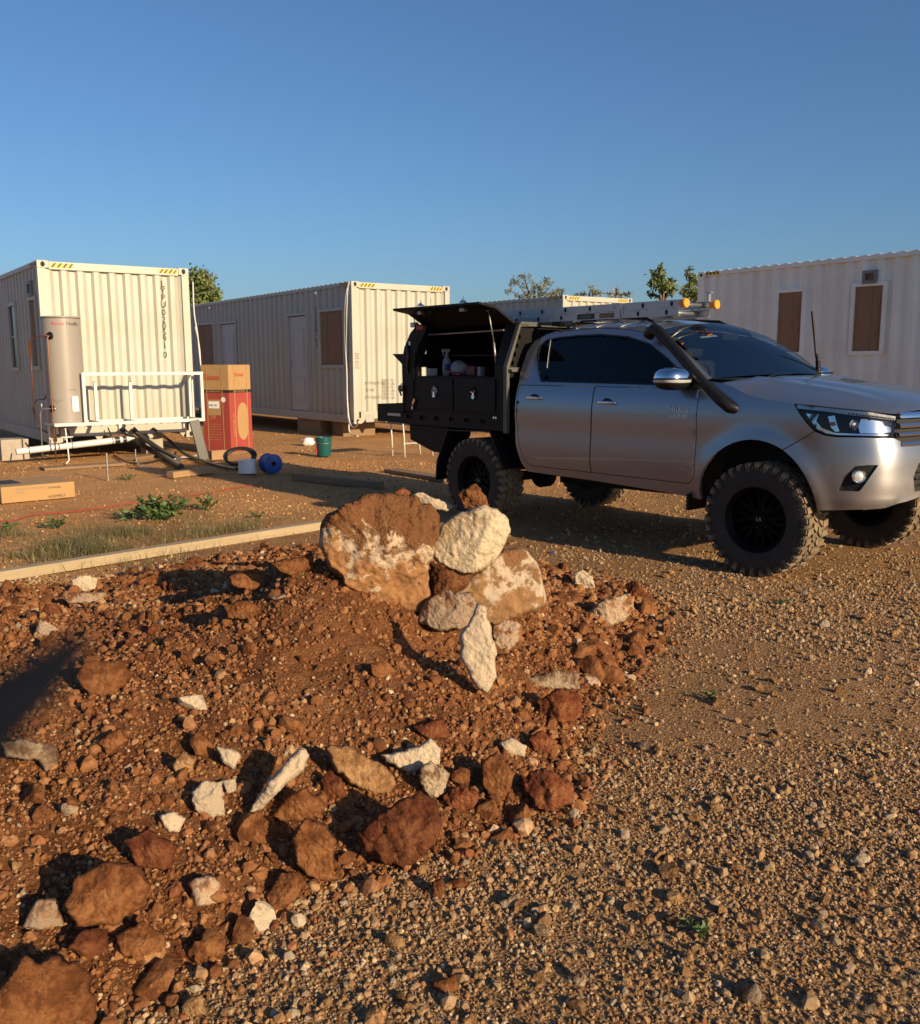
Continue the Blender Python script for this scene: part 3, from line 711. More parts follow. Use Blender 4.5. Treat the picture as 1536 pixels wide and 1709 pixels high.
# third cabin behind the ute, fourth to the right, fifth far behind
c3 = container('cream container cabin showing only its top above the ute and ladder', O3, 12.192, Z3)
L4 = 6.6
O4 = (O4f[0] - LY.x * L4, O4f[1] - LY.y * L4)
wa = rect_side(O4, 1299, 489, 1339, 588); wb = rect_side(O4, 1427, 479, 1474, 586); va = rect_side(O4, 1441, 452, 1465, 474)
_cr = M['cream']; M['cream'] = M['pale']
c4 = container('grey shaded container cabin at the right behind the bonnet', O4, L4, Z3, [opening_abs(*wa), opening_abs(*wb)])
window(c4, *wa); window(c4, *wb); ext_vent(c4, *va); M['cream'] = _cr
p5 = dp(1185, 520, 30.); L5 = 4.2
c5 = container('distant container cabin seen between ladder and roof', (p5[0] - .4 , p5[1] - 2.2), L5, .08)
# what the cabins stand on
def support(label, p, sx, sy, h, m, rot=CYAW, group='blocks propping up the cabins', name='support_block'):
    o = bev(MB().box((-sx / 2, -sy / 2, -.03), (sx / 2, sy / 2, h)).build(name, m), .008); o.location = (p[0], p[1], 0); o.rotation_euler = (0, 0, rot)
    return tag(o, label, 'block', group)
def loc1(O, x, y): return (O[0] + EX.x * x + LY.x * y, O[1] + EX.y * x + LY.y * y)
support('pale concrete block under the corner of the heater cabin', loc1(O1, -.42, .75), .42, .45, Z1 + .06, M['concrete'])
support('brown block under the middle of the heater cabin end', loc1(O1, 1.75, .35), .3, .35, Z1 + .10, M['concrete'])
support('block under the far right corner of the heater cabin', loc1(O1, 2.1, 5.4), .4, .4, Z1, M['concrete'])
p = gp(500, 728); support('brown timber block below the white door', loc1(O2, .30, 2.35), .35, 1.15, Z2 + .005, M['timber_brown'])
support('dark block under the near corner of the door cabin', loc1(O2, .6, 1.1), .8, .5, Z2, M['timber_dark'])
support('block under the far side of the door cabin end', loc1(O2, 2.1, .5), .4, .4, Z2, M['concrete'])
for O, lab in ((O3, 'ladder-top cabin'), (O4, 'shaded right cabin'), ):
    support('block under the corner of the ' + lab, loc1(O, .3, .4), .4, .4, Z3, M['concrete']); support('block under the far corner of the ' + lab, loc1(O, 2.1, (12 if O is O3 else L4) - .6), .4, .4, Z3, M['concrete'])
    support('block under the long side of the ' + lab, loc1(O, .3, (12 if O is O3 else L4) - .6), .4, .4, Z3, M['concrete']); support('block under the back of the ' + lab, loc1(O, 2.1, .4), .4, .4, Z3, M['concrete'])
# ------------------------------------------------------------------ the ute
TYAW = .6984; TF = Vector((2.1067, 6.6181)); tfw = Vector((sin(TYAW), -cos(TYAW))); tsd = Vector((-cos(TYAW), -sin(TYAW))); TC = TF - tsd * .97
ute = thing('ute', 'silver dual cab ute with black tray canopy, snorkel and big mud tyres', 'ute', (TC.x, TC.y, 0), TYAW - pi / 2)
def tw(x, yn, z): return np.array([TC.x + tfw.x * x + tsd.x * yn, TC.y + tfw.y * x + tsd.y * yn, z])
def pchip(xs, ys):
    xs = np.array(xs, float); ys = np.array(ys, float); h = np.diff(xs); dl = np.diff(ys) / h; m = np.zeros(len(xs)); m[0] = dl[0]; m[-1] = dl[-1]
    m[1:-1] = np.where(dl[:-1] * dl[1:] > 0, 2 * dl[:-1] * dl[1:] / (dl[:-1] + dl[1:] + 1e-12), 0)
    def ev(x):
        x = np.clip(np.asarray(x, float), xs[0], xs[-1]); i = np.clip(np.searchsorted(xs, x) - 1, 0, len(xs) - 2); t = (x - xs[i]) / h[i]
        return (2 * t**3 - 3 * t * t + 1) * ys[i] + (t**3 - 2 * t * t + t) * h[i] * m[i] + (-2 * t**3 + 3 * t * t) * ys[i + 1] + (t**3 - t * t) * h[i] * m[i + 1]
    return ev
pc = np.array([(-.3, .925), (0, .925), (.30, .922), (.45, .912), (.60, .882), (.72, .832), (.81, .755), (.87, .64), (.91, .47), (.935, .25), (.945, 0), (.935, -.25)])
cv = []
for i in range(1, len(pc) - 2):
    p0, p1, p2, p3 = pc[i - 1:i + 3]
    for k in range(24):
        t = k / 24; cv.append(.5 * ((2 * p1) + (-p0 + p2) * t + (2 * p0 - 5 * p1 + 4 * p2 - p3) * t * t + (-p0 + 3 * p1 - 3 * p2 + p3) * t**3))
cv.append(pc[-2]); cv = np.array(cv); LCV = np.concatenate([[0], np.cumsum(np.hypot(*np.diff(cv, axis=0).T))]); UMAX = LCV[-1]
ds_f = pchip([.40, .5, .6, .7, .8, .86, .92, .98, 1.05, 1.15, 1.25, 1.345, 1.5, 1.62, 1.72, 1.80, 1.86, 1.92], [.11, .065, .028, .005, -.001, .0, .0028, .0025, .0, .003, .018, .045, .11, .165, .215, .265, .33, .45])
df_f = pchip([.40, .5, .56, .605, .625, .70, .78, .86, .95, 1.0, 1.05, 1.12, 1.2, 1.27, 1.35], [.14, .07, .03, .004, .006, .004, .008, .013, .025, .04, .055, .075, .11, .17, .28])
def S(u, z, off=0.):
    """body surface of the near side: (x, y, z); off moves outwards"""
    u = np.asarray(u, float); z = np.asarray(z, float); uc = np.clip(u, 0, UMAX)
    x = np.where(u < 0, u, np.interp(uc, LCV, cv[:, 0])); y = np.where(u < 0, .925, np.interp(uc, LCV, cv[:, 1]))
    e = .006; a, b = np.clip(uc + e, 0, UMAX), np.clip(uc - e, 0, UMAX)
    tx = np.interp(a, LCV, cv[:, 0]) - np.interp(b, LCV, cv[:, 0]); ty = np.interp(a, LCV, cv[:, 1]) - np.interp(b, LCV, cv[:, 1])
    n = np.hypot(tx, ty) + 1e-12; tx, ty = tx / n, ty / n
    nx_, ny_ = np.where(u < 0, 0, -ty), np.where(u < 0, 1, tx)
    w = np.clip((u - .35) / .55, 0, 1); w = w * w * (3 - 2 * w)
    d = ds_f(z) * (1 - w) + df_f(z) * w
    r = np.hypot(u + .03, z - .49); d = d - .022 * np.exp(-((r - .49) / .06) ** 2) * (z > .45)
    d = d - .012 * np.exp(-((u + 1.2) / 2.5) ** 2) - off
    return np.stack([x - nx_ * d, y - ny_ * d, z], -1)
def panel(name, outer, mat, parent, holes=(), step=.035, off=0., rim=.02, sides=(1, -1), bstep=None, rim_mat=None, surf=S):
    """one body panel per side, its edge turned inwards"""
    v, tri = cdt(outer, list(holes), step, bstep); out = []
    P = surf(v[:, 0], v[:, 1], off); Q = surf(v[:, 0], v[:, 1], off - rim)
    ec = {}
    for t in tri:
        for a, b in ((t[0], t[1]), (t[1], t[2]), (t[2], t[0])): ec[(a, b)] = 1
    bd = [(a, b) for a, b in ec if (b, a) not in ec]
    for s in sides:
        V = [(p[0], -p[1] * s, p[2]) for p in P]; F = [tuple(map(int, (t if s < 0 else t))) for t in tri]
        if rim:
            k = len(V); mp = {}
            for a, b in bd:
                for q in (a, b):
                    if q not in mp:
                        mp[q] = len(V); V.append((P[q][0], -P[q][1] * s, P[q][2])); V.append((Q[q][0], -Q[q][1] * s, Q[q][2]))
                F.append((mp[a], mp[a] + 1, mp[b] + 1, mp[b]))
        o = mesh_obj(name, V, F, mat, parent, True)
        # outward winding for the skin
        bm = bmesh.new(); bm.from_mesh(o.data); bm.faces.ensure_lookup_table()
        for f in bm.faces:
            if len(f.verts) == 3:
                c = f.calc_center_median(); ref = Vector((max(0, c.x - .2) * 2.2 if c.x > .3 else 0, c.y, 0.15))
                if f.normal.dot(ref) < 0: f.normal_flip()
        bm.to_mesh(o.data); bm.free(); out.append(o)
    return out
roofline = [(-2.532, 1.345), (-2.556, 1.496), (-2.55, 1.643), (-2.50, 1.73), (-2.373, 1.790), (-2.20, 1.808), (-2.0, 1.817), (-1.749, 1.821), (-1.436, 1.803), (-1.193, 1.759), (-.972, 1.669), (-.716, 1.523), (-.53, 1.392)]
glass = [(-2.252, 1.365), (-2.342, 1.48), (-2.412, 1.604), (-2.415, 1.68), (-2.35, 1.742), (-2.2, 1.760), (-2.0, 1.771), (-1.715, 1.774), (-1.404, 1.745), (-1.157, 1.682), (-.931, 1.565), (-.745, 1.45), (-.617, 1.350)]
rear_d = [(-2.515, 1.335), (-2.52, 1.074), (-2.485, .83), (-2.422, .652), (-2.356, .605), (-1.61, .605), (-1.598, 1.06), (-1.598, 1.335)]
front_d = [(-1.598, 1.335), (-1.598, 1.06), (-1.61, .605), (-.607, .605), (-.540, .665), (-.536, .968), (-.543, 1.335)]
arch_pts = [(-.03 + .478 * cos(a), .495 + .487 * sin(a)) for a in np.linspace(pi, 0, 22)]
fender_top = [(-.543, 1.385), (-.40, 1.378), (-.349, 1.370), (-.261, 1.350), (-.148, 1.303), (.029, 1.266), (.238, 1.248)]
head = [(.241, 1.244), (.288, 1.188), (.348, 1.122), (.409, 1.068), (.477, 1.042), (.554, 1.034), (.699, 1.036), (.953, 1.030), (1.0, 1.10), (1.045, 1.172), (.9, 1.190), (.773, 1.203), (.575, 1.22), (.399, 1.236)]
body_out = roofline + fender_top[1:] + [(.246, 1.235), (.288, 1.182), (.348, 1.116), (.405, 1.062), (.246, .959), (.195, .925)] + [p for p in arch_pts[::-1] if p[0] < .18 ] + [(-.508, .493), (-.914, .515), (-1.641, .538), (-2.40, .548), (-2.46, .62), (-2.52, .8), (-2.535, 1.07)]
g_in = inset(glass, 0.0)
body = panel('body', body_out, M['paint'], ute, [g_in, rear_d, front_d], .04, rim=.03, bstep=.03)
doors = []
for nm, pl in (('door', inset(rear_d, .006)), ('door', inset(front_d, .006))):
    ds_ = panel(nm, pl, M['paint'], ute, step=.04, rim=.022, bstep=.03)
    ds_[0]['label'] = 'silver rear door' if pl[0][0] < -2 else 'silver front door'; ds_[1]['label'] = ds_[0]['label'] + ' of the far side'; doors.append(ds_)
panel('side_window', [p for p in inset(glass, .004) if True], M['tint'], ute, step=.05, off=-.008, rim=0)
gl = glass[1:]  # chrome-black surround
ring = [(p, q) for p, q in zip(glass, inset(glass, .014))]
for s in (1, -1):
    mb = MB(); A = S(*np.array([a for a, b in ring]).T, .003); B = S(*np.array([b for a, b in ring]).T, .002); D = S(*np.array([b for a, b in ring]).T, -.012)
    for i in range(len(ring)):
        j = (i + 1) % len(ring); mb.add([(p[0], -s * p[1], p[2]) for p in (A[i], A[j], B[j], B[i], D[j], D[i])], [(0, 1, 2, 3), (3, 2, 4, 5)])
    mb.build('window_seal', M['black_plastic'], ute)
    mb = MB(); mb.tube([(p[0], -s * p[1], p[2]) for p in S(np.array([-2.303, -2.262, -2.228]), np.array([1.735, 1.60, 1.485]), .001)], .004, 6); mb.build('quarter_glass_bar', M['steel'], ute)
    mb = MB(); P = S(np.array([-1.66, -1.60, -1.60, -1.66]), np.array([1.345, 1.345, 1.772, 1.772]), -.004); mb.add([(p[0], -s * p[1], p[2]) for p in P], [(0, 1, 2, 3)]); mb.build('window_pillar', M['black_plastic'], ute)
# dark core added behind the panels to block light through the gaps
core = MB().box((-2.44, -.80, .60), (-.58, .80, 1.30)); core.box((-.56, -.62, .62), (.60, .62, 1.18)); core.box((-2.44, -.70, .52), (-.56, .70, .61))
core.build('cabin_tub', M['dark_hole'], ute)
# roof and screen pillars
re_ = np.array(resample(roofline[3:10], .04, False)); rP = S(re_[:, 0], re_[:, 1])
nv = 29; vv = np.linspace(-1, 1, nv)
xr0, xr1 = rP[0][0], rP[-1][0]
V = []; 
for i, p in enumerate(rP):
    s = i / (len(rP) - 1)
    for v in vv:
        cr = .082 * (1 - abs(v) ** 2.6); fwd = .15 * (1 - v * v) * s ** 2.5; bk = -.03 * (1 - v * v) * (1 - s) ** 2.5
        V.append((p[0] + fwd + bk, p[1] * v, p[2] + cr * (.35 + .65 * min(1, s * 4)) + .004))
n = len(rP)
F = [(i * nv + k, i * nv + k + 1, (i + 1) * nv + k + 1, (i + 1) * nv + k) for i in range(n - 1) for k in range(nv - 1)]
roof = mesh_obj('roof', V, F, M['paint'], ute, True)
top_curve = np.array(V[(n - 1) * nv:])
pil = np.array(resample(roofline[9:13], .04, False)); pO = S(pil[:, 0], pil[:, 1]); pI = pO + np.array([.03, -.058, .016])
tcE = np.array([top_curve[-1][0], top_curve[-1][1], top_curve[-1][2]])
pI[0] = pO[0] + np.array([.012, -.045, .02])
for s in (1, -1):
    mb = MB()
    for i in range(len(pO) - 1): mb.add([(p[0], -s * p[1], p[2]) for p in (pO[i], pO[i + 1], pI[i + 1], pI[i])], [(0, 1, 2, 3)])
    o = mb.build('screen_pillar', M['paint'], ute, True)
# windscreen: rows from roof edge to cowl
E0, E1 = pI[0], pI[-1]; rows = 16; V = []
for i in range(rows + 1):
    s = i / rows; k = s * (len(pI) - 1); a = int(min(k, len(pI) - 2)); e = pI[a] * (1 - (k - a)) + pI[a + 1] * (k - a)
    for v in vv:
        bx = (.15 * (1 - s) + .23 * s) * (1 - v * v); bz = (.075 * (1 - s) + .03 * s) * (1 - abs(v) ** 2.4)
        V.append((e[0] + bx, e[1] * v, e[2] + bz + .028 * sin(pi * s)))
F = [(i * nv + k, i * nv + k + 1, (i + 1) * nv + k + 1, (i + 1) * nv + k) for i in range(rows) for k in range(nv - 1)]
ws = mesh_obj('windscreen', V, F, M['windscreen'], ute, True)
WS = np.array(V).reshape(rows + 1, nv, 3)
mb = MB()
for k in range(nv - 1):
    for i0, i1 in ((0, 1),): mb.add([tuple(WS[i0, k] + (0, 0, -.004)), tuple(WS[i0, k + 1] + (0, 0, -.004)), tuple(WS[i1, k + 1] + (0, 0, -.004)), tuple(WS[i1, k] + (0, 0, -.004))], [(0, 1, 2, 3)])
mb.build('screen_band', M['dark_hole'], ute)
# cab back
ro = np.array(resample([(-2.356, .605), (-2.422, .652), (-2.485, .83), (-2.52, 1.07)] + roofline[:4], .06, False)); pR = S(ro[:, 0], ro[:, 1])
mb = MB(); back_n = 9; bv = np.linspace(-1, 1, back_n)
for i in range(len(pR) - 1):
    for k in range(back_n - 1): mb.add([(p[0] - .02 * (1 - v * v), p[1] * v, p[2] + (.03 * (1 - v * v) if q == len(pR) - 1 else 0)) for p, v, q in ((pR[i], bv[k], i), (pR[i], bv[k + 1], i), (pR[i + 1], bv[k + 1], i + 1), (pR[i + 1], bv[k], i + 1))], [(0, 1, 2, 3)])
mb.build('cab_back', M['paint'], ute, True)
# bonnet
hb = [(-.40, 1.372), (-.349, 1.366), (-.261, 1.346), (-.148, 1.299), (.029, 1.262), (.244, 1.244), (.399, 1.232), (.575, 1.216), (.773, 1.199), (.95, 1.186), (1.06, 1.18), (1.2, 1.196), (1.42, 1.205), (1.625, 1.207)]
hr = np.array(resample(hb, .035, False)); hP = S(hr[:, 0], hr[:, 1], -.002)
V = []; nb = 41; bvv = np.linspace(-1, 1, nb)
zc_f = pchip([-.5, -.2, .1, .4, .6, .72, .80, .86], [1.437, 1.425, 1.392, 1.346, 1.302, 1.262, 1.228, 1.204])
for i, p in enumerate(hP):
    q = max(0., min(1., (p[0] + .45) / .6)); q = q * q * (3 - 2 * q)
    for v in bvv:
        yv = p[1] * v; x = p[0] + .17 * (1 - v * v) * (1 - q); zc = max(p[2], float(zc_f(x))); fr_ = max(0., min(1., (.72 - x) / .4))
        z = zc - (zc - p[2]) * abs(v) ** 2.6 + fr_ * (.010 * math.exp(-((abs(yv) - .52) / .06) ** 2) - .010 * math.exp(-((abs(yv) - .40) / .07) ** 2))
        V.append((x, yv, z))
F = [(i * nb + k, i * nb + k + 1, (i + 1) * nb + k + 1, (i + 1) * nb + k) for i in range(len(hP) - 1) for k in range(nb - 1)]
mesh_obj('bonnet', V, F, M['paint'], ute, True)
# front end
mesh_l = [(1.128, .759), (1.185, .85), (1.628, .85), (1.628, .66), (1.15, .66)]
fog = [(.583, .67), (.636, .783), (.683, .84), (.76, .85), (.83, .852), (.782, .776), (.731, .689), (.715, .673)]
bumper = [(.448, .52), (.555, .53), (.743, .548), (.905, .559), (1.0, .590), (1.222, .62), (1.628, .63), (1.628, .965), (1.3, .965), (1.16, .972), (1.02, 1.0), (.958, 1.024), (.699, 1.030), (.554, 1.028), (.477, 1.036), (.412, 1.060), (.252, .956), (.202, .921)] + [p for p in arch_pts if p[0] > .215]
bum = panel('front_bumper', bumper, M['paint'], ute, [fog, mesh_l], .03, rim=.03, bstep=.02)
def fogd(u, z, off=0.): return S(u, z, off - .018)
panel('fog_lamp_recess', inset(fog, .001), M['black_plastic'], ute, step=.03, rim=0, surf=fogd)
for s in (1, -1):
    p = S(.712, .772, -.006); d = Vector((.75, -s * .66, 0)).normalized() if True else None
    mb = MB(); mb.lathe([(.0, .004), (.032, .0), (.036, .010), (.042, .014), (.047, .008), (.047, -.02)], 24); R = d.to_track_quat('Z', 'Y').to_matrix()
    mb.v = [tuple(R @ Vector(q) + Vector((p[0], -s * p[1], p[2]))) for q in mb.v]; fo = mb.build('fog_lamp', M['chrome'], ute, True, .7)
    mb = MB(); mb.lathe([(0, .014), (.015, .012), (.030, .004)], 20); mb.v = [tuple(R @ Vector(q) + Vector((p[0], -s * p[1], p[2]))) for q in mb.v]; mb.build('fog_lamp_lens', M['lamp_glass'], fo, True)
panel('lower_grille', mesh_l, M['dark_hole'], ute, step=.06, off=-.03, rim=0)
for zz in (.70, .745, .79, .835):
    for s in (1, -1):
        mb = MB(); us = np.linspace(1.15 + (zz - .66) * .2, 1.628, 12); mb.tube([(q[0], -s * q[1], q[2]) for q in S(us, np.full(12, zz), -.014)], .007, 6); mb.build('grille_bar', M['black_plastic'], ute, True)
panel('grille_surround', [(1.06, 1.172), (.97, 1.03), (1.03, 1.004), (1.16, .976), (1.628, .97), (1.628, 1.200), (1.2, 1.19)], M['dark_hole'], ute, step=.05, off=-.03, rim=0)
for z0, z1, u0, out in ((1.150, 1.196, 1.055, .012), (1.085, 1.122, 1.03, .006), (1.03, 1.062, 1.005, .006), (.968, 1.002, 1.02, .014)):
    for s in (1, -1):
        us = np.linspace(u0, UMAX - .001, 16); prof = [(-.02, z0), (out, z0 + .004), (out + .006, (z0 + z1) / 2), (out, z1 - .004), (-.02, z1)]; V = []
        for u in us:
            for o_, z in prof: q = S(u, z, o_); V.append((q[0], -s * q[1], q[2]))
        F = [(i * 5 + k, i * 5 + k + 1, (i + 1) * 5 + k + 1, (i + 1) * 5 + k) for i in range(15) for k in range(4)] + [(0, 1, 2, 3, 4)]
        mesh_obj('grille_slat', V, F, M['chrome'], ute, True, sharp=.6)
MB().box((.80, -.26, .70), (.86, .26, .80)).build('number_plate_base', M['dark_hole'], ute)
# headlights
for s in (1, -1):
    hs = panel('headlight', head, M['dark_hole'], ute, step=.035, off=-.040, rim=-.036, sides=(s,))[0]
    panel('headlight_chrome', [(.33, 1.178), (.42, 1.176), (.405, 1.13), (.45, 1.085), (.53, 1.056), (.70, 1.052), (.94, 1.048), (.93, 1.04), (.70, 1.042), (.56, 1.042), (.48, 1.05), (.42, 1.075)], M['chrome'], hs, step=.03, off=-.022, rim=.01, sides=(s,))
    panel('daytime_lamp_strip', [(.262, 1.236), (.262, 1.212), (.464, 1.198), (.64, 1.174), (1.015, 1.138), (1.03, 1.165), (.773, 1.194), (.575, 1.211), (.399, 1.228)], M['lamp_glass'], hs, step=.03, off=-.012, rim=.01, sides=(s,))
    mb = MB()
    for k in range(16):
        u = .62 + k * .025; q = S(u, 1.205 - (u - .575) * .105 - .013, -.008); mb.box((q[0] - .005, -s * q[1] - .005, q[2] - .006), (q[0] + .005, -s * q[1] + .005, q[2] + .006))
    mb.build('led_row', M['chrome'], hs)
    panel('indicator_lamp', [(.482, 1.164), (.524, 1.172), (.545, 1.11), (.565, 1.068), (.54, 1.062), (.509, 1.09)], M['chrome'], hs, step=.03, off=-.018, rim=.01, sides=(s,))
    panel('indicator_bulb', [(.49, 1.125), (.53, 1.13), (.54, 1.105), (.51, 1.10)], M['amber'], hs, step=.03, off=-.015, rim=.005, sides=(s,))
    panel('reflector', [(.70, 1.15), (.80, 1.143), (.985, 1.122), (.965, 1.062), (.84, 1.056), (.70, 1.056), (.685, 1.10)], M['chrome'], hs, step=.03, off=-.024, rim=.01, sides=(s,))
    p = S(.648, 1.112, -.030); d = Vector((.85, -s * .5, 0)).normalized(); R = d.to_track_quat('Z', 'Y').to_matrix()
    mb = MB(); mb.lathe([(.036, -.01), (.036, .016), (.030, .018), (.028, .008)], 24); mb.v = [tuple(R @ Vector(q) + Vector((p[0], -s * p[1], p[2]))) for q in mb.v]; mb.build('projector_ring', M['chrome'], hs, True, .7)
    mb = MB(); mb.lathe([(0, .030), (.012, .028), (.022, .020), (.029, .006)], 24); mb.v = [tuple(R @ Vector(q) + Vector((p[0], -s * p[1], p[2]))) for q in mb.v]; mb.build('projector_lens', M['lamp_glass'], hs, True)
    panel('headlight_lens', inset(head, .003), M['clear'], hs, step=.035, off=-.001, rim=0, sides=(s,))
# handles
for (cx, cz) in ((-2.294, 1.222), (-1.436, 1.205)):
    for s in (1, -1):
        q = S(np.linspace(cx - .105, cx + .105, 9), np.full(9, cz), .018); q[0][1] -= .016; q[-1][1] -= .016; q[1][1] -= .004; q[-2][1] -= .004
        mb = MB(); mb.tube([(p[0], -s * p[1], p[2]) for p in q], [.007, .012, .014, .0145, .0145, .0145, .014, .012, .007], 10); h_ = mb.build('door_handle', M['chrome'], doors[0 if cx < -2 else 1][0 if s == 1 else 1], True)
        mb = MB(); c = S(cx, cz, .001); V = [(c[0] + .055 * cos(a), -s * (c[1] + .0), c[2] + .036 * sin(a)) for a in np.linspace(0, 2 * pi, 21)[:-1]]; mb.add([tuple(x) for x in V] + [(c[0], -s * (c[1] - .004), c[2])], [(i, (i + 1) % 20, 20) for i in range(20)]); mb.build('handle_cup', M['black_plastic'], doors[0 if cx < -2 else 1][0 if s == 1 else 1])
# door mirrors
for s in (1, -1):
    def blob(z_lo, z_hi, grow=0.):
        V = []; nu, nw = 28, 16
        for j in range(nw + 1):
            ph = -pi / 2 + pi * j / nw
            for i in range(nu):
                th = 2 * pi * i / nu; sg = lambda a, e: math.copysign(abs(a) ** e, a)
                x = (.115 + grow) * sg(cos(ph), .75) * sg(cos(th), .8); y = (.135 + grow) * sg(cos(ph), .75) * sg(sin(th), .7); z = (.086 + grow) * sg(sin(ph), .85)
                x -= .25 * y * .3; z = min(max(z, z_lo), z_hi); V.append((-.70 + x, -s * (1.035 + y), 1.405 + z))
        F = [(j * nu + i, j * nu + (i + 1) % nu, (j + 1) * nu + (i + 1) % nu, (j + 1) * nu + i) for j in range(nw) for i in range(nu)]
        return V, F
    mb = MB(); mb.add(*blob(-.1, .004)); mr = mb.build('door_mirror', M['black_plastic'], ute, True, .8)
    mb = MB(); mb.add(*blob(.008, .1, .003)); mb.build('mirror_cap', M['chrome'], mr, True, .8)
    mb = MB(); mb.add(*blob(-.028, -.006, .004)); mb.build('mirror_indicator', M['lamp_glass'], mr, True, .8)
    MB().box((-.68, -s * .86, 1.345), (-.62, -s * .95, 1.40)).build('mirror_arm', M['black_plastic'], mr)
# badge
zq = S(-.80, 1.150, .0015)
for sgn in (1,):
    bmx = frame_m((zq[0], -zq[1], zq[2]), (1, 0, -.02), (0, .02, 1))
    text('badge', 'HILUX', .062, M['film'], doors[1][0], bmx, .003, spacing=1.06)
    zq = S(-.79, 1.108, .0015); text('badge', '2.8 D-4D', .045, M['film'], doors[1][0], frame_m((zq[0], -zq[1], zq[2]), (1, 0, -.02), (0, .02, 1)), .003)
# snorkel
sp = [(-.215, .905, 1.185), (-.25, .945, 1.205), (-.33, .945, 1.255), (-.46, .925, 1.345), (-.62, .895, 1.465), (-.80, .855, 1.61), (-.95, .825, 1.725), (-1.02, .812, 1.772), (-1.065, .80, 1.788), (-1.115, .79, 1.768), (-1.14, .785, 1.735)]
mb = MB(); mb.tube([(a, -b, c) for a, b, c in sp], [.036, .045, .043, .038, .038, .039, .042, .046, .050, .050, .046], 18); sn = mb.build('snorkel', M['black_plastic'], ute, True, 1.)
mb = MB(); mb.lathe([(0, .004), (.032, .004), (.036, -.02)], 18); R = Vector((.8, -.45, -.35)).to_track_quat('Z', 'Y').to_matrix(); mb.v = [tuple(R @ Vector(q) + Vector((-.212, -.925, 1.185))) for q in mb.v]; mb.build('snorkel_end_cap', M['black_plastic'], sn, True, .6)
MB().box((-1.0, -.79, 1.70), (-.93, -.69, 1.725)).build('snorkel_bracket', M['black_plastic'], sn)
# wipers, roof rails, aerial
for yy, x2 in ((-.45, .0), (.2, .5)):
    mb = MB(); mb.tube([(-.26, yy, 1.415), (-.33, yy + .25, 1.435), (-.36, yy + .5, 1.44)], .008, 6); mb.build('wiper', M['black_plastic'], ute)
for s in (1, -1):
    mb = MB(); mb.tube([(-2.15, s * .52, 1.872), (-2.08, s * .52, 1.905), (-1.7, s * .52, 1.915), (-1.38, s * .52, 1.893), (-1.28, s * .52, 1.855)], [.008, .013, .014, .014, .010], 8); mb.build('roof_rail', M['black_plastic'], ute, True)
mb = MB(); mb.tube([(-.455, .66, 1.37), (-.47, .66, 1.45)], [.026, .024], 10); mb.tube([(-.47, .66, 1.45), (-.482, .66, 1.56), (-.50, .66, 1.60)], [.020, .018, .012], 10); mb.tube([(-.50, .66, 1.60), (-.53, .66, 1.80), (-.556, .66, 1.955)], [.010, .012, .012], 8)
for k in range(7): mb.lathe([(.019, 0), (.023, .004), (.019, .008)], 10, 'z', (-.471 - k * .0012, .66, 1.452 + k * .013))
mb.build('aerial', M['black_plastic'], ute, True, .8)
# interior seen through the screen
mb = MB(); mb.prism([(-.62, 1.30), (-.28, 1.37), (-.32, 1.40), (-.66, 1.405), (-.9, 1.36), (-.9, 1.2)], lambda a, b, t: (a, t, b), -.68, .68); mb.build('dashboard', M['seat'], ute)
for yy in (-.36, .36):
    mb = MB(); mb.box((-1.62, yy - .25, 1.0), (-1.45, yy + .25, 1.55)); mb.box((-1.6, yy - .13, 1.57), (-1.5, yy + .13, 1.74)); bev(mb.build('front_seat', M['seat'], ute), .05, 4)
mb = MB(); mb.tube([(-.98 + .06 * cos(a), -.36 + .18 * sin(a), 1.36 + .16 * cos(a)) for a in np.linspace(0, 2 * pi, 25)], .013, 8, False); mb.build('steering_wheel', M['seat'], ute, True)
MB().box((-.93, -.10, 1.715), (-.91, .12, 1.765)).build('rear_mirror', M['dark_hole'], ute)
k6 = WS[6]
a_, b_ = WS[5, 4], WS[5, 7]; mb = MB(); mb.add([tuple(a_ + (0, 0, -.012)), tuple(b_ + (0, 0, -.012)), tuple(WS[6, 7] + (-.02, 0, -.0)), tuple(WS[6, 4] + (-.02, 0, 0))], [(0, 1, 2, 3)]); mb.build('screen_sticker', M['white_plastic'], ute)
# ---------------- wheels
def wheel():
    R0, W = .412, .30
    prof = [(.225, -.115), (.235, -.135), (.26, -.147), (.32, -.153), (.36, -.148), (.385, -.140), (.396, -.125), (.398, -.06), (.399, 0), (.398, .06), (.396, .125), (.385, .140), (.36, .148), (.32, .153), (.26, .147), (.235, .135), (.225, .115)]
    mb = MB(); mb.lathe(prof, 60, 'y')
    N = 34
    def lug(a, y0, y1, r0, r1, da, sk=0.):
        V = []
        for r in (r0, r1):
            for yy, sgn in ((y0, 0), (y1, 1)):
                for e in (-1, 1):
                    aa = a + e * da * (1 if r == r0 else .86) + sk * (sgn - .5); V.append((r * cos(aa), yy, r * sin(aa)))
        mb.add(V, [(0, 1, 3, 2), (4, 6, 7, 5), (0, 4, 5, 1), (2, 3, 7, 6), (0, 2, 6, 4), (1, 5, 7, 3)])
    for k in range(N):
        a = 2 * pi * k / N
        for sg in (1, -1):
            h = a + (pi / N if sg < 0 else 0); L = .0 if k % 2 else .010
            lug(h, sg * .072, sg * (.143 - L * .4), .392, .414, .062, .02 * sg); lug(h + .045, sg * .010, sg * .064, .392, .413, .050, -.10 * sg)
            lug(h, sg * .1395, sg * (.1515), .340 + L * 2, .402, .050); lug(h + pi / N, sg * .142, sg * .154, .355, .386, .018)
    return mb
wm = wheel(); wme = None
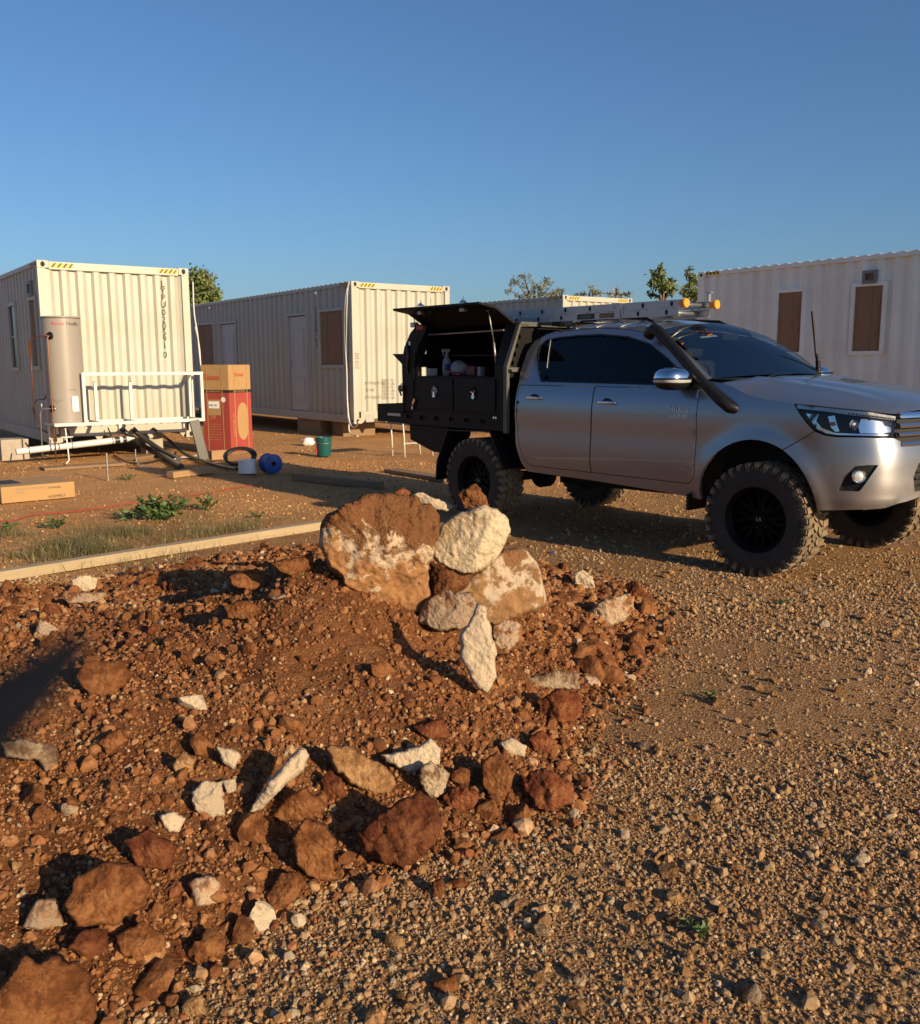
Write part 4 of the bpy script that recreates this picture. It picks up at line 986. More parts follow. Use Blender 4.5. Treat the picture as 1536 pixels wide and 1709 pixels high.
def add_wheel(x, yn, z, steer, label=None):
    global wme
    holder = bpy.data.objects.new('wheel', None); C.objects.link(holder); holder.parent = ute; holder.empty_display_size = .1
    holder.location = (x, -yn, z); holder.rotation_euler = (0, 0, steer if yn > 0 else pi + steer)
    if label: holder['label'] = label
    if wme is None:
        ty = wm.build('tyre', M['rubber'], holder); wme = [ty.data]
        me = ty.data; at = me.attributes.new('dust', 'FLOAT', 'POINT'); co = np.zeros(len(me.vertices) * 3); me.vertices.foreach_get('co', co); co = co.reshape(-1, 3); r = np.hypot(co[:, 0], co[:, 2])
        at.data.foreach_set('value', np.clip((r - .385) / .018, 0, 1).astype(np.float32) * .9 + .10)
        me.polygons.foreach_set('use_smooth', [True] * len(me.polygons)); me.set_sharp_from_angle(angle=.5)
        mb = MB(); mb.lathe([(.225, -.13), (.238, -.142), (.240, -.132), (.222, -.122), (.205, -.10), (.200, -.02), (.196, .04), (.196, .12), (.225, .125)], 48, 'y')   # y < 0 is outside
        mb.lathe([(0, -.075), (.050, -.075), (.056, -.068), (.060, -.03), (.085, -.018), (.11, -.012), (.20, .01)], 48, 'y')
        for k in range(8):
            a = 2 * pi * k / 8; ca, sa = cos(a), sin(a); R = Matrix(((ca, 0, -sa), (0, 1, 0), (sa, 0, ca)))
            mb.box((.045, -.060, -.022), (.125, -.0, .022), R, (0, 0, 0)); 
            for e in (-1, 1):
                a2 = a + e * .17; R2 = Matrix(((cos(a2), 0, -sin(a2)), (0, 1, 0), (sin(a2), 0, cos(a2)))); mb.box((.11, -.060, -.014), (.205, -.028, .014), R2, (0, 0, 0))
        rim = mb.build('rim', M['rim_black'], holder, True, .5); wme.append(rim.data)
        mb = MB()
        for k in range(6):
            a = 2 * pi * k / 6 + .2; mb.lathe([(.011, -.064), (.011, -.05), (0, -.064)], 6, 'y', (.068 * cos(a), 0, .068 * sin(a)))
        n1 = mb.build('wheel_nuts', M['steel'], holder); wme.append(n1.data)
        lo = text('hub_logo', 'LA', .045, M['steel'], holder, Matrix.Translation((-.026, -.0775, -.016)) @ Matrix.Rotation(pi / 2, 4, 'X'), .001, spacing=.8); wme.append(lo.data)
    else:
        for nm, me in zip(('tyre', 'rim', 'wheel_nuts', 'hub_logo'), wme): link(bpy.data.objects.new(nm, me), holder)
add_wheel(0, .82, .405, .05); add_wheel(-3.085, .82, .405, 0); add_wheel(0, -.82, .405, .05); add_wheel(-3.085, -.82, .405, 0)
# ---------------- underbody
mb = MB()
for s in (1, -1):
    mb.box((-4.1, s * .38, .62), (.62, s * .50, .74)); mb.tube([(-3.9, s * .52, .62), (-3.085, s * .52, .50), (-2.3, s * .52, .60)], .03, 6)
mb.tube([(-3.085, -.75, .405), (-3.085, .75, .405)], .05, 10); mb.lathe([(0, -.14), (.08, -.12), (.145, -.05), (.145, .05), (.08, .12), (0, .14)], 16, 'y', (-3.085, 0, .405)); mb.tube([(0, -.75, .405), (0, .75, .405)], .04, 8)
mb.box((-2.0, -.3, .50), (-1.0, .30, .62)); mb.box((.1, -.35, .47), (.50, .35, .56)); mb.tube([(.5, -.5, .55), (.5, .5, .55)], .03, 8); mb.tube([(.1, -.70, .45), (.4, -.42, .55)], .02, 8); mb.tube([(.1, .70, .45), (.4, .42, .55)], .02, 8)
mb.tube([(-1.0, -.3, .50), (-2.2, -.3, .48), (-2.4, -.45, .5)], .09, 10)
mb.box((-2.36, -.60, .54), (-2.30, .60, .75)); mb.box((-.56, -.70, .42), (-.53, -.50, .55)); mb.box((-.56, .50, .42), (-.53, .70, .55))
mb.build('chassis', M['dark_hole'], ute)
for s in (1, -1):
    mb = MB(); a = np.linspace(0, pi, 18)
    mb.add([(-.03 + .487 * cos(t), -s * w_, .495 + .495 * sin(t)) for t in a for w_ in (.88, .45)], [(i * 2, i * 2 + 1, i * 2 + 3, i * 2 + 2) for i in range(17)])
    mb.add([(-.03 + .487 * cos(t), -s * .46, .495 + .495 * sin(t)) for t in a] + [(-.03, -s * .46, .495)], [(i, i + 1, 18) for i in range(17)])
    mb.build('wheel_arch_liner', M['dark_hole'], ute)
for s in (1, -1): MB().box((-.62, -s * .68, .40), (-.60, -s * .92, .53)).build('mud_flap', M['black_plastic'], ute)
# ---------------- tray and canopy (black)
K = M['black_powder']
def plate(name, outer, holes, y0, y1, mat, parent, step=.2):
    """flat plate in the x-z plane with holes, from yn = y0 (outer face) to y1"""
    v, tri = cdt(outer, holes, step, .4); n = len(v); V = [(p[0], -y0, p[1]) for p in v] + [(p[0], -y1, p[1]) for p in v]; F = [tuple(map(int, t)) for t in tri] + [tuple(int(i) + n for i in t[::-1]) for t in tri]
    ec = {(t[i], t[(i + 1) % 3]) for t in tri for i in range(3)}
    F += [(int(a), int(a) + n, int(b) + n, int(b)) for a, b in ec if (b, a) not in ec]
    mb = MB(); mb.add(V, F); return mb.build(name, mat, parent)
rc = lambda x0, x1, z0, z1: [(x0, z0), (x1, z0), (x1, z1), (x0, z1)]
XF, XR = -2.66, -4.27
MB().box((XR + .02, -.91, .90), (XF, .91, 1.035)).build('tray_deck', K, ute)
for s in (1, -1):
    slots = [rc(-4.165 + i * .2355, -4.075 + i * .2355, .965, 1.005) for i in range(6)]
    plate('tray_side_rail', rc(XR, XF, .905, 1.045), slots, s * .955, s * .935, K, ute)
    MB().box((XR, -s * .915, .93), (XF, -s * .93, 1.03)).build('rail_backing', M['dark_hole'], ute)
bev(MB().box((XR - .03, -.93, .90), (XR + .02, .93, 1.04)).build('tray_rear_beam', K, ute), .01)
XC = -4.20   # canopy rear
canopy = ute
y_top = .80
def slant(z): return .945 if z <= 1.5 else .945 - (.945 - y_top) * (z - 1.5) / .40
# lower side with two drawers
plate('canopy_side', rc(XC, XF - .01, 1.045, 1.40), [], .945, .925, K, ute)
for i, (a, b) in enumerate(((-3.96, -3.40), (-3.375, -2.78))):
    dr = bev(MB().box((a, -.957, 1.075), (b, -.9455, 1.385)).build('drawer_front', K, ute), .004)
    cx = (a + b) / 2
    mb = MB(); mb.lathe([(0, .002), (.030, .002), (.040, .010), (.046, .012), (.050, .004), (.050, 0)], 20, 'y', (0, 0, 0)); mb.v = [(v[0] * .75 + cx, -.957 - v[1], v[2] * 1.1 + 1.255) for v in mb.v]; mb.build('latch_bowl', M['steel'] if i == 0 else K, dr, True, .6)
    mb = MB(); mb.tube([(cx - .02, -.972, 1.265), (cx, -.978, 1.25), (cx + .02, -.972, 1.265)], .008, 6); mb.tube([(cx, -.96, 1.27), (cx, -.978, 1.225)], .006, 6); mb.lathe([(0, 0), (.022, -.003), (.024, .004), (0, .006)], 12, 'y', (cx, -.972, 1.215)); mb.build('latch_handle', M['chrome'], dr, True, .6)
for x0, x1 in ((-2.80, XF - .01), (XC, -3.97)):
    mb = MB()
    for z0, z1 in ((1.40, 1.5), (1.5, 1.90)): mb.add([(x0, -slant(z0), z0), (x1, -slant(z0), z0), (x1, -slant(z1), z1), (x0, -slant(z1), z1)], [(0, 1, 2, 3)]); mb.add([(x, -slant(z) + o, z) for x in (x0, x1) for z in (z0, z1) for o in (0, .05)], [(0, 1, 3, 2), (4, 6, 7, 5)])
    mb.build('canopy_post', K, ute)
MB().box((XC, -y_top, 1.885), (XF - .01, y_top, 1.91)).build('canopy_roof', K, ute)
MB().box((-3.97, -.93, 1.392), (-2.8, .0, 1.405)).build('canopy_shelf', K, ute)
plate('canopy_far_side', [(XC, 1.045), (XF, 1.045), (XF, 1.5), (XF, 1.88), (XC, 1.88)], [], -.80, -.785, K, ute)
MB().box((XC + .005, -.66, 1.04), (XC + .02, .79, 1.885)).build('canopy_rear_wall', K, ute)
MB().box((-4.0, .0, 1.04), (-2.70, .02, 1.89)).build('canopy_partition', K, ute)
MB().box((XF - .03, -.78, 1.04), (XF - .01, .78, 1.885)).build('canopy_front_wall', K, ute)
mb = MB(); mb.tube([(-3.95, -.83, 1.82), (-2.8, -.83, 1.835)], .008, 8); mb.build('door_seal_bar', M['alu'], ute)
MB().box((-3.9, -.72, 1.60), (-2.85, -.10, 1.615)).build('upper_shelf', K, ute)
# headboard with a slotted post
mb = MB(); Hp = [(.975, .89), (.975, 1.50), (.815, 1.885), (.70, 1.89), (.70, 1.865), (.80, 1.86), (.94, 1.49), (.94, .89)]
M['post'] = pmat('grey_headboard_paint', (.10, .098, .085), .5, .3)
mb.prism(Hp, lambda a, b, t: (t, -a, b), -2.645, -2.60); mb.build('headboard_post', M['post'], ute)
Hf = [(-a, b) for a, b in Hp]; mb = MB(); mb.prism(Hf, lambda a, b, t: (t, -a, b), -2.645, -2.60); mb.build('headboard_post', M['post'], ute)
v, tri = cdt([(-.935, 1.5), (-.80, 1.86), (.80, 1.86), (.935, 1.5), (.935, 1.40), (-.935, 1.40)], [[(q * s - .02, z - .02), (q * s + .02, z - .02), (q * s + .02, z + .02), (q * s - .02, z + .02)] for s in (1, -1) for q, z in ((.87, 1.53), (.845, 1.61), (.815, 1.69), (.785, 1.77))], .15, .3)
mb = MB(); mb.add([(-2.64, -p[0], p[1]) for p in v], [tuple(map(int, t)) for t in tri]); mb.build('headboard_mesh', K, ute)
for z in (1.885, 1.47): MB().box((-2.64, -.80 if z > 1.6 else -.94, z - .02), (-2.60, .80 if z > 1.6 else .94, z + .02)).build('headboard_bar', M['post'], ute)
MB().box((-2.60, -.955, 1.455), (-2.555, -.90, 1.475)).build('tie_hook', M['post'], ute)
# gull-wing lid held open
xa, xb = -3.99, -2.68
hinge, bend, tip = (.80, 1.905), (1.045, 2.042), (1.235, 2.072)
mb = MB(); th = .022
for (p, q) in ((hinge, bend), (bend, tip)):
    mb.add([(x, -a, z) for x in (xa, xb) for (a, z) in ((p[0], p[1]), (q[0], q[1]), (q[0] + .003, q[1] - th), (p[0] + .003, p[1] - th))], [(0, 1, 5, 4), (1, 2, 6, 5), (2, 3, 7, 6), (3, 0, 4, 7), (0, 3, 2, 1), (4, 5, 6, 7)])
lid = bev(mb.build('canopy_lid', K, ute), .003)
for x in (-3.66, -3.02, -3.50):
    a, z = 1.14, 2.058; mb = MB(); big = x != -3.50
    mb.tube([(x, -a, z), (x, -a, z + (.035 if big else .05))], .006 if big else .003, 6)
    if big: mb.lathe([(0, .055), (.014, .052), (.018, .040), (.036, .030), (.040, .022), (0, .020)], 14, 'z', (x, -a, z + .004))
    mb.tube([(x, -a, z + .05), (x + .004, -a, z + .085)], .004, 6)
    mb.build('lid_latch', M['chrome'] if big else M['steel'], lid, True, .7)
    mb = MB(); mb.box((x - .03, -a - .02, z - .055), (x + .03, -a + .02, z - .026)); mb.build('latch_body', M['steel'] if big else K, lid)
mb = MB(); mb.tube([(-2.80, -1.02, 2.00), (-2.815, -.94, 1.72)], .006, 8); mb.tube([(-2.815, -.94, 1.72), (-2.825, -.90, 1.50)], .010, 8); mb.tube([(-2.79, -1.02, 2.01), (-2.83, -1.02, 2.005)], .008, 6); mb.build('gas_strut', M['steel'], lid, True)
mb = MB(); mb.tube([(-3.955, -1.0, 1.98), (-3.955, -.93, 1.45)], .005, 6); mb.build('gas_strut', K, lid, True)
# open rear door hanging beside the tray with straps and lamps
def yp(px, py, y):
    d = ray(px, py); n_ = np.array([tsd.x, tsd.y, 0]); p0 = tw(0, y, 0); t = ((p0 - CAMO) @ n_) / (d @ n_); P = CAMO + d * t; return (float((P[:2] - np.array(TC)) @ np.array(tfw)), float(P[2]))
rd = [yp(a, b, .93) for a, b in [(676, 690), (675, 640), (674, 605), (678, 580), (688, 556), (700, 541), (716, 545), (712, 556), (697, 590), (693, 640), (693, 690)]]
mb = MB(); mb.prism(rd, lambda a, b, t: (a, -t, b), .90, .955); rdo = mb.build('rear_door', K, ute)
tri_ = [yp(a, b, .93) for a, b in [(655, 590.5), (676, 590.5), (676, 613)]]
mb = MB(); mb.prism(tri_, lambda a, b, t: (a, -t, b), .60, .93); mb.build('rear_door_bracket', K, rdo)
mb = MB(); mb.tube([(a, -.98, b) for a, b in [yp(675, 640, .95), yp(671, 652, .95), yp(674, 660, .95)]], .01, 6); mb.lathe([(0, -.02), (.035, -.015), (.035, .015), (0, .02)], 12, 'y', (yp(672, 648, .95)[0], -.97, yp(672, 648, .95)[1])); mb.tube([(a, -.96, b) for a, b in [yp(675, 650, .95), yp(674, 690, .95)]], .008, 6); mb.build('hanging_strap', M['black_hose'], rdo, True)
mb = MB(); q = yp(705, 546, .93); mb.box((q[0] - .06, -.965, q[1] - .03), (q[0] + .05, -.90, q[1] + .02)); bev(mb.build('tail_lamp', M['red_plastic'], rdo), .01); q = yp(692, 543, .93); mb = MB(); mb.box((q[0] - .04, -.96, q[1] - .02), (q[0] + .04, -.90, q[1] + .03)); bev(mb.build('work_lamp', M['alu'], rdo), .01)
mb = MB(); q = yp(684, 575, .93); mb.tube([(q[0], -.96, q[1]), (q[0] + .02, -.97, q[1] - .12), (q[0] - .01, -.965, q[1] - .3)], .012, 6); mb.build('rear_cable', M['black_hose'], rdo, True)
for a, b in ((685.5, 573), (691, 672), (693, 668), (690, 680)):
    q = yp(a, b, .96); mb = MB(); mb.box((q[0] - .012, -.975, q[1] - .018), (q[0] + .012, -.957, q[1] + .018)); mb.build('door_catch', M['chrome'], rdo)
# slide-out drawer behind the tray
mb = MB()
for y0 in (.02, .43): mb.box((-5.42, -y0 - .012, .86), (XR - .04, -y0, 1.065))
mb.box((-5.42, -.43, .86), (-5.41, -.02, 1.065)); mb.box((-5.42, -.43, .86), (XR - .04, -.02, .872)); dw = mb.build('slide_out_drawer', K, ute)
MB().box((-5.2, -.455, .935), (XR - .06, -.443, .965)).build('drawer_runner', M['alu'], dw)
MB().box((-4.85, -.40, 1.067), (-4.33, -.06, 1.105)).build('drawer_lid', M['post'], dw)
# guard, strut and box around the rear wheel
def strip(name, pts, y0, y1, th, mat):
    mb = MB()
    for (x0, z0), (x1, z1) in zip(pts[:-1], pts[1:]):
        d = np.array([x1 - x0, z1 - z0]); d /= np.hypot(*d); nn = np.array([-d[1], d[0]]) * th
        mb.prism([(x0, z0), (x1, z1), (x1 + nn[0], z1 + nn[1]), (x0 + nn[0], z0 + nn[1])], lambda a, b, t: (a, -t, b), y0, y1)
    return mb.build(name, mat, ute)
for s in (1, -1): strip('mudguard', [(-3.66, .36), (-3.64, .55), (-3.47, .868), (-2.85, .888), (-2.70, .62), (-2.66, .55)], s * .66, s * .965, .012, M['black_plastic'])
for s in (1, -1):
    mb = MB(); mb.prism([(-4.17, .90), (-4.155, .74), (-3.77, .635), (-3.66, .635), (-3.52, .88), (-3.52, .90)], lambda a, b, t: (a, -t, b), s * .58, s * .915); bev(mb.build('underbody_box', K, ute), .008)
    mb = MB(); mb.tube([(-3.9, -s * .5, .63), (-3.66, -s * .5, .60)], .05, 8); mb.build('box_bracket', M['dark_hole'], ute)
q = yp(793, 722, .95); mb = MB(); mb.box((q[0] - .04, -.972, q[1] - .008), (q[0] + .04, -.966, q[1] + .008)); mb.build('guard_reflector', M['chrome'], ute)
for x in (-2.79, -2.76): mb = MB(); mb.lathe([(0, 0), (.012, 0), (.012, .008), (0, .01)], 8, 'y', (0, 0, 0)); mb.v = [(v[0] + x, -.956 - v[1], v[2] + 1.025) for v in mb.v]; mb.build('tray_bolt', M['chrome'], ute)
# roof bar the ladder lies on
MB().box((-2.80, -.75, 1.885), (-2.72, .75, 1.90)).build('rack_bar', K, ute); MB().box((-4.0, -.6, 1.908), (-3.92, .6, 1.918)).build('rack_bar', K, ute)
MB().box((-2.40, -.60, 1.862), (-2.28, .60, 1.90)).build('rack_bar', K, ute)
mb = MB(); mb.box((-2.36, -.58, 1.855), (-2.2, -.5, 1.899)); bev(mb.build('rack_foot', M['post'], ute), .01)
# ---------------- ladder on the rack
lad = thing('extension_ladder', 'aluminium extension ladder with orange end caps lying on the ute roof rack', 'ladder', tuple(tw(-1.02, .35, 1.903)), TYAW - pi / 2)
def channel(x0, x1, y, z0, z1, sgn):
    mb = MB(); t = .004; w = .028
    mb.box((x0, y - t / 2, z0), (x1, y + t / 2, z1)); mb.box((x0, y, z0), (x1, y + sgn * w, z0 + t)); mb.box((x0, y, z1 - t), (x1, y + sgn * w, z1)); return mb
for sec, z0, z1, x0, x1 in (('base', .0, .060, -3.35, .0), ('fly', .066, .126, -3.25, .02)):
    for y, sg in ((-.21, 1), (.21, -1)): channel(x0, x1, y, z0, z1, sg).build('rail', M['alu'], lad)
    n_r = 11
    for i in range(n_r):
        x = x1 - (.12 if sec == 'base' else .09) - i * .295; zc = (z0 + z1) / 2
        mb = MB(); mb.tube([(x, -.212, zc), (x, .212, zc)], .015, 8); rg = mb.build('rung', M['alu'], lad, True)
        mb = MB(); mb.lathe([(0, 0), (.016, 0), (.017, .003), (0, .004)], 10, 'y', (0, 0, 0)); mb.v = [(v[0] * .75 + x, -.2125 - v[1], v[2] * 1.25 + zc) for v in mb.v]; mb.build('rung_end', M['dark_hole'], rg)
for y, xo in ((-.19, .045), (.19, .07)):
    mb = MB(); mb.tube([(xo - .05, y, .096), (xo - .012, y, .096)], .026, 14); mb.tube([(xo - .012, y, .096), (xo - .006, y, .096), (xo + .012, y, .096), (xo + .018, y, .096)], [.034, .038, .038, .034], 16)
    mb.build('end_cap', M['orange_plastic'], lad, True, .6)
mb = MB(); mb.box((-.02, .195, .126), (-.005, .225, .20)); mb.box((-.04, .19, .195), (.015, .23, .203)); mb.build('pulley_bracket', M['alu'], lad)
mb = MB(); mb.box((-.66, -.222, -.004), (-.60, -.2135, .130)); mb.box((-.60, -.217, .03), (-.57, -.2135, .125)); mb.build('guide_bracket', M['alu'], lad)
st = bev(MB().box((-1.10, -.2165, .008), (-.90, -.2135, .054)).build('maker_sticker', M['black_sticker'], lad), .001); MB().box((-1.07, -.218, .017), (-.93, -.2166, .045)).build('sticker_panel', M['post'], st)
MB().box((-.84, -.2165, .010), (-.68, -.2135, .052)).build('warning_sticker', M['timber_dark'], lad)
# ---------------- things on the canopy shelf
def spot(px, py, y=.78): q = yp(px, py, y); return tw(q[0], y, 1.406)
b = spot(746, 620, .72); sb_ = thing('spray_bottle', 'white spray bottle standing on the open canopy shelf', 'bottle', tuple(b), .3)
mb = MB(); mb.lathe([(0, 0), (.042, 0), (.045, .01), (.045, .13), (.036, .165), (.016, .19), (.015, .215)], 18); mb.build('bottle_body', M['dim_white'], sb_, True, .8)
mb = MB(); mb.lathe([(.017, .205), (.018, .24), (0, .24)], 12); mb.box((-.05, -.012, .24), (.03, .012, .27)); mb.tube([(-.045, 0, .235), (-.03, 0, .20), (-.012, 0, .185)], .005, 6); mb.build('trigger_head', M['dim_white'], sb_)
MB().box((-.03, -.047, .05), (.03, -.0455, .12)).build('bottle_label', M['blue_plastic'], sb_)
b = spot(767, 626, .75); o = mesh_obj('paper_bag', [], [], M['dim_film']); bpy.data.objects.remove(o)
def blobmesh(name, m, loc, sx, sy, sz, seed, amp=.25, sub=3, rotz=0.):
    bm = bmesh.new(); bmesh.ops.create_icosphere(bm, subdivisions=sub, radius=1); P = np.array([tuple(v.co) for v in bm.verts]); q = 1 + amp * n3(P, 1.7, seed) + amp * .5 * n3(P, 4.1, seed + 3)
    for v, k in zip(bm.verts, q): v.co = Vector((v.co.x * sx * k, v.co.y * sy * k, max(-.8, v.co.z) * sz * k))
    me = bpy.data.meshes.new(name); bm.to_mesh(me); bm.free(); me.materials.append(m); me.polygons.foreach_set('use_smooth', [True] * len(me.polygons)); me.set_sharp_from_angle(angle=.7)
    o = bpy.data.objects.new(name, me); link(o); o.location = loc; o.rotation_euler = (0, 0, rotz); return o
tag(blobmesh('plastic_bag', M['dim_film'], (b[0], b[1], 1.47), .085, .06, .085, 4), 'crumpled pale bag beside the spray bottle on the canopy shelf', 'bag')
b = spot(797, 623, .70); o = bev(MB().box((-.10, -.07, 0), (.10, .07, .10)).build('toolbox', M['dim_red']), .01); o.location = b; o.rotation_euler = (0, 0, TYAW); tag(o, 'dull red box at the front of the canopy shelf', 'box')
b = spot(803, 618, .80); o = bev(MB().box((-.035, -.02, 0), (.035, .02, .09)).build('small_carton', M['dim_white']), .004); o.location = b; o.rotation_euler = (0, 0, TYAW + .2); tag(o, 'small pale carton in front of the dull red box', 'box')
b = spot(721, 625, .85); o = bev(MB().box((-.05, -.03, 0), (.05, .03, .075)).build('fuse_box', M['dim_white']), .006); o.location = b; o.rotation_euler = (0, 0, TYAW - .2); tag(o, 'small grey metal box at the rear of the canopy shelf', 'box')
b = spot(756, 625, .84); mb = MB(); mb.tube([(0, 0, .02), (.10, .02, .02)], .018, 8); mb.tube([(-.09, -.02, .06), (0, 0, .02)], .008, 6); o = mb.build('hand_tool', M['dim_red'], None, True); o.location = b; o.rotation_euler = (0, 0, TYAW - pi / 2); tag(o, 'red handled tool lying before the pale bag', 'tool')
# ------------------------------------------------------------------ equipment by the cabins
def pe(px, py, D, O=O1):
    """point on a vertical plane D metres in front of a cabin's end face, in the cabin's own axes"""
    d = ray(px, py); n = np.array([LY.x, LY.y, 0]); p = np.array([O[0] - LY.x * D, O[1] - LY.y * D, 0]); t = ((p - CAMO) @ n) / (d @ n); P = CAMO + d * t
    q = P[:2] - np.array(O[:2]); return (float(q @ np.array([EX.x, EX.y])), -D, float(P[2]))
def at_cabin(name, label, cat, O=O1, group=None): return thing(name, label, cat, (O[0], O[1], 0), CYAW, group)
wh = at_cabin('heater_stand', 'white welded steel stand with open side frame at the cabin end', 'stand')
W_ = M['white_steel']; zb, zu, D = .585, 1.365, .68; s_ = .05
def bar(name, a, b, par=wh, m=W_): return bev(MB().box(a, b).build(name, m, par), .004)
bar('front_rail', (-.05, -D, zb), (2.36, -D + s_, zb + s_)); bar('back_rail', (-.05, -.05, zb), (2.36, -.0, zb + s_))
for x in (-.05, .42, 2.31): bar('cross_rail', (x, -D + s_, zb + .002), (x + s_, -.05, zb + s_ - .002))
bar('base_plate', (-.0, -D + .052, zb + .012), (.42, -.052, zb + .03))
bar('top_rail', (.40, -D, zu), (2.36, -D + s_, zu + s_))
for x in (.40, 2.31): bar('upright', (x, -D + .001, zb + s_), (x + s_ - .001, -D + s_ - .001, zu))
for x in (.66, 1.22): bar('upright', (x, -.34, zb + s_), (x + s_, -.34 + s_, zu - .10)); bar('cross_rail', (x, -D + s_, zb + .001), (x + s_ - .002, -.05, zb + s_ - .003))
for x in (2.31,): bar('upright', (x, -.10, zb + s_), (x + s_, -.05, zu)); bar('side_rail', (x, -D + s_, zu), (x + s_, -.05, zu + s_)); bar('upright', (x - .06, -.42, zb + s_), (x - .02, -.38, zu))
for x in (0.1, 1.1, 2.2): bar('support_bracket', (x, -.05, zb - .16), (x + .05, .034, zb))
# water heater
hx, hy, hz0, hz1, hr_ = .215, -.36, .625, 2.285, .285
tank = at_cabin('water_heater', 'beige cylindrical hot water tank standing on the white stand', 'water heater')
mb = MB(); mb.lathe([(0, hz0), (hr_ - .012, hz0), (hr_, hz0 + .012), (hr_, hz0 + .3), (hr_, hz1 - .03), (hr_ + .004, hz1 - .028), (hr_ + .004, hz1 - .004), (hr_ - .02, hz1), (0, hz1 + .012)], 64, 'z', (hx, hy, 0)); mb.build('tank', M['beige_tank'], tank, True, .6)
mb = MB(); mb.lathe([(hr_ + .0005, hz1 - .036), (hr_ + .006, hz1 - .034), (hr_ + .006, hz1 - .026), (hr_ + .0005, hz1 - .025)], 64, 'z', (hx, hy, 0)); mb.build('lid_seam', M['black_plastic'], tank, True)
for k in range(3): mb = MB(); mb.box((hx - .2 + k * .16, hy - .2 + .1, zb + .031), (hx - .12 + k * .16, hy + .2, hz0 + .002)); mb.build('foot', M['white_plastic'], tank)
def wrap(name, s, size, m, z, ang, rad, par, origin):
    """letters set round a cylinder"""
    cu = bpy.data.curves.new(name, 'FONT'); cu.body = s; cu.size = size; cu.align_x = 'CENTER'; cu.extrude = .0012; t_ = bpy.data.objects.new(name, cu); me = bpy.data.meshes.new_from_object(t_); bpy.data.objects.remove(t_); bpy.data.curves.remove(cu)
    for v in me.vertices:
        a = ang + v.co.x / rad; r = rad + .0015 + v.co.z; zz = z + v.co.y; v.co = (origin[0] + r * cos(a), origin[1] + r * sin(a), zz)
    me.materials.clear(); me.materials.append(m); return link(bpy.data.objects.new(name, me), par)
wrap('logo', 'Rinnai', .078, M['red_print'], 2.14, radians(-112), hr_, tank, (hx, hy)); wrap('logo', 'Hotflo', .078, M['print'], 2.14, radians(-66), hr_, tank, (hx, hy))
wrap('label_print', '250L 3.6kW\nIP24', .035, M['grey_print'], .98, radians(-128), hr_, tank, (hx, hy)); wrap('label_print', 'WARNING', .03, M['grey_print'], 1.14, radians(-80), hr_, tank, (hx, hy))
def cyl_patch(name, a0, a1, z0, z1, rr, m, par):
    mb = MB(); mb.lathe([(hr_, z0), (rr, z0 + .012), (rr, z1 - .012), (hr_, z1)], 8, 'z', (hx, hy, 0), a0, a1); n0 = mb.v[:4]; n1 = mb.v[-4:]; mb.add(n0, [(0, 1, 2, 3)]); mb.add(n1, [(3, 2, 1, 0)]); return mb.build(name, m, par)
cp = cyl_patch('access_cover', radians(-86), radians(-66), .80, 1.05, hr_ + .022, M['white_plastic'], tank)
for zz, an in ((1.98, -138), (.86, -150)):
    a = radians(an); mb = MB(); c, s = cos(a), sin(a); R = Vector((c, s, 0)).to_track_quat('Z', 'Y').to_matrix(); mb.lathe([(0, .01), (.03, .012), (.06, .006), (.062, 0)], 16); mb.v = [tuple(R @ Vector(q) + Vector((hx + c * hr_, hy + s * hr_, zz))) for q in mb.v]; mb.build('pipe_collar', M['black_plastic'], tank, True)
a = radians(-138); o = (hx + cos(a) * (hr_ + .03), hy + sin(a) * (hr_ + .03))
mb = MB(); mb.tube([(hx + cos(a) * hr_, hy + sin(a) * hr_, 1.98), (o[0], o[1], 1.98), (o[0] - .02, o[1], 1.95), (o[0] - .02, o[1], .62), (o[0] - .02, o[1], .02)], .011, 8); mb.build('relief_pipe', M['copper'], tank, True)
mb = MB(); mb.tube([(o[0] - .02, o[1], 1.98), (-.12, -.22, 1.98), (-.20, -.12, 1.94), (-.20, -.06, 1.5), (-.20, -.05, .75)], .012, 8); mb.build('hot_pipe', M['copper'], tank, True)
mb = MB(); mb.tube([(hx - .2, hy - .2, .86), (-.16, -.40, .86), (-.18, -.38, .78), (-.18, -.30, .08)], .012, 8); mb.tube([(-.16, -.4, .86), (-.16, -.40, .95)], .016, 8); mb.build('cold_valve', M['steel'], tank, True)
mb = MB(); mb.tube([(.10, -.7, .56), (.11, -.72, .30), (.12, -.72, .06), (.06, -.78, .015)], .010, 8); mb.tube([(.02, -.72, .42), (.2, -.72, .42)], .010, 8); mb.build('drain_pipe', M['white_plastic'], tank, True)
iso = at_cabin('isolator_box', 'small pale switch box on the corner post beside the tank', 'switch box')
bev(MB().box((.02, -.075, 1.20), (.11, .002, 1.42)).build('box', M['cream'], iso), .006); mb = MB(); mb.tube([(.03, -.04, 1.2), (-.03, -.06, 1.0), (-.16, -.03, .98), (-.20, .05, .85), (-.18, .02, .7), (-.14, .02, .55), (-.02, -.02, .45)], .009, 6); mb.build('conduit', M['black_hose'], iso, True)
mb = MB(); mb.tube([(.005, -.03, 1.36), (.005, -.03, .20)], .018, 8); mb.build('riser_pipe', M['white_plastic'], iso, True)
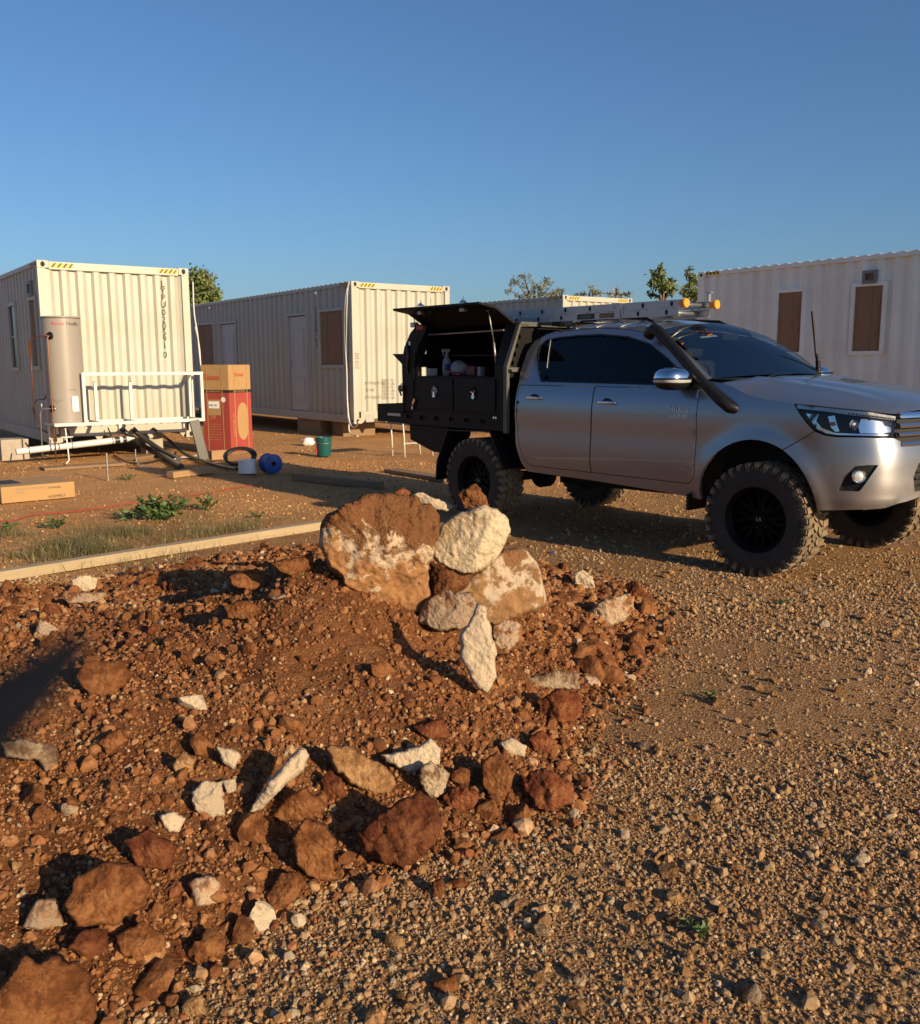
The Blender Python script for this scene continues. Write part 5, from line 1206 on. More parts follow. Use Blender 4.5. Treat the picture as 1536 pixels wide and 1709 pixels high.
# drain pipe slung under the cabin end
A = Vector(pe(27, 754, .34)); B = Vector(pe(192, 735, .34)); dd = (B - A).normalized()
pv = at_cabin('drain_pipe', 'white plastic drain pipe slung below the end of the heater cabin', 'pipe')
mb = MB(); mb.tube([A, B], .052, 20); mb.build('pipe', M['pvc'], pv, True, .8)
mb = MB(); mb.tube([B - dd * .01, B + dd * .07], .058, 16); mb.tube([B + dd * .12, B + dd * .18], .058, 16); mb.build('rubber_coupling', M['black_hose'], pv, True, .8)
mb = MB(); mb.tube([B + dd * .07, B + dd * .12], .052, 16); mb.tube([B + dd * .18, B + dd * .32], [.052, .008], 16); mb.build('pipe_tip', M['pvc'], pv, True, .8)
for t in (.12, .55, .97):
    q = A.lerp(B, t); mb = MB(); mb.tube([q + Vector((0, 0, .05)), Vector((q.x, q.y + .2, .50 if t > .3 else .32))], .012, 6); mb.tube([q + Vector((0, -.03, -.05)), q + Vector((0, -.058, 0)), q + Vector((0, -.03, .05))], .006, 6); mb.build('hanger', M['black_hose'], pv, True)
# black conduits
def G(px, py, z=0.): p = gp(px, py, z); return (float(p[0]), float(p[1]), float(p[2]))
def tubething(name, label, cat, pts, r, m, group=None, n=8, loops=1):
    P = [np.array(p, float) for p in pts]; q = []
    for i in range(len(P) - 1):
        a, b, c, d = P[max(i - 1, 0)], P[i], P[i + 1], P[min(i + 2, len(P) - 1)]
        for k in range(6): t = k / 6; q.append(.5 * (2 * b + (c - a) * t + (2 * a - 5 * b + 4 * c - d) * t * t + (3 * b - a - 3 * c + d) * t**3))
    q.append(P[-1]); base = Vector(q[0]); mb = MB(); mb.tube([Vector(x) - base for x in q], r, n); o = mb.build(name, m, None, True, 1.2); o.location = base; return tag(o, label, cat, group)
def W1(px, py, D): q = pe(px, py, D); return (O1[0] + EX.x * q[0] + LY.x * q[1], O1[1] + EX.y * q[0] + LY.y * q[1], q[2])
tubething('conduit', 'thick black conduit dropping from under the cabin floor, leftmost of the pair', 'conduit', [W1(203, 715, .1), W1(214, 725, .15), G(245, 747, .13), G(270, 760, .05), G(302, 778, .045)], .045, M['black_hose'])
tubething('conduit', 'thick black conduit lying beside its twin with a white tie', 'conduit', [W1(222, 715, .1), W1(232, 725, .12), G(262, 747, .15), G(285, 760, .06), G(298, 766, .045)], .045, M['black_hose'])
tubething('conduit', 'thin black conduit looping from the cabin floor towards the cable coil', 'conduit', [W1(255, 715, .05), W1(268, 724, .08), G(285, 737, .16), G(305, 755, .06), G(335, 768, .03), G(370, 778, .03), G(395, 783, .03)], .026, M['black_hose'])
tubething('cable', 'black cable slack on the soil below the drain pipe', 'cable', [G(190, 760, .02), G(215, 772, .02), G(245, 772, .02), G(275, 765, .02)], .014, M['black_hose'])
tubething('cable', 'pale wire curling up from the soil under the cabin end', 'cable', [G(226, 750, .12), G(227, 765, .03), G(233, 777, .012), G(255, 780, .01)], .008, M['white_cable'])
tubething('cable', 'white cable bundle strewn before the red carton', 'cable', [G(292, 766, .05), G(305, 763, .03), G(318, 764, .02), G(330, 760, .03), G(345, 770, .02), G(372, 777, .015)], .011, M['white_cable'])
o = bev(MB().box((-.08, -.02, 0), (.08, .02, .66)).build('black_panel', M['black_hose']), .006); p = G(341, 768); o.location = p; o.rotation_euler = (radians(-6), radians(-10), CYAW); tag(o, 'black strip of sheet leaning between stand and red carton', 'panel')
def W2s(px, py, off):
    d = ray(px, py); n = np.array([EX.x, EX.y, 0]); p = np.array([O2[0] - EX.x * off, O2[1] - EX.y * off, 0]); t = ((p - CAMO) @ n) / (d @ n); return tuple(CAMO + d * t)
tubething('hanging_cable', 'white cable hanging down the corner of the door cabin', 'cable', [W2s(583, 470, .02), W2s(577, 500, .03), W2s(576, 560, .03), W2s(579, 620, .03), W2s(580, 670, .04), W2s(584, 706, .10), W2s(592, 713, .3), W2s(599, 704, .4)], .016, M['white_cable'])
tubething('hanging_cable', 'second white cable looped beside the corner cable of the door cabin', 'cable', [W2s(581, 476, .015), W2s(579, 520, .02), W2s(578.5, 600, .02), W2s(578, 660, .03), W2s(582, 700, .08), W2s(584, 722, .14), W2s(597, 728, .2)], .014, M['white_cable'])
def W1b(px, py): q = dp(px, py, 16.65); return tuple(q)
tubething('hanging_cable', 'thin white cable hanging behind the right edge of the heater cabin', 'cable', [W1b(322, 470), W1b(324, 520), W1b(330, 560), W1b(334, 600), W1b(339, 640), W1b(338, 662), W1b(341, 690)], .012, M['white_cable'])
tubething('hanging_cable', 'loose white cable end beside the right upright of the stand', 'cable', [W1b(326, 545), W1b(333, 580), W1b(336, 625), W1b(340, 650), W1b(336, 672)], .010, M['white_cable'])
# red carton
p = gp(386.5, 757); e2 = Vector((.43, .903, 0)).normalized(); ang = atan2(e2.y, e2.x)
rc_ = thing('tall_carton', 'tall red and brown appliance carton standing on soil beside the stand', 'carton', (p[0], p[1], 0), ang)
Wd, Hc = .60, 1.53
bev(MB().box((0, 0, .02), (Wd, Wd, 1.085)).build('carton_body', M['carton_red'], rc_), .006); bev(MB().box((.001, .001, 1.087), (Wd - .001, Wd - .001, Hc)).build('carton_cap', M['carton'], rc_), .006)
MB().box((-.002, -.002, 1.05), (Wd + .002, Wd + .002, 1.10)).build('dark_band', M['black_sticker'], rc_)
mb = MB(); mb.prism(smooth_poly([(.20, .22), (.50, .22), (.50, .87), (.20, .87)], 2), lambda a, b, t: (a, t, b), -.003, .01); mb.build('printed_tank', M['carton'], rc_)
fl = lambda x, z: frame_m((-.0025, x, z), (0, -1, 0), (0, 0, 1))
text('carton_logo', 'Rinnai', .15, M['red_print'], rc_, fl(.55, 1.27)); text('carton_logo', 'Rinnai', .10, M['red_print'], rc_, frame_m((.16, -.0025, 1.33), (1, 0, 0), (0, 0, 1)))
text('band_print', 'HOT WATER HEATER', .032, M['carton'], rc_, fl(.50, 1.062), .003); text('band_print', 'HOT WATER HEATER', .032, M['carton'], rc_, frame_m((.12, -.004, 1.062), (1, 0, 0), (0, 0, 1)), .003)
text('panel_print', '250', .085, M['carton'], rc_, fl(.44, .60)); text('side_print', 'HOTFLO', .10, M['carton'], rc_, frame_m((.15, -.0025, .30), (0, 0, 1), (-1, 0, 0)))
for i in range(7): MB().box((-.0015, .20, .50 - i * .045), (.01, .47, .507 - i * .045)).build('print_line', M['carton'], rc_)
MB().box((-.004, .20, .66), (.01, .48, .93)).build('paper_patch', M['carton'], rc_); st = MB().box((-.006, .22, .78), (.01, .45, .90)).build('shipping_label', M['film'], rc_); text('label_print', '8288 1305', .04, M['print'], st, frame_m((-.0065, .44, .82), (0, -1, 0), (0, 0, 1)), .001)
mb = MB(); mb.lathe([(0, 0), (.045, 0), (.045, .003), (0, .004)], 16, 'x', (-.005, .13, .93)); mb.build('round_sticker', M['film'], rc_)
for q in (.14, .48): MB().box((-.0035, q, .02), (.0, q + .014, Hc + .002)).build('strap', M['yellow'] if False else M['carton'], rc_); MB().box((q, -.0055, .02), (q + .014, .0, Hc + .002)).build('strap', M['carton'], rc_)
MB().box((-.03, -.03, -.02), (Wd + .03, Wd + .03, .02)).build('carton_base', M['timber_dark'], rc_)
# flat carton
a, b = gp(3, 841), gp(126, 829.5); ex = Vector((b[0] - a[0], b[1] - a[1], 0)); Lc = ex.length; ang = atan2(ex.y, ex.x)
fcn = thing('flat_carton', 'long flat brown cardboard carton lying on the ground at left edge', 'carton', (a[0], a[1], 0), ang)
bev(MB().box((0, 0, .0), (Lc, .78, .185)).build('carton_box', M['carton'], fcn), .006)
MB().box((.0, .25, .1855), (.30, .65, .188)).build('dark_print', M['print'], fcn); MB().box((-.003, .37, .01), (.0, .42, .18)).build('tape', M['film'], fcn)
text('carton_print', 'HANDLE WITH CARE\n26 pcs', .032, M['grey_print'], fcn, frame_m((.16, -.0015, .135), (1, 0, 0), (0, 0, 1))); text('carton_print', 'KITPANEL', .034, M['print'], fcn, frame_m((.50, -.0015, .125), (1, 0, 0), (0, 0, 1))); text('carton_print', 'ASSEMBLY', .044, M['print'], fcn, frame_m((.50, -.0015, .02), (1, 0, 0), (0, 0, 1)))
MB().box((.478, -.002, .02), (.481, .0, .165)).build('print_rule', M['grey_print'], fcn)
# timbers
def timber(name, label, a, b, w, h, m, z=0., cat='timber', over=0., group=None):
    a, b = Vector(a), Vector(b); d = b - a; d.z = 0; a = a - d.normalized() * over; d = b - a
    n = max(1, int(d.length / .4)); mb = MB(); L = d.length; o = bev(MB().box((0, -w / 2, 0), (L, w / 2, h)).build(name, m), .004)
    o.location = (a.x, a.y, z); o.rotation_euler = (0, 0, atan2(d.y, d.x)); return tag(o, label, cat, group)
timber('timber_beam', 'long pale timber beam lying behind the dirt mound', gp(0, 968), gp(548, 880), .10, .075, M['timber'], -.005, over=1.2)
timber('timber_offcut', 'short brown timber offcut by the black conduits', gp(284, 797), gp(356, 788), .14, .085, M['timber_brown'], -.005)
timber('timber_plank', 'dark plank lying in the shadow behind the dirt mound', gp(492, 800), gp(636, 815), .12, .09, M['timber_dark'], -.005)
timber('timber_plank', 'thin dark plank end by the rear wheel of the ute', gp(652, 787), gp(752, 803), .22, .05, M['timber_dark'], -.005)
timber('timber_plank', 'flat dirty plank on the soil beneath the drain pipe', gp(70, 784), gp(205, 775), .30, .04, M['timber_dark'], -.005)
timber('timber_block', 'squared timber block at the foot of the red carton', gp(351, 767), gp(377, 765), .12, .15, M['timber_brown'], -.005)
timber('timber_plank', 'weathered plank under the edge of the heater cabin', gp(215, 768), gp(285, 757), .25, .05, M['timber_dark'], -.005)
o = MB().tube([(0, 0, -.05), (.0, 0, .345)], .013, 10); o.tube([(0, 0, .345), (0, 0, .36)], .017, 10); k = o.build('steel_stake', M['steel'], None, True, .8); k.location = G(180.5, 801); tag(k, 'thin steel stake standing upright in the soil', 'stake')
# bucket, bag, reels
p = G(541, 761); bk = thing('bucket', 'teal plastic bucket standing on the soil before the door cabin', 'bucket', p, .3)
mb = MB(); mb.lathe([(0, 0), (.112, 0), (.118, .01), (.134, .30), (.142, .30), (.142, .318), (.134, .32), (.128, .31), (.108, .02), (0, .02)], 32); mb.build('bucket_body', M['teal_plastic'], bk, True, .7)
mb = MB(); mb.lathe([(.137, .26), (.144, .262), (.144, .275), (.137, .278)], 32); mb.build('rim_band', M['teal_plastic'], bk, True, .7); mb = MB(); mb.tube([(.143 * cos(t), .143 * sin(t), .27 - .10 * sin((t + 2.6) / 2 * 1.0) if False else .27 - .05 * sin(t + pi)) for t in np.linspace(pi, 2 * pi, 14)], .004, 6); mb.build('handle', M['steel'], bk, True)
MB().box((-.142, -.03, .06), (-.115, .05, .16)).build('sticker', M['red_plastic'], bk)
o = blobmesh('plastic_bag', M['film'], G(514, 743), .12, .09, .085, 12, .4); o.location.z += .06; tag(o, 'crumpled white plastic bag on the soil left of the bucket', 'bag')
def reel(name, label, loc, r, w, m, rot):
    t = thing(name, label, 'cable reel', loc); t.rotation_euler = rot
    for z in (-w / 2, w / 2 - .012): mb = MB(); mb.lathe([(.035, z), (r - .006, z), (r, z + .003), (r, z + .009), (r - .006, z + .012), (.035, z + .012), (.035, z)], 36); mb.build('flange', m, t, True, .6)
    mb = MB(); mb.lathe([(.035, -w / 2), (.035, w / 2)], 20); mb.build('hub', M['dark_hole'] if m is M['blue_plastic'] else m, t, True)
    mb = MB()
    rr = r * .86
    pts = [(rr * cos(a), rr * sin(a), -w / 2 + .018 + (w - .036) * a / (2 * pi * 9)) for a in np.linspace(0, 2 * pi * 9, 200)]; mb.tube(pts, (w - .03) / 9 * .55, 6); mb.lathe([(rr * .93, -w / 2 + .012), (rr * .93, w / 2 - .012)], 24); mb.build('wound_cable', m, t, True); return t
p = gp(452, 789); reel('cable_reel', 'blue cable reel lying on its side in the shadow', (p[0], p[1], .135), .14, .20, M['blue_plastic'], (radians(90), 0, radians(38)))
p = gp(413, 790); reel('cable_reel', 'small white cable reel standing beside the blue one', (p[0], p[1], .10), .13, .19, M['white_plastic'], (0, 0, 0))
p = gp(400, 776); ct = []
for k in range(5):
    for a in np.linspace(0, 2 * pi, 26)[:-1]: ct.append((p[0] + (.20 + .012 * k) * cos(a), p[1] + .10 * sin(a) + k * .014, max(.022, .12 + .12 * sin(a) + .004 * k)))
mb = MB(); mb.tube([Vector(q) - Vector((p[0], p[1], 0)) for q in ct], .018, 6); o = mb.build('hose_coil', M['black_hose'], None, True); o.location = (p[0], p[1], 0); tag(o, 'coil of black hose behind the white reel', 'hose')
tubething('string_line', 'thin red string line stretched over the soil', 'string', [G(-40, 870, .01), G(20, 868, .012), G(60, 858, .012), G(130, 853, .012), G(225, 838, .02), G(300, 830, .012), G(380, 816, .012), G(440, 806, .01)], .0035, M['red_plastic'], n=5)
# small camp table behind the ute
p = gp(676, 764); tb = thing('camp_table', 'small folding table with thin white legs behind the tray drawer', 'table', (p[0], p[1], 0), .6)
for x, y in ((0, 0), (.55, 0), (0, .4), (.55, .4)): mb = MB(); mb.tube([(x, y, 0), (x * .96 - .01, y, .32), (x * .96 - .03, y, .58)], .014, 6); mb.build('leg', M['white_steel'], tb, True)
MB().box((-.08, -.05, .58), (.60, .45, .60)).build('table_top', M['alu'], tb); MB().box((-.02, .05, .22), (.55, .08, .24)).build('stretcher', M['alu'], tb)
o = bev(MB().box((-.1, -.08, 0), (.1, .08, .12)).build('silver_case', M['alu']), .01); o.location = (p[0] + .02, p[1] + .15, .60); o.rotation_euler = (0, 0, .4); tag(o, 'small silver case standing on the folding table', 'case')

# ------------------------------------------------------------------ stones traced one by one
DIST = {}
def stone(poly, m, label, thick=.45, push=0., seed=0, smooth=1, dome=.5, name='stone', facets=7, rough=1., cat='stone', group=None):
    poly = smooth_poly(poly, smooth) if smooth else poly; q = np.array(poly); cx, cy = (q.max(0) + q.min(0)) / 2; by = q[:, 1].max()
    base = hit(cx, min(by - 2, 1700)); c0 = ray(cx, cy); c0 = c0 / np.linalg.norm(c0)
    dist = DIST.get(label, (base - CAMO) @ c0 + push); cen = CAMO + c0 * dist
    Rr = np.array([c0[1], -c0[0], 0]); Rr /= np.linalg.norm(Rr); Uu = np.cross(Rr, c0)
    L = []
    for px, py in poly:
        d = ray(px, py); P = CAMO + d * (dist / (d @ c0)); L.append(((P - cen) @ Rr, (P - cen) @ Uu))
    L = np.array(L); size = max(np.ptp(L[:, 0]), np.ptp(L[:, 1])); mn = min(np.ptp(L[:, 0]), np.ptp(L[:, 1]))
    rg = np.random.default_rng(seed + 100); step = size / (46 if size > .3 else (34 if size > .12 else 18))
    lp = np.array(resample([tuple(p) for p in L], step * .8)); nrm = lp - lp.mean(0); nrm /= np.linalg.norm(nrm, axis=1)[:, None] + 1e-9
    P3 = np.c_[lp / size, np.full(len(lp), seed * .37)]
    lp = lp + nrm * ((.05 * n3(P3, 5., seed) + .04 * n3(P3, 12., seed + 1) + .02 * n3(P3, 26., seed + 3)) * size * rough)[:, None]
    v, tri = cdt([tuple(p) for p in lp], [], step)
    d = pdist(v, lp); bnd = d < 1e-6; v[~bnd] += rg.uniform(-.28, .28, (int((~bnd).sum()), 2)) * step * (d[~bnd] > step)[:, None]
    v, tri = (v, tri); d = pdist(v, lp) * ~bnd; dm = max(d.max(), 1e-6)
    T = mn * thick; dn = np.clip(d / dm, 0, 1); h0 = np.sqrt(np.clip(1 - (1 - dn) ** 2, 0, 1)) ** (1.1 - dome); e_ = np.clip(dn / .34, 0, 1); h0 = .35 * h0 + .65 * np.sqrt(1 - (1 - e_) ** 2) if rough > .8 else h0; h = h0.copy(); vn = v / (size / 2)
    for k in range(facets):
        a = rg.uniform(0, 2 * pi); g = rg.uniform(.2, 1.0); pl = rg.uniform(.45, .9) - g * (vn[:, 0] * cos(a) + vn[:, 1] * sin(a)) * .8 + .10
        h = -.012 * np.logaddexp(-h / .012, -np.maximum(.05, pl) / .012)
    h = np.maximum(h, 0) * np.clip(d / (step * 1.1), 0, 1) ** .6
    Q3 = np.c_[v / size, h * .5 + seed * .37]
    h = h + (d > 1e-6) * rough * (.13 * n3(Q3, 4., seed + 2) + .12 * n3(Q3, 10., seed + 5) + .13 * np.abs(n3(Q3, 19., seed + 7)) + .08 * n3(Q3, 42., seed + 9))
    side = v + (rough * .035 * size * np.stack([n3(Q3, 7., seed + 11), n3(Q3, 7., seed + 12)], 1)) * ~bnd[:, None]
    front = side[:, 0:1] * Rr + side[:, 1:2] * Uu - c0 * (h * T)[:, None]; back = v[:, 0:1] * Rr + v[:, 1:2] * Uu + c0 * (np.where(bnd, 0, np.sqrt(dn)) * T * .9)[:, None]
    n = len(v); mp = np.where(bnd, np.arange(n), np.arange(n) + n); V = np.r_[front, back]
    F = [tuple(map(int, t)) for t in tri] + [tuple(int(mp[i]) for i in t[::-1]) for t in tri]
    o = mesh_obj(name, V, F, m, None, True); bm = bmesh.new(); bm.from_mesh(o.data); bmesh.ops.delete(bm, geom=[x for x in bm.verts if not x.link_faces], context='VERTS')
    bmesh.ops.recalc_face_normals(bm, faces=bm.faces); bm.to_mesh(o.data); bm.free()
    o.location = cen; return tag(o, label, cat, group)
ST = [
 ([(537, 905), (545, 868), (575, 848), (610, 832), (650, 823), (690, 826), (715, 840), (732, 862), (736, 890), (724, 925), (716, 965), (724, 1015), (700, 1026), (664, 1020), (625, 1010), (580, 990), (548, 955)], 'boulder_a', 'big brown boulder with pale crust atop the mound', .42, .05, 'boulder'),
 ([(700, 1036), (722, 992), (760, 972), (800, 950), (835, 918), (868, 914), (892, 930), (905, 965), (913, 1000), (905, 1016), (870, 1030), (830, 1046), (765, 1052)], 'boulder_c', 'rounded tan boulder underneath the cream one', .42, .12, 'boulder'),
 ([(722, 925), (728, 895), (745, 868), (775, 852), (824, 839), (857, 878), (838, 920), (815, 950), (780, 962), (748, 950), (728, 937)], 'cream_rock', 'smooth cream boulder perched between the two larger boulders', .45, -.02, 'boulder'),
 ([(696, 1040), (712, 1004), (745, 985), (790, 990), (800, 1015), (785, 1046), (735, 1056)], 'mixed_rock', 'low pale slab wedged between the big boulder and the fang-shaped stone', .45, 0, 'stone'),
 ([(716, 935), (735, 945), (775, 958), (800, 952), (775, 985), (722, 1002)], 'brown_rock', 'brown soil lump packed beneath the cream boulder', .6, 0, 'clod'),
 ([(765, 824), (795, 807), (812, 830), (817, 845), (787, 852), (773, 846)], 'brown_rock', 'rough brown clod sitting on the cream boulder', .5, .14, 'clod'),
 ([(684, 828), (700, 822), (722, 827), (742, 836), (758, 846), (746, 855), (722, 850), (700, 842)], 'white_rock', 'thin pale slab behind the big crusted boulder', .5, .35, 'stone'),
 ([(656, 822), (672, 812), (686, 822), (680, 830), (662, 830)], 'red_rock', 'small red clod on top edge of the big crusted boulder', .5, .15, 'clod'),
 ([(796, 1002), (812, 1010), (820, 1045), (827, 1090), (825, 1125), (812, 1160), (795, 1146), (778, 1120), (763, 1100), (772, 1062), (784, 1035)], 'white_rock', 'tall pale fang-shaped stone leaning below the tan boulder', .35, -.06, 'stone'),
 ([(822, 1045), (848, 1034), (872, 1043), (868, 1066), (845, 1091), (826, 1082)], 'mixed_rock', 'hollow reddish stone right of the fang-shaped stone', .4, .03, 'stone'),
 ([(957, 955), (972, 949), (990, 964), (994, 982), (976, 986), (960, 976)], 'white_rock', 'pale upright stone on the right tail of the mound', .4, 0, 'stone'),
 ([(978, 1028), (1008, 1000), (1052, 990), (1062, 1015), (1040, 1039), (1000, 1047)], 'mixed_rock', 'brown slab with pale lower edge at the right tip of the mound', .4, 0, 'stone'),
 ([(1044, 976), (1060, 967), (1085, 994), (1076, 1005), (1050, 997)], 'red_rock', 'dark red stone at the far right tip of the mound', .5, .03, 'stone'),
 ([(873, 1132), (928, 1119), (966, 1124), (966, 1150), (922, 1151), (880, 1146)], 'grey_rock', 'grey-white slab lying at the right foot of the mound', .5, 0, 'stone'),
 ([(895, 1170), (925, 1152), (950, 1150), (974, 1162), (971, 1196), (940, 1211), (903, 1196)], 'red_rock', 'orange-red lumpy stone below the grey-white slab', .5, 0, 'stone'),
 ([(870, 1302), (885, 1285), (930, 1289), (959, 1310), (956, 1341), (920, 1359), (890, 1346)], 'red_rock', 'big red stone at the bottom right of the mound', .5, 0, 'stone'),
 ([(738, 1328), (768, 1308), (802, 1324), (792, 1350), (752, 1357)], 'red_rock', 'dark maroon stone between red lump and brown stone', .5, 0, 'stone'),
 ([(803, 1272), (830, 1254), (860, 1290), (846, 1331), (820, 1332), (803, 1312)], 'brown_rock', 'upright brown stone left of the big red stone', .5, 0, 'stone'),
 ([(540, 1246), (580, 1243), (642, 1278), (659, 1305), (650, 1326), (600, 1316), (558, 1286)], 'tan_rock', 'large flat tan stone on the lower slope', .35, 0, 'stone'),
 ([(637, 1260), (690, 1248), (720, 1231), (738, 1250), (732, 1276), (680, 1289), (645, 1274)], 'white_rock', 'curved whitish stone beside the large flat tan stone', .4, 0, 'stone'),
 ([(414, 1360), (430, 1328), (460, 1288), (500, 1250), (518, 1258), (506, 1286), (470, 1316), (440, 1347)], 'white_rock', 'long white shard lying diagonally on the lower slope', .5, -.04, 'stone'),
 ([(455, 1362), (480, 1330), (510, 1314), (541, 1340), (536, 1366), (470, 1372)], 'brown_rock', 'brown faceted stone just below the white shard', .45, 0, 'stone'),
 ([(484, 1397), (510, 1364), (546, 1375), (561, 1405), (556, 1466), (530, 1472), (498, 1450)], 'brown_rock', 'brown egg-shaped stone standing at the foot of the mound', .5, -.03, 'stone'),
 ([(598, 1392), (640, 1350), (700, 1322), (732, 1345), (739, 1376), (726, 1411), (690, 1442), (640, 1447), (608, 1422)], 'red_rock', 'largest red lumpy stone at the front foot of the mound', .5, -.03, 'stone'),
 ([(440, 1497), (468, 1455), (500, 1453), (512, 1475), (490, 1506), (450, 1522)], 'brown_rock', 'brown wedge-shaped stone left of the egg-shaped stone', .5, 0, 'stone'),
 ([(104, 1512), (130, 1460), (170, 1437), (230, 1444), (253, 1475), (240, 1512), (190, 1541), (130, 1547)], 'brown_rock', 'large smooth flat brown stone near the bottom left', .4, -.03, 'boulder'),
 ([(-60, 1690), (0, 1640), (40, 1600), (100, 1591), (157, 1620), (160, 1709), (120, 1800), (-40, 1800)], 'brown_rock', 'big orange-brown rough boulder in the bottom left corner', .4, -.05, 'boulder'),
 ([(112, 1582), (140, 1550), (180, 1550), (182, 1590), (150, 1607)], 'red_rock', 'reddish stone tucked under the smooth flat stone', .5, 0, 'stone'),
 ([(193, 1562), (240, 1535), (276, 1560), (271, 1591), (230, 1607), (199, 1592)], 'brown_rock', 'cracked brown stone right below the smooth flat stone', .5, 0, 'stone'),
 ([(38, 1547), (60, 1500), (100, 1498), (105, 1546), (75, 1557)], 'mixed_rock', 'white-bottomed stone left of the smooth flat stone', .4, 0, 'stone'),
 ([(318, 1322), (338, 1302), (371, 1305), (376, 1361), (345, 1367), (324, 1352)], 'white_rock', 'blocky white stone left of the long white shard', .5, 0, 'stone'),
 ([(370, 1302), (394, 1300), (396, 1320), (379, 1326)], 'white_rock', 'little white stone touching the blocky white stone', .5, 0, 'stone'),
 ([(360, 1245), (398, 1254), (404, 1262), (390, 1287), (372, 1272)], 'white_rock', 'white triangular stone above the blocky white stone', .35, 0, 'stone'),
 ([(264, 1360), (290, 1354), (311, 1365), (299, 1391), (275, 1387)], 'white_rock', 'small jagged white stone below left of the blocky one', .4, 0, 'stone'),
 ([(286, 1276), (305, 1254), (326, 1265), (321, 1291), (295, 1294)], 'tan_rock', 'small tan angular stone above the blocky white stone', .5, 0, 'stone'),
 ([(314, 1236), (330, 1219), (356, 1240), (357, 1266), (325, 1262)], 'brown_rock', 'brown five-sided stone beside the small tan angular one', .5, 0, 'stone'),
 ([(0, 1238), (40, 1234), (96, 1244), (97, 1276), (80, 1297), (64, 1270), (8, 1264)], 'grey_rock', 'pale tapering slab at the left edge of the mound', .4, 0, 'stone'),
 ([(124, 1132), (140, 1105), (200, 1099), (222, 1125), (196, 1161), (150, 1162)], 'brown_rock', 'flat brown slab half buried high on the left slope', .3, 0, 'stone'),
 ([(163, 1237), (200, 1214), (217, 1235), (180, 1262)], 'brown_rock', 'brown rectangular stone half way up the left slope', .45, 0, 'stone'),
 ([(118, 967), (140, 960), (164, 964), (162, 985), (125, 990)], 'white_rock', 'pinkish white stone by the timber beam', .5, 0, 'stone'),
 ([(110, 990), (165, 988), (200, 990), (212, 1001), (180, 1007), (112, 1008)], 'mixed_rock', 'pale slab beneath the pinkish white stone', .5, 0, 'stone'),
 ([(378, 962), (430, 945), (462, 970), (430, 986), (390, 982)], 'brown_rock', 'brown slab near the top of the slope by the beam', .45, 0, 'stone'),
 ([(374, 1012), (410, 999), (437, 1015), (422, 1037), (380, 1032)], 'brown_rock', 'squat brown stone below the top slab', .45, 0, 'stone'),
 ([(448, 940), (520, 924), (527, 950), (480, 962)], 'brown_rock', 'long dark slab lying left of the big boulder', .5, 0, 'stone'),
 ([(203, 1402), (245, 1384), (298, 1410), (286, 1457), (228, 1447)], 'red_rock', 'red-brown stone above the smooth flat stone', .4, 0, 'stone'),
 ([(311, 1472), (345, 1457), (373, 1475), (369, 1506), (328, 1517)], 'mixed_rock', 'speckled pinkish stone right of the smooth flat stone', .5, 0, 'stone'),
 ([(688, 1212), (740, 1199), (752, 1230), (714, 1237)], 'red_rock', 'red stone above the curved whitish stone', .45, 0, 'stone'),
 ([(482, 1527), (509, 1522), (513, 1545), (490, 1551)], 'cream_rock', 'pale yellow stone on gravel in front of the mound', .55, 0, 'stone'),
 ([(487, 1503), (506, 1498), (512, 1514), (494, 1522)], 'cream_rock', 'pale yellow stone touching its twin before the mound', .55, .02, 'stone'),
 ([(700, 1280), (720, 1270), (750, 1290), (745, 1325), (720, 1335), (700, 1310)], 'grey_rock', 'greyish ridged stone right of the large flat tan stone', .5, 0, 'stone'),
 ([(752, 1287), (768, 1280), (785, 1283), (786, 1305), (765, 1312), (753, 1302)], 'brown_rock', 'small brown cube-like stone beside the greyish ridged stone', .5, 0, 'stone'),
 ([(830, 1240), (852, 1230), (880, 1245), (875, 1262), (850, 1262)], 'white_rock', 'small flat white stone near the right foot of the mound', .45, 0, 'stone'),
 ([(880, 1232), (905, 1218), (925, 1235), (920, 1258), (895, 1260)], 'red_rock', 'small red stone beside the small flat white one', .5, 0, 'stone'),
 ([(535, 1300), (552, 1284), (570, 1300), (580, 1330), (540, 1342)], 'red_rock', 'dark red triangular stone under the large flat tan stone', .5, 0, 'stone'),
 ([(828, 1505), (868, 1488), (872, 1515), (840, 1520)], 'grey_rock', 'layered grey-tan stone on the gravel before the mound', .5, 0, 'stone'),
 ([(750, 1470), (772, 1464), (782, 1478), (770, 1488), (752, 1486)], 'red_rock', 'lone red stone on gravel below the largest red lump', .5, 0, 'stone'),
 ([(720, 1472), (738, 1465), (745, 1485), (733, 1503), (722, 1495)], 'brown_rock', 'little brown clod next to the lone red stone', .5, 0, 'clod'),
 ([(1420, 1436), (1436, 1420), (1456, 1430), (1450, 1441), (1428, 1444)], 'cream_rock', 'lone whitish stone on the gravel at the right', .5, 0, 'stone'),
 ([(1365, 1040), (1375, 1031), (1386, 1038), (1384, 1048), (1368, 1048)], 'cream_rock', 'pale stone on gravel before the front wheel', .5, 0, 'stone'),
 ([(1332, 1066), (1340, 1063), (1345, 1073), (1333, 1074)], 'cream_rock', 'tiny pale stone left of the pale wheel-side stone', .5, 0, 'stone'),
 ([(1484, 1052), (1500, 1048), (1506, 1056), (1492, 1063)], 'tan_rock', 'tan stone on gravel near the right edge', .5, 0, 'stone'),
 ([(1068, 1530), (1090, 1522), (1097, 1538), (1082, 1548), (1070, 1545)], 'tan_rock', 'tan stone standing out of the front gravel', .5, 0, 'stone'),
 ([(955, 1632), (968, 1615), (980, 1630), (975, 1650), (960, 1645)], 'grey_rock', 'grey-brown stone in the front gravel', .5, 0, 'stone'),
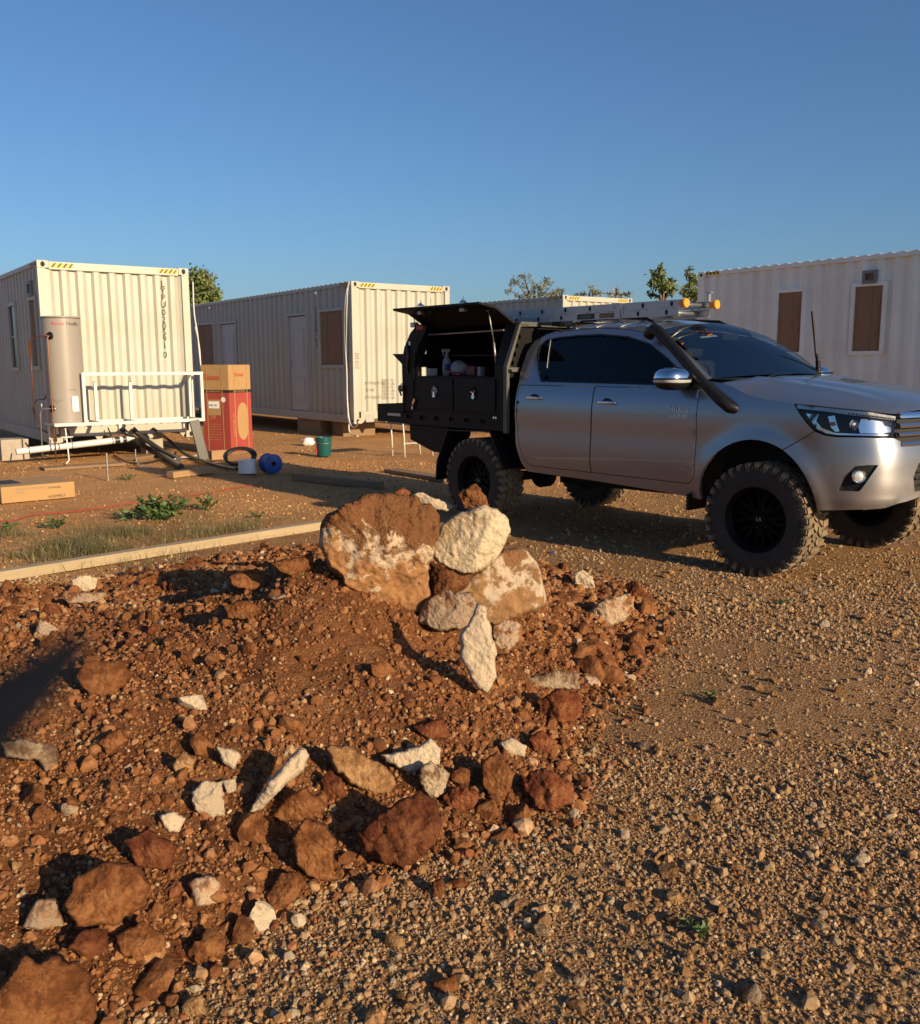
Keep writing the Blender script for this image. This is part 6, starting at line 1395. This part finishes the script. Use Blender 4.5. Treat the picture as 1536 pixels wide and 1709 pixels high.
 ([(1140, 1600), (1150, 1582), (1160, 1603), (1145, 1610)], 'tan_rock', 'upright tan chip beside the dead weed', .5, 0, 'stone'),
 ([(720, 1640), (760, 1625), (770, 1650), (735, 1665)], 'brown_rock', 'flat brown stone at the bottom centre of the gravel', .5, 0, 'stone'),
 ([(470, 1690), (490, 1680), (506, 1688), (498, 1702), (476, 1703)], 'cream_rock', 'pale chip at the bottom edge of the gravel', .5, 0, 'stone'),
]
def boulder_mat(name, top, face, crust, zt, face_rough=1.):
    """dirt lying on the upward faces, crust showing in broken bands"""
    m, nt, b = nmat(name); v = coord(nt, 'Object'); g = nt.nodes.new('ShaderNodeNewGeometry'); s = nt.nodes.new('ShaderNodeSeparateXYZ'); nt.links.new(g.outputs['Normal'], s.inputs[0]); sp = nt.nodes.new('ShaderNodeSeparateXYZ'); nt.links.new(v, sp.inputs[0])
    n = noise(nt, v, 5, 8, .65, .5); n2 = noise(nt, v, 24, 6, .7)
    c = mix(nt, ramp(nt, n2, [(.35, (0, 0, 0)), (.65, (1, 1, 1))]), tuple(x * .68 for x in face), tuple(min(1, x * 1.25) for x in face))
    cr = ramp(nt, mth(nt, 'ADD', n, mth(nt, 'MULTIPLY', n2, .22)), [(.655, (0, 0, 0)), (.70, (1, 1, 1))]); c = mix(nt, cr, c, mix(nt, n2, tuple(x * .7 for x in crust), crust))
    hgt = mth(nt, 'ADD', mth(nt, 'MULTIPLY', sp.outputs[2], 3.2), mth(nt, 'MULTIPLY', mth(nt, 'SUBTRACT', n, .5), 2.2)); tp = ramp(nt, mth(nt, 'SUBTRACT', hgt, zt), [(.0, (0, 0, 0)), (.10, (1, 1, 1))])
    bandc = mth(nt, 'MULTIPLY', ramp(nt, mth(nt, 'ADD', mth(nt, 'SUBTRACT', hgt, zt), .5), [(.12, (0, 0, 0)), (.3, (1, 1, 1))]), ramp(nt, n2, [(.42, (0, 0, 0)), (.5, (1, 1, 1))])); c = mix(nt, bandc, c, mix(nt, n2, tuple(x * .75 for x in crust), crust))
    c = mix(nt, tp, c, mix(nt, n2, tuple(x * .7 for x in top), tuple(x * 1.3 for x in top)))
    nt.links.new(c, b.inputs['Base Color']); b.inputs['Roughness'].default_value = .95; b.inputs['Specular IOR Level'].default_value = .15
    bump(nt, b, mth(nt, 'ADD', noise(nt, v, 22, 8, .7), mth(nt, 'MULTIPLY', voro(nt, v, 60), mth(nt, 'MULTIPLY', tp, .6))), .8, .018); return m
M['boulder_a'] = boulder_mat('crusted_boulder', (.15, .066, .028), (.28, .14, .06), (.52, .40, .28), .27)
M['boulder_c'] = boulder_mat('tan_boulder', (.20, .10, .045), (.26, .145, .068), (.50, .40, .29), .50)
DIST.update({'low pale slab wedged between the big boulder and the fang-shaped stone': 4.52, 'brown soil lump packed beneath the cream boulder': 4.72, 'big brown boulder with pale crust atop the mound': 4.55, 'rounded tan boulder underneath the cream one': 4.85, 'smooth cream boulder perched between the two larger boulders': 4.72, 'rough brown clod sitting on the cream boulder': 4.86, 'thin pale slab behind the big crusted boulder': 4.95, 'small red clod on top edge of the big crusted boulder': 4.66})
SHORT = {}
for i, (pl, mm, lab, th_, pu, cat) in enumerate(ST):
    SHORT[lab] = np.array(pl).mean(0)
    stone(pl, M[mm], lab, th_, pu, i * 3 + 1, 1 if mm in ('cream_rock', 'boulder_c', 'boulder_a') else 0, .55, 'boulder' if cat == 'boulder' else ('soil_clod' if cat == 'clod' else 'stone'), 3 if mm in ('cream_rock', 'boulder_c') else 6, .5 if mm in ('cream_rock', 'boulder_c') else 1., cat)
# blue bottle cap on the rubble
p = hit(923, 924); mb = MB(); mb.lathe([(0, .018), (.017, .018), (.019, .014), (.019, 0)], 16); o = mb.build('bottle_cap', M['blue_plastic'], None, True, .6); o.location = p; o.rotation_euler = (.5, .3, 0); tag(o, 'blue plastic bottle cap lying on the right tail of the mound', 'bottle cap')

# ------------------------------------------------------------------ loose stones copied singly
def rock_mesh(seed, sub=3, cuts=9):
    bm = bmesh.new(); bmesh.ops.create_icosphere(bm, subdivisions=sub, radius=1); P = np.array([tuple(v.co) for v in bm.verts]); rg = np.random.default_rng(seed)
    for k in range(cuts):
        d = rg.normal(size=3); d /= np.linalg.norm(d); h = rg.uniform(.45, .8); t = P @ d; P = P - np.maximum(t - h, 0)[:, None] * d
    P = P * (1 + .10 * n3(P, 2.3, seed) + .09 * n3(P, 5., seed + 1) + .05 * n3(P, 11., seed + 2))[:, None] * rg.uniform(.7, 1.25, 3)
    for v, p in zip(bm.verts, P): v.co = p
    me = bpy.data.meshes.new('stone'); bm.to_mesh(me); bm.free(); me.polygons.foreach_set('use_smooth', [True] * len(me.polygons)); me.set_sharp_from_angle(angle=radians(32)); return me
RM = {}
for mm in ('brown_rock', 'red_rock', 'mixed_rock', 'white_rock', 'tan_rock', 'grey_rock'):
    RM[mm] = []
    for k in range(5): me = rock_mesh(hash(mm) % 97 * 0 + k * 7 + len(RM) * 31); me.materials.append(M[mm + '_small']); RM[mm].append(me)
COLN = {'brown_rock': 'brown', 'red_rock': 'dull red', 'mixed_rock': 'pale-crusted', 'white_rock': 'whitish', 'tan_rock': 'tan', 'grey_rock': 'grey'}
NICK = [('big brown boulder', 'big crusted boulder'), ('rounded tan boulder', 'rounded tan boulder'), ('tall pale fang', 'tall fang-shaped stone'), ('hollow reddish', 'hollow reddish stone'), ('pale upright stone', 'pale upright stone of the tail'), ('brown slab with pale', 'slab with pale lower edge'), ('grey-white slab', 'grey-white slab'), ('orange-red lumpy', 'orange-red lumpy stone'), ('big red stone at', 'big red stone'), ('dark maroon', 'dark maroon stone'), ('upright brown stone', 'upright brown stone'), ('large flat tan', 'large flat tan stone'), ('curved whitish', 'curved whitish stone'), ('long white shard', 'long white shard'), ('brown faceted', 'brown faceted stone'), ('brown egg', 'egg-shaped stone'), ('largest red lumpy', 'largest red lump'), ('brown wedge', 'wedge-shaped stone'), ('large smooth flat', 'smooth flat brown boulder'), ('big orange-brown', 'rough corner boulder'), ('cracked brown', 'cracked brown stone'), ('white-bottomed', 'white-bottomed stone'), ('blocky white', 'blocky white stone'), ('white triangular', 'white triangular stone'), ('brown five-sided', 'five-sided brown stone'), ('pale tapering', 'pale tapering slab'), ('flat brown slab half', 'half-buried slab'), ('brown rectangular', 'rectangular brown stone'), ('pinkish white stone', 'pinkish white stone'), ('squat brown', 'squat brown stone'), ('long dark slab', 'long dark slab'), ('red-brown stone above', 'red-brown stone'), ('speckled pinkish', 'speckled pinkish stone'), ('pale yellow stone on', 'pale yellow twin stones'), ('greyish ridged', 'greyish ridged stone'), ('layered grey-tan', 'layered grey-tan stone'), ('lone red', 'lone red stone'), ('lone whitish', 'lone whitish stone'), ('pale stone on gravel before', 'pale stone before the front wheel'), ('tan stone standing', 'standing tan stone'), ('flat brown stone at the bottom', 'flat bottom-centre stone')]
NK = [(nick, SHORT[lab]) for key, nick in NICK for lab in SHORT if lab.startswith(key)]
used_labels = {s[2] for s in ST}
def topx(P):
    d = np.asarray(P, float) - CAMO; x, y, z = d; dep = y * cp_ - z * sp_; u = y * sp_ + z * cp_; return np.array([768 + FPX * x / dep, 854.5 - FPX * u / dep])
def own_label(mm, P, s, place):
    q = topx(P); near = sorted(NK, key=lambda k: np.hypot(*(k[1] - q)))
    words = ['tiny', 'small', 'fist-sized']; sz = words[0] if s < .02 else (words[1] if s < .04 else words[2])
    for nick, c in near[:24]:
        dx, dy = q - c; rel = ('left of' if dx < 0 else 'right of') if abs(dx) > abs(dy) else ('behind' if dy < 0 else 'in front of'); r = np.hypot(dx, dy); w = 'close' if r < 55 else ('a short way' if r < 120 else 'well')
        lab = f'{sz} {COLN[mm]} stone {w} {rel} the {nick}'
        if lab not in used_labels: used_labels.add(lab); return lab, None
    return f'{sz} {COLN[mm]} stone among many on the {place}', f'{COLN[mm]} stones on the {place}'
def put(mm, x, y, s, sink, place):
    o = bpy.data.objects.new('stone', RM[mm][int(rng.integers(5))]); C.objects.link(o); z = float(terrain(x, y)); o.location = (x, y, z + s * (.55 - sink)); sc = s * rng.uniform(.7, 1.25, 3); o.scale = sc; o.rotation_euler = tuple(rng.uniform(0, 6.28, 3))
    lab, g = own_label(mm, (x, y, z), s, place); tag(o, lab, 'stone', 'loose stones on the ' + place)
cnt = 0
KC = np.array([np.array(s[0]).mean(0) for s in ST]); KR = np.array([np.ptp(np.array(s[0]), axis=0).max() / 2 for s in ST])
while cnt < 140:
    x, y = rng.uniform(-3.2, 1.25), rng.uniform(1.6, 7.6)
    if not pip([(x, y)], FOOT)[0] or abs(x) > .50 * y + .05: continue
    d = pdist([(x, y)], FOOT)[0]; edge = math.exp(-d / .25) if y < 6.2 else .3; right = 1. if x > .35 else 0.
    if rng.random() > .14 + .65 * edge + .4 * right: continue
    s = float(np.clip(rng.lognormal(math.log(.034 + .016 * edge), .38), .02, .068)) * (1 + .08 * (y - 3)); q = topx((x, y, float(terrain(x, y))))
    if (np.hypot(*(KC - q).T) < KR * .95 + s * FPX / y * .8).any(): continue
    mm = rng.choice(['brown_rock', 'red_rock', 'mixed_rock', 'white_rock'], p=[.81, .12, .055, .015]); put(mm, x, y, s, .38, 'mound'); cnt += 1
cnt = 0
while cnt < 88:
    y = 2.0 + 6 * rng.random() ** 1.6; x = rng.uniform(-.48 * y, .49 * y)
    if pip([(x, y)], FOOT)[0]: continue
    if (x < 0 and y > 5.2): continue
    put('tan_rock' if rng.random() < .82 else 'grey_rock', x, y, float(np.clip(rng.lognormal(math.log(.014 + .0019 * y), .38), .010, .036)), .3, 'gravel'); cnt += 1

# ------------------------------------------------------------------ gravel and crumbs (beyond counting)
def scatter(name, pts, scl, m, label, nvar=6, sub=1, amp=.9, freq=1.1, seed=1):
    me = bpy.data.meshes.new(name); me.vertices.add(len(pts)); me.vertices.foreach_set('co', np.asarray(pts, np.float32).ravel())
    a = me.attributes.new('scl', 'FLOAT_VECTOR', 'POINT'); rg = np.random.default_rng(seed); sv = scl[:, None] * rg.uniform(.65, 1.25, (len(pts), 3)); a.data.foreach_set('vector', sv.astype(np.float32).ravel())
    a = me.attributes.new('rot', 'FLOAT_VECTOR', 'POINT'); a.data.foreach_set('vector', rg.uniform(0, 6.283, (len(pts), 3)).astype(np.float32).ravel())
    me.materials.append(m); o = bpy.data.objects.new(name, me); C.objects.link(o)
    ng = bpy.data.node_groups.new(name, 'GeometryNodeTree'); ng.interface.new_socket('Geometry', in_out='INPUT', socket_type='NodeSocketGeometry'); ng.interface.new_socket('Geometry', in_out='OUTPUT', socket_type='NodeSocketGeometry')
    N = ng.nodes; Lk = ng.links; gi = N.new('NodeGroupInput'); go = N.new('NodeGroupOutput'); jn = N.new('GeometryNodeJoinGeometry')
    for k in range(nvar):
        ic = N.new('GeometryNodeMeshIcoSphere'); ic.inputs['Radius'].default_value = 1; ic.inputs['Subdivisions'].default_value = sub
        pos = N.new('GeometryNodeInputPosition'); ad = N.new('ShaderNodeVectorMath'); ad.operation = 'ADD'; ad.inputs[1].default_value = (k * 7.3 + seed, k * 3.1, k * 5.7); Lk.new(pos.outputs[0], ad.inputs[0])
        nz = N.new('ShaderNodeTexNoise'); nz.inputs['Scale'].default_value = freq; nz.inputs['Detail'].default_value = 1; Lk.new(ad.outputs[0], nz.inputs['Vector'])
        sb = N.new('ShaderNodeVectorMath'); sb.operation = 'SUBTRACT'; sb.inputs[1].default_value = (.5, .5, .5); Lk.new(nz.outputs['Color'], sb.inputs[0])
        ml = N.new('ShaderNodeVectorMath'); ml.operation = 'SCALE'; ml.inputs['Scale'].default_value = amp * 2; Lk.new(sb.outputs[0], ml.inputs[0])
        sp = N.new('GeometryNodeSetPosition'); Lk.new(ic.outputs[0], sp.inputs['Geometry']); Lk.new(ml.outputs[0], sp.inputs['Offset'])
        ss = N.new('GeometryNodeSetShadeSmooth'); ss.inputs['Shade Smooth'].default_value = False; Lk.new(sp.outputs[0], ss.inputs[0])
        sm = N.new('GeometryNodeSetMaterial'); sm.inputs['Material'].default_value = m; Lk.new(ss.outputs[0], sm.inputs['Geometry'])
        gt = N.new('GeometryNodeGeometryToInstance'); Lk.new(sm.outputs[0], gt.inputs[0]); Lk.new(gt.outputs[0], jn.inputs[0])
    iop = N.new('GeometryNodeInstanceOnPoints'); iop.inputs['Pick Instance'].default_value = True
    mp = N.new('GeometryNodeMeshToPoints'); Lk.new(gi.outputs[0], mp.inputs['Mesh']); Lk.new(mp.outputs[0], iop.inputs['Points']); Lk.new(jn.outputs[0], iop.inputs['Instance'])
    for at, sk in (('scl', 'Scale'), ('rot', 'Rotation')):
        na = N.new('GeometryNodeInputNamedAttribute'); na.data_type = 'FLOAT_VECTOR'; na.inputs['Name'].default_value = at
        if sk == 'Rotation': er = N.new('FunctionNodeEulerToRotation'); Lk.new(na.outputs[0], er.inputs[0]); Lk.new(er.outputs[0], iop.inputs[sk])
        else: Lk.new(na.outputs[0], iop.inputs[sk])
    Lk.new(iop.outputs[0], go.inputs[0]); md = o.modifiers.new('scatter', 'NODES'); md.node_group = ng
    return tag(o, label, kind='stuff')
def ring_pts(y0, y1, n, rg, wide=.74, pad=.5):
    y = np.sqrt(rg.uniform(y0 * y0, y1 * y1, n)); x = rg.uniform(-1, 1, n) * (wide * y + pad); return x, y
rg = np.random.default_rng(21); X = []; Y = []; Sx = []
for y0, y1, n, s0 in ((1.4, 3.6, 155000, .0036), (3.6, 7.5, 168000, .0047), (7.5, 15, 88000, .0068), (15, 24, 20000, .0095)):
    x, y = ring_pts(y0, y1, n, rg); k = rg.random(n) < np.clip(.46 + 1.1 * fbm(x * .7, y * .7, 3, 41) + .6 * fbm(x * 2.6, y * 2.6, 3, 42), .16, 1); x, y = x[k], y[k]
    s = np.clip(rg.lognormal(math.log(s0), .50, len(x)) * np.where(rg.random(len(x)) < .025, 2.0, 1.), .0018, .022); X.append(x); Y.append(y); Sx.append(s)
X, Y, Sx = map(np.concatenate, (X, Y, Sx)); inside = pip(np.stack([X, Y], 1), FOOT); k = ~inside | (rg.random(len(X)) < .12); X, Y, Sx = X[k], Y[k], Sx[k]
ar = Y * .8 - X * .55 + 1.5 * fbm(X * .5, Y * .5, 2, 45); fo = rg.random(len(X)) < np.clip((ar - 6.2) / 3.3, 0, 1); kp = ~fo | (rg.random(len(X)) < .72); X, Y, Sx, fo = X[kp], Y[kp], Sx[kp], fo[kp]; Sx = np.where(fo, Sx * .78, Sx); Z = terrain(X, Y) + Sx * .25
scatter('gravel', np.stack([X, Y, Z], 1)[~fo], Sx[~fo], M['gravel'], 'loose brown gravel over the front yard', 7, 1, .55, 1.0, 3)
scatter('gravel', np.stack([X, Y, Z], 1)[fo], Sx[fo], M['gravel_orange'], 'loose orange gravel over the yard by the cabins', 7, 1, .55, 1.0, 4)
n = 225000; x = rg.uniform(-4.7, 1.45, n); y = 1.3 + 6.6 * rg.random(n) ** 1.35; P = np.stack([x, y], 1); d = pdist(P, FOOT) * np.where(pip(P, FOOT), 1, -1)
k = (d > -.30 * rg.random(n) ** 2.5) & (np.abs(x) < .95 * y + .6) & (rg.random(n) < np.clip(.62 + .8 * fbm(x * 1.6, y * 1.6, 3, 51) + .5 * np.exp(-np.maximum(d, 0) / .3), .12, 1)); x, y, d = x[k], y[k], d[k]
s = np.clip(rg.lognormal(math.log(.0042), .54, len(x)) * (1 + .13 * (y - 2.5)), .0025, .036)
m = 9800; xb = rg.uniform(-4.7, 1.4, m); yb = 1.4 + 6.3 * rg.random(m) ** 1.2; P = np.stack([xb, yb], 1); db = pdist(P, FOOT) * np.where(pip(P, FOOT), 1, -1)
w = .05 + .62 * np.exp(-np.maximum(db, 0) / .30) + .16 * (fbm(xb * 1.3, yb * 1.3, 3, 71) > .12) + .35 * ((xb > .45) & (yb > 3.6)) + .3 * (yb + xb * -.2 > 5.6)
k = (db > -.10) & (np.abs(xb) < .95 * yb + .6) & (rg.random(m) < w); xb, yb = xb[k], yb[k]; sb = np.clip(rg.lognormal(math.log(.0155), .40, len(xb)) * (1 + .08 * (yb - 2.5)), .008, .030)
x, y, s = np.r_[x, xb], np.r_[y, yb], np.r_[s, sb]
scatter('soil_crumbs', np.stack([x, y, terrain(x, y) + s * .2], 1), s, M['clods'], 'crumbs and clods of red-brown soil on the mound', 8, 2, .7, 1.3, 9)

# ------------------------------------------------------------------ plants
def leaf_mesh(name, P, D, size, m, parent=None, asp=.45, tint=None, rg=rng, up=.0):
    """diamond leaves at P pointing along D"""
    n = len(P); D = D / (np.linalg.norm(D, axis=1)[:, None] + 1e-9); r = rg.normal(size=(n, 3)); S_ = np.cross(D, r); S_ /= np.linalg.norm(S_, axis=1)[:, None] + 1e-9; Nn = np.cross(D, S_); s = np.asarray(size).reshape(-1, 1) * np.ones((n, 1))
    V = np.stack([P, P + D * s * .5 + S_ * s * asp * .5 + Nn * s * .06, P + D * s, P + D * s * .5 - S_ * s * asp * .5 + Nn * s * .06], 1).reshape(-1, 3)
    F = np.arange(4 * n).reshape(n, 4); o = np_mesh(name, V, F, m, False, parent); a = o.data.attributes.new('tint', 'FLOAT', 'POINT'); t = rg.random(n) if tint is None else tint; a.data.foreach_set('value', np.repeat(t, 4).astype(np.float32)); return o
def tree(name, label, base, clumps, nleaf, size, m, limbs=True, group='trees beyond the cabins', seed=1, asp=.5):
    rg = np.random.default_rng(seed); t = thing(name, label, 'tree', base, 0, group)
    P = []; T = []
    for cx, cy, cz, rx, ry, rz in clumps:
        k = max(20, int(nleaf * rx * rz)); sub = rg.normal(size=(max(4, k // 16), 3)); sub = sub / np.linalg.norm(sub, axis=1)[:, None] * rg.random((len(sub), 1)) ** .45
        q = sub[rg.integers(len(sub), size=k)] + rg.normal(size=(k, 3)) * .15; P.append(np.array([cx, cy, cz]) + q * np.array([rx, ry, rz])); T.append(np.clip(.45 + .35 * rg.normal(size=k), 0, 1))
    P = np.concatenate(P); T = np.concatenate(T); D = rg.normal(size=P.shape) + np.array([0, 0, -.25]); leaf_mesh('crown', P, D, size * rg.uniform(.6, 1.3, len(P)), m, t, asp, T, rg)
    mb = MB(); zmid = min(c[2] - c[5] for c in clumps); top = (np.mean([c[0] for c in clumps]), np.mean([c[1] for c in clumps]), np.mean([c[2] for c in clumps]))
    mb.tube([(0, 0, -.1), (top[0] * .3, top[1] * .3, zmid * .6), (top[0] * .8, top[1] * .8, zmid), top], [.13, .10, .075, .03], 8)
    for cx, cy, cz, rx, ry, rz in clumps: mb.tube([(top[0] * .7, top[1] * .7, zmid * .9), ((top[0] + cx) / 2, (top[1] + cy) / 2, (zmid + cz) / 2 - .1), (cx, cy, cz + rz * .3)], [.05, .035, .01], 6)
    for k in range(14):
        c = clumps[rg.integers(len(clumps))]; a = rg.normal(size=3) * .7; mb.tube([(c[0], c[1], c[2]), (c[0] + a[0] * c[3], c[1] + a[1] * c[4], c[2] + abs(a[2]) * c[5] * .8)], [.02, .006], 5)
    mb.build('trunk', M['bark'], t, True); return t
def T_(px, py, Y): return dp(px, py, Y)
def clumpspx(Y, base, items):
    out = []
    for px, py, rx, rz in items: q = T_(px, py, Y); f = Y / FPX; out.append((q[0] - base[0], rng.uniform(-.3, .3), q[2], rx * f, rx * f * .9, rz * f))
    return out
Y = 30.; b = (T_(335, 600, Y)[0], Y, 0); tree('leafy_tree', 'dense green tree rising behind the heater cabin', b, clumpspx(Y, b, [(325, 470, 22, 22), (345, 490, 22, 18), (338, 465, 16, 14), (355, 495, 16, 12), (318, 500, 25, 18), (335, 510, 28, 16)]), 4200, .135, M['leaf_green'], seed=3)
Y = 40.; b = (T_(890, 600, Y)[0], Y, 0); tree('sparse_tree', 'sparse olive gum tree behind the ute lid', b, clumpspx(Y, b, [(862, 470, 13, 10), (875, 463, 14, 8), (892, 480, 18, 12), (912, 472, 14, 10), (850, 485, 9, 7), (880, 492, 22, 9), (925, 490, 14, 10), (935, 484, 9, 8), (905, 490, 18, 10)]), 1500, .13, M['leaf_olive'], seed=5, asp=.35)
Y = 32.; b = (T_(1106, 600, Y)[0], Y, 0); tree('young_tree', 'bright upright young tree above the ladder', b, clumpspx(Y, b, [(1104, 458, 15, 15), (1108, 478, 22, 12), (1098, 472, 16, 10), (1118, 486, 16, 10), (1104, 492, 18, 8), (1106, 447, 7, 7)]), 2800, .135, M['leaf_green'], seed=7)
Y = 34.; b = (T_(1158, 600, Y)[0], Y, 0); tree('young_tree', 'darker young tree half hidden by the shaded cabin', b, clumpspx(Y, b, [(1152, 455, 10, 8), (1162, 470, 13, 12), (1148, 486, 15, 10), (1160, 493, 16, 10), (1172, 485, 12, 12)]), 2800, .135, M['leaf_green'], seed=9)
for i, (px, py, lab) in enumerate(((985, 487, 'thin bush top showing over the cabin behind the ladder, leftmost of two'), (1030, 488, 'thin bush top by the right end of the cabin behind the ladder'))):
    Y = 46.; b = (T_(px, 600, Y)[0], Y, 0); tree('bush', lab, b, clumpspx(Y, b, [(px - 12, py + 4, 14, 5), (px + 8, py + 3, 18, 5), (px, py - 4, 5, 6)]), 1100, .15, M['leaf_olive'], seed=11 + i, group='bush tops beyond the cabins')
# weeds
def weed(label, px, py, r, h, n, seed, group='weeds on the soil'):
    rg = np.random.default_rng(seed); p = gp(px, py); t = thing('weed', label, 'weed', (p[0], p[1], 0), 0, group)
    P = []; D = []; mb = MB()
    for k in range(int(n / 14) + 2):
        a = rg.uniform(0, 2 * pi); l = rg.uniform(.2, 1.); tipx, tipy, tz = r * l * cos(a), r * l * sin(a) * .8, h * rg.uniform(.35, 1.) * (1.1 - .5 * l)
        mb.tube([(tipx * .25, tipy * .25, -.01), (tipx * .6, tipy * .6, tz * .6), (tipx, tipy, tz)], [.006, .004, .002], 5)
        for j in range(14): u = rg.uniform(.25, 1.05); P.append((tipx * (.25 + .75 * u) * 1., tipy * (.25 + .75 * u), tz * u)); q = rg.normal(size=3); q[2] = abs(q[2]) * .5; D.append(q)
    leaf_mesh('leaves', np.array(P), np.array(D), h * .20 * rg.uniform(.6, 1.4, len(P)) + .012, M['leaf_weed'], t, .5, None, rg); mb.build('stems', M['leaf_weed'], t)
weed('bushy green weed clump on the soil before the carton', 268, 866, .30, .30, 330, 1); weed('low green weed trailing left of the bushy clump', 215, 866, .28, .11, 130, 2); weed('small thin weed right of the bushy clump', 342, 850, .15, .20, 70, 3)
weed('flat green weed tuft left of the grass patch', 95, 880, .16, .12, 90, 4); weed('low weed tuft on the orange soil right of the grass', 432, 862, .15, .07, 60, 5); weed('flat green weed on the gravel before the ute', 1192, 1163, .09, .025, 36, 6); weed('low weed on the gravel near the front wheel', 1310, 1005, .10, .025, 36, 7); weed('dead-looking weed sprig in the front gravel', 1172, 1560, .07, .05, 22, 8); weed('low weed tuft by the timber offcut', 215, 800, .3, .07, 70, 10); weed('weed at the left edge below the flat carton', 8, 888, .2, .12, 90, 11)
# grass
rg = np.random.default_rng(77); P = []; H = []
for px, py, rr, n, hh in ((105, 915, .55, 2600, .09), (215, 892, .5, 2000, .085), (300, 885, .5, 2000, .09), (360, 880, .35, 1100, .09), (60, 925, .4, 1000, .08), (20, 890, .35, 900, .08), (170, 925, .5, 1300, .06), (280, 905, .6, 1300, .06), (330, 865, .6, 700, .06), (430, 870, .5, 300, .05), (130, 880, .7, 600, .05), (180, 940, .8, 500, .10)):
    c = gp(px, py); q = rg.normal(size=(n, 2)) * rr * .5; P.append(np.c_[c[0] + q[:, 0] * 1.3, c[1] + q[:, 1] * .8]); H.append(hh * 1.15 * rg.uniform(.4, 1.5, n))
P = np.concatenate(P); H = np.concatenate(H); k = (rg.random(len(P)) < np.clip(.45 + 1.5 * fbm(P[:, 0] * 3, P[:, 1] * 3, 3, 61) + .02, .03, .95)) & ~pip(P, FOOT); P, H = P[k], H[k]; n = len(P)
a = rg.uniform(0, 2 * pi, n); ln = rg.uniform(.3, 1.4, n); dx, dy = np.cos(a) * ln * H, np.sin(a) * ln * H; w = .0017; b2 = a + rg.uniform(-1, 1, n); wx, wy = -np.sin(b2) * w, np.cos(b2) * w; z0 = gz(P[:, 0], P[:, 1])
m_ = np.c_[P[:, 0] + dx * .4, P[:, 1] + dy * .4, z0 + H * .62]; W3 = np.c_[wx, wy, 0 * wx]; b0 = np.c_[P, z0 - .004]
V = np.stack([b0 - W3, b0 + W3, m_ + W3 * .7, m_ - W3 * .7, np.c_[P[:, 0] + dx, P[:, 1] + dy, z0 + H * rg.uniform(.5, .95, n)]], 1).reshape(-1, 3)
i5 = np.arange(n)[:, None] * 5; F = np.concatenate([i5 + np.array([[0, 1, 2]]), i5 + np.array([[0, 2, 3]]), i5 + np.array([[3, 2, 4]])])
o = np_mesh('grass', V, F, M['grass'], False); at = o.data.attributes.new('tint', 'FLOAT', 'POINT'); at.data.foreach_set('value', np.repeat(np.clip(.55 + .5 * fbm(P[:, 0] * 2, P[:, 1] * 2, 2, 63) * 1.8 + .25 * rg.normal(size=n), 0, 1), 5).astype(np.float32)); tag(o, 'patchy dry grass on the soil', kind='stuff')
n = 900; y = 1.8 + 8 * rg.random(n) ** 1.5; x = rg.uniform(-.6, .6, n) * y; L_ = rg.uniform(.02, .12, n) * (1 + .05 * y); a = rg.uniform(0, pi, n); z = terrain(x, y) + .010; w = .0012
V = np.stack([np.c_[x - np.sin(a) * w, y + np.cos(a) * w, z], np.c_[x + np.sin(a) * w, y - np.cos(a) * w, z], np.c_[x + np.cos(a) * L_, y + np.sin(a) * L_, z + rg.uniform(0, .02, n)]], 1).reshape(-1, 3)
o = np_mesh('dry_straw', V, np.arange(3 * n).reshape(n, 3), M['grass'], False); at = o.data.attributes.new('tint', 'FLOAT', 'POINT'); at.data.foreach_set('value', np.full(3 * n, .95, np.float32)); tag(o, 'dry straw stalks lying on the gravel', kind='stuff')
# dark slender stick of unknown kind near the lens, stem added to the ground
pts = [dp(160, 1046, .074), dp(122, 1082, .072), dp(72, 1126, .070), dp(0, 1186, .068), dp(-90, 1262, .066)]
d = pts[-1] - pts[-2]; d /= np.linalg.norm(d); q = pts[-1]; pts += [q + d * .12 + np.array([0, -.02, 0]), q + d * .5 + np.array([0, -.08, -.05]), np.array([-1.2, -.25, -.06])]
pts = [np.array(p, float) for p in pts]; base = Vector(pts[-1]); mb = MB(); mb.tube([Vector(p) - base for p in pts], [.0003, .0012, .0020, .0026, .0030, .0040, .0055, .007], 12); M['stick'] = pmat('dark_stick', (.006, .0075, .012), .95, spec=0., wear=.3)
o = mb.build('dark_stick', M['stick'], None, True); o.location = base; tag(o, 'dark tapering stick blurred close to the camera at the left edge', 'stick')
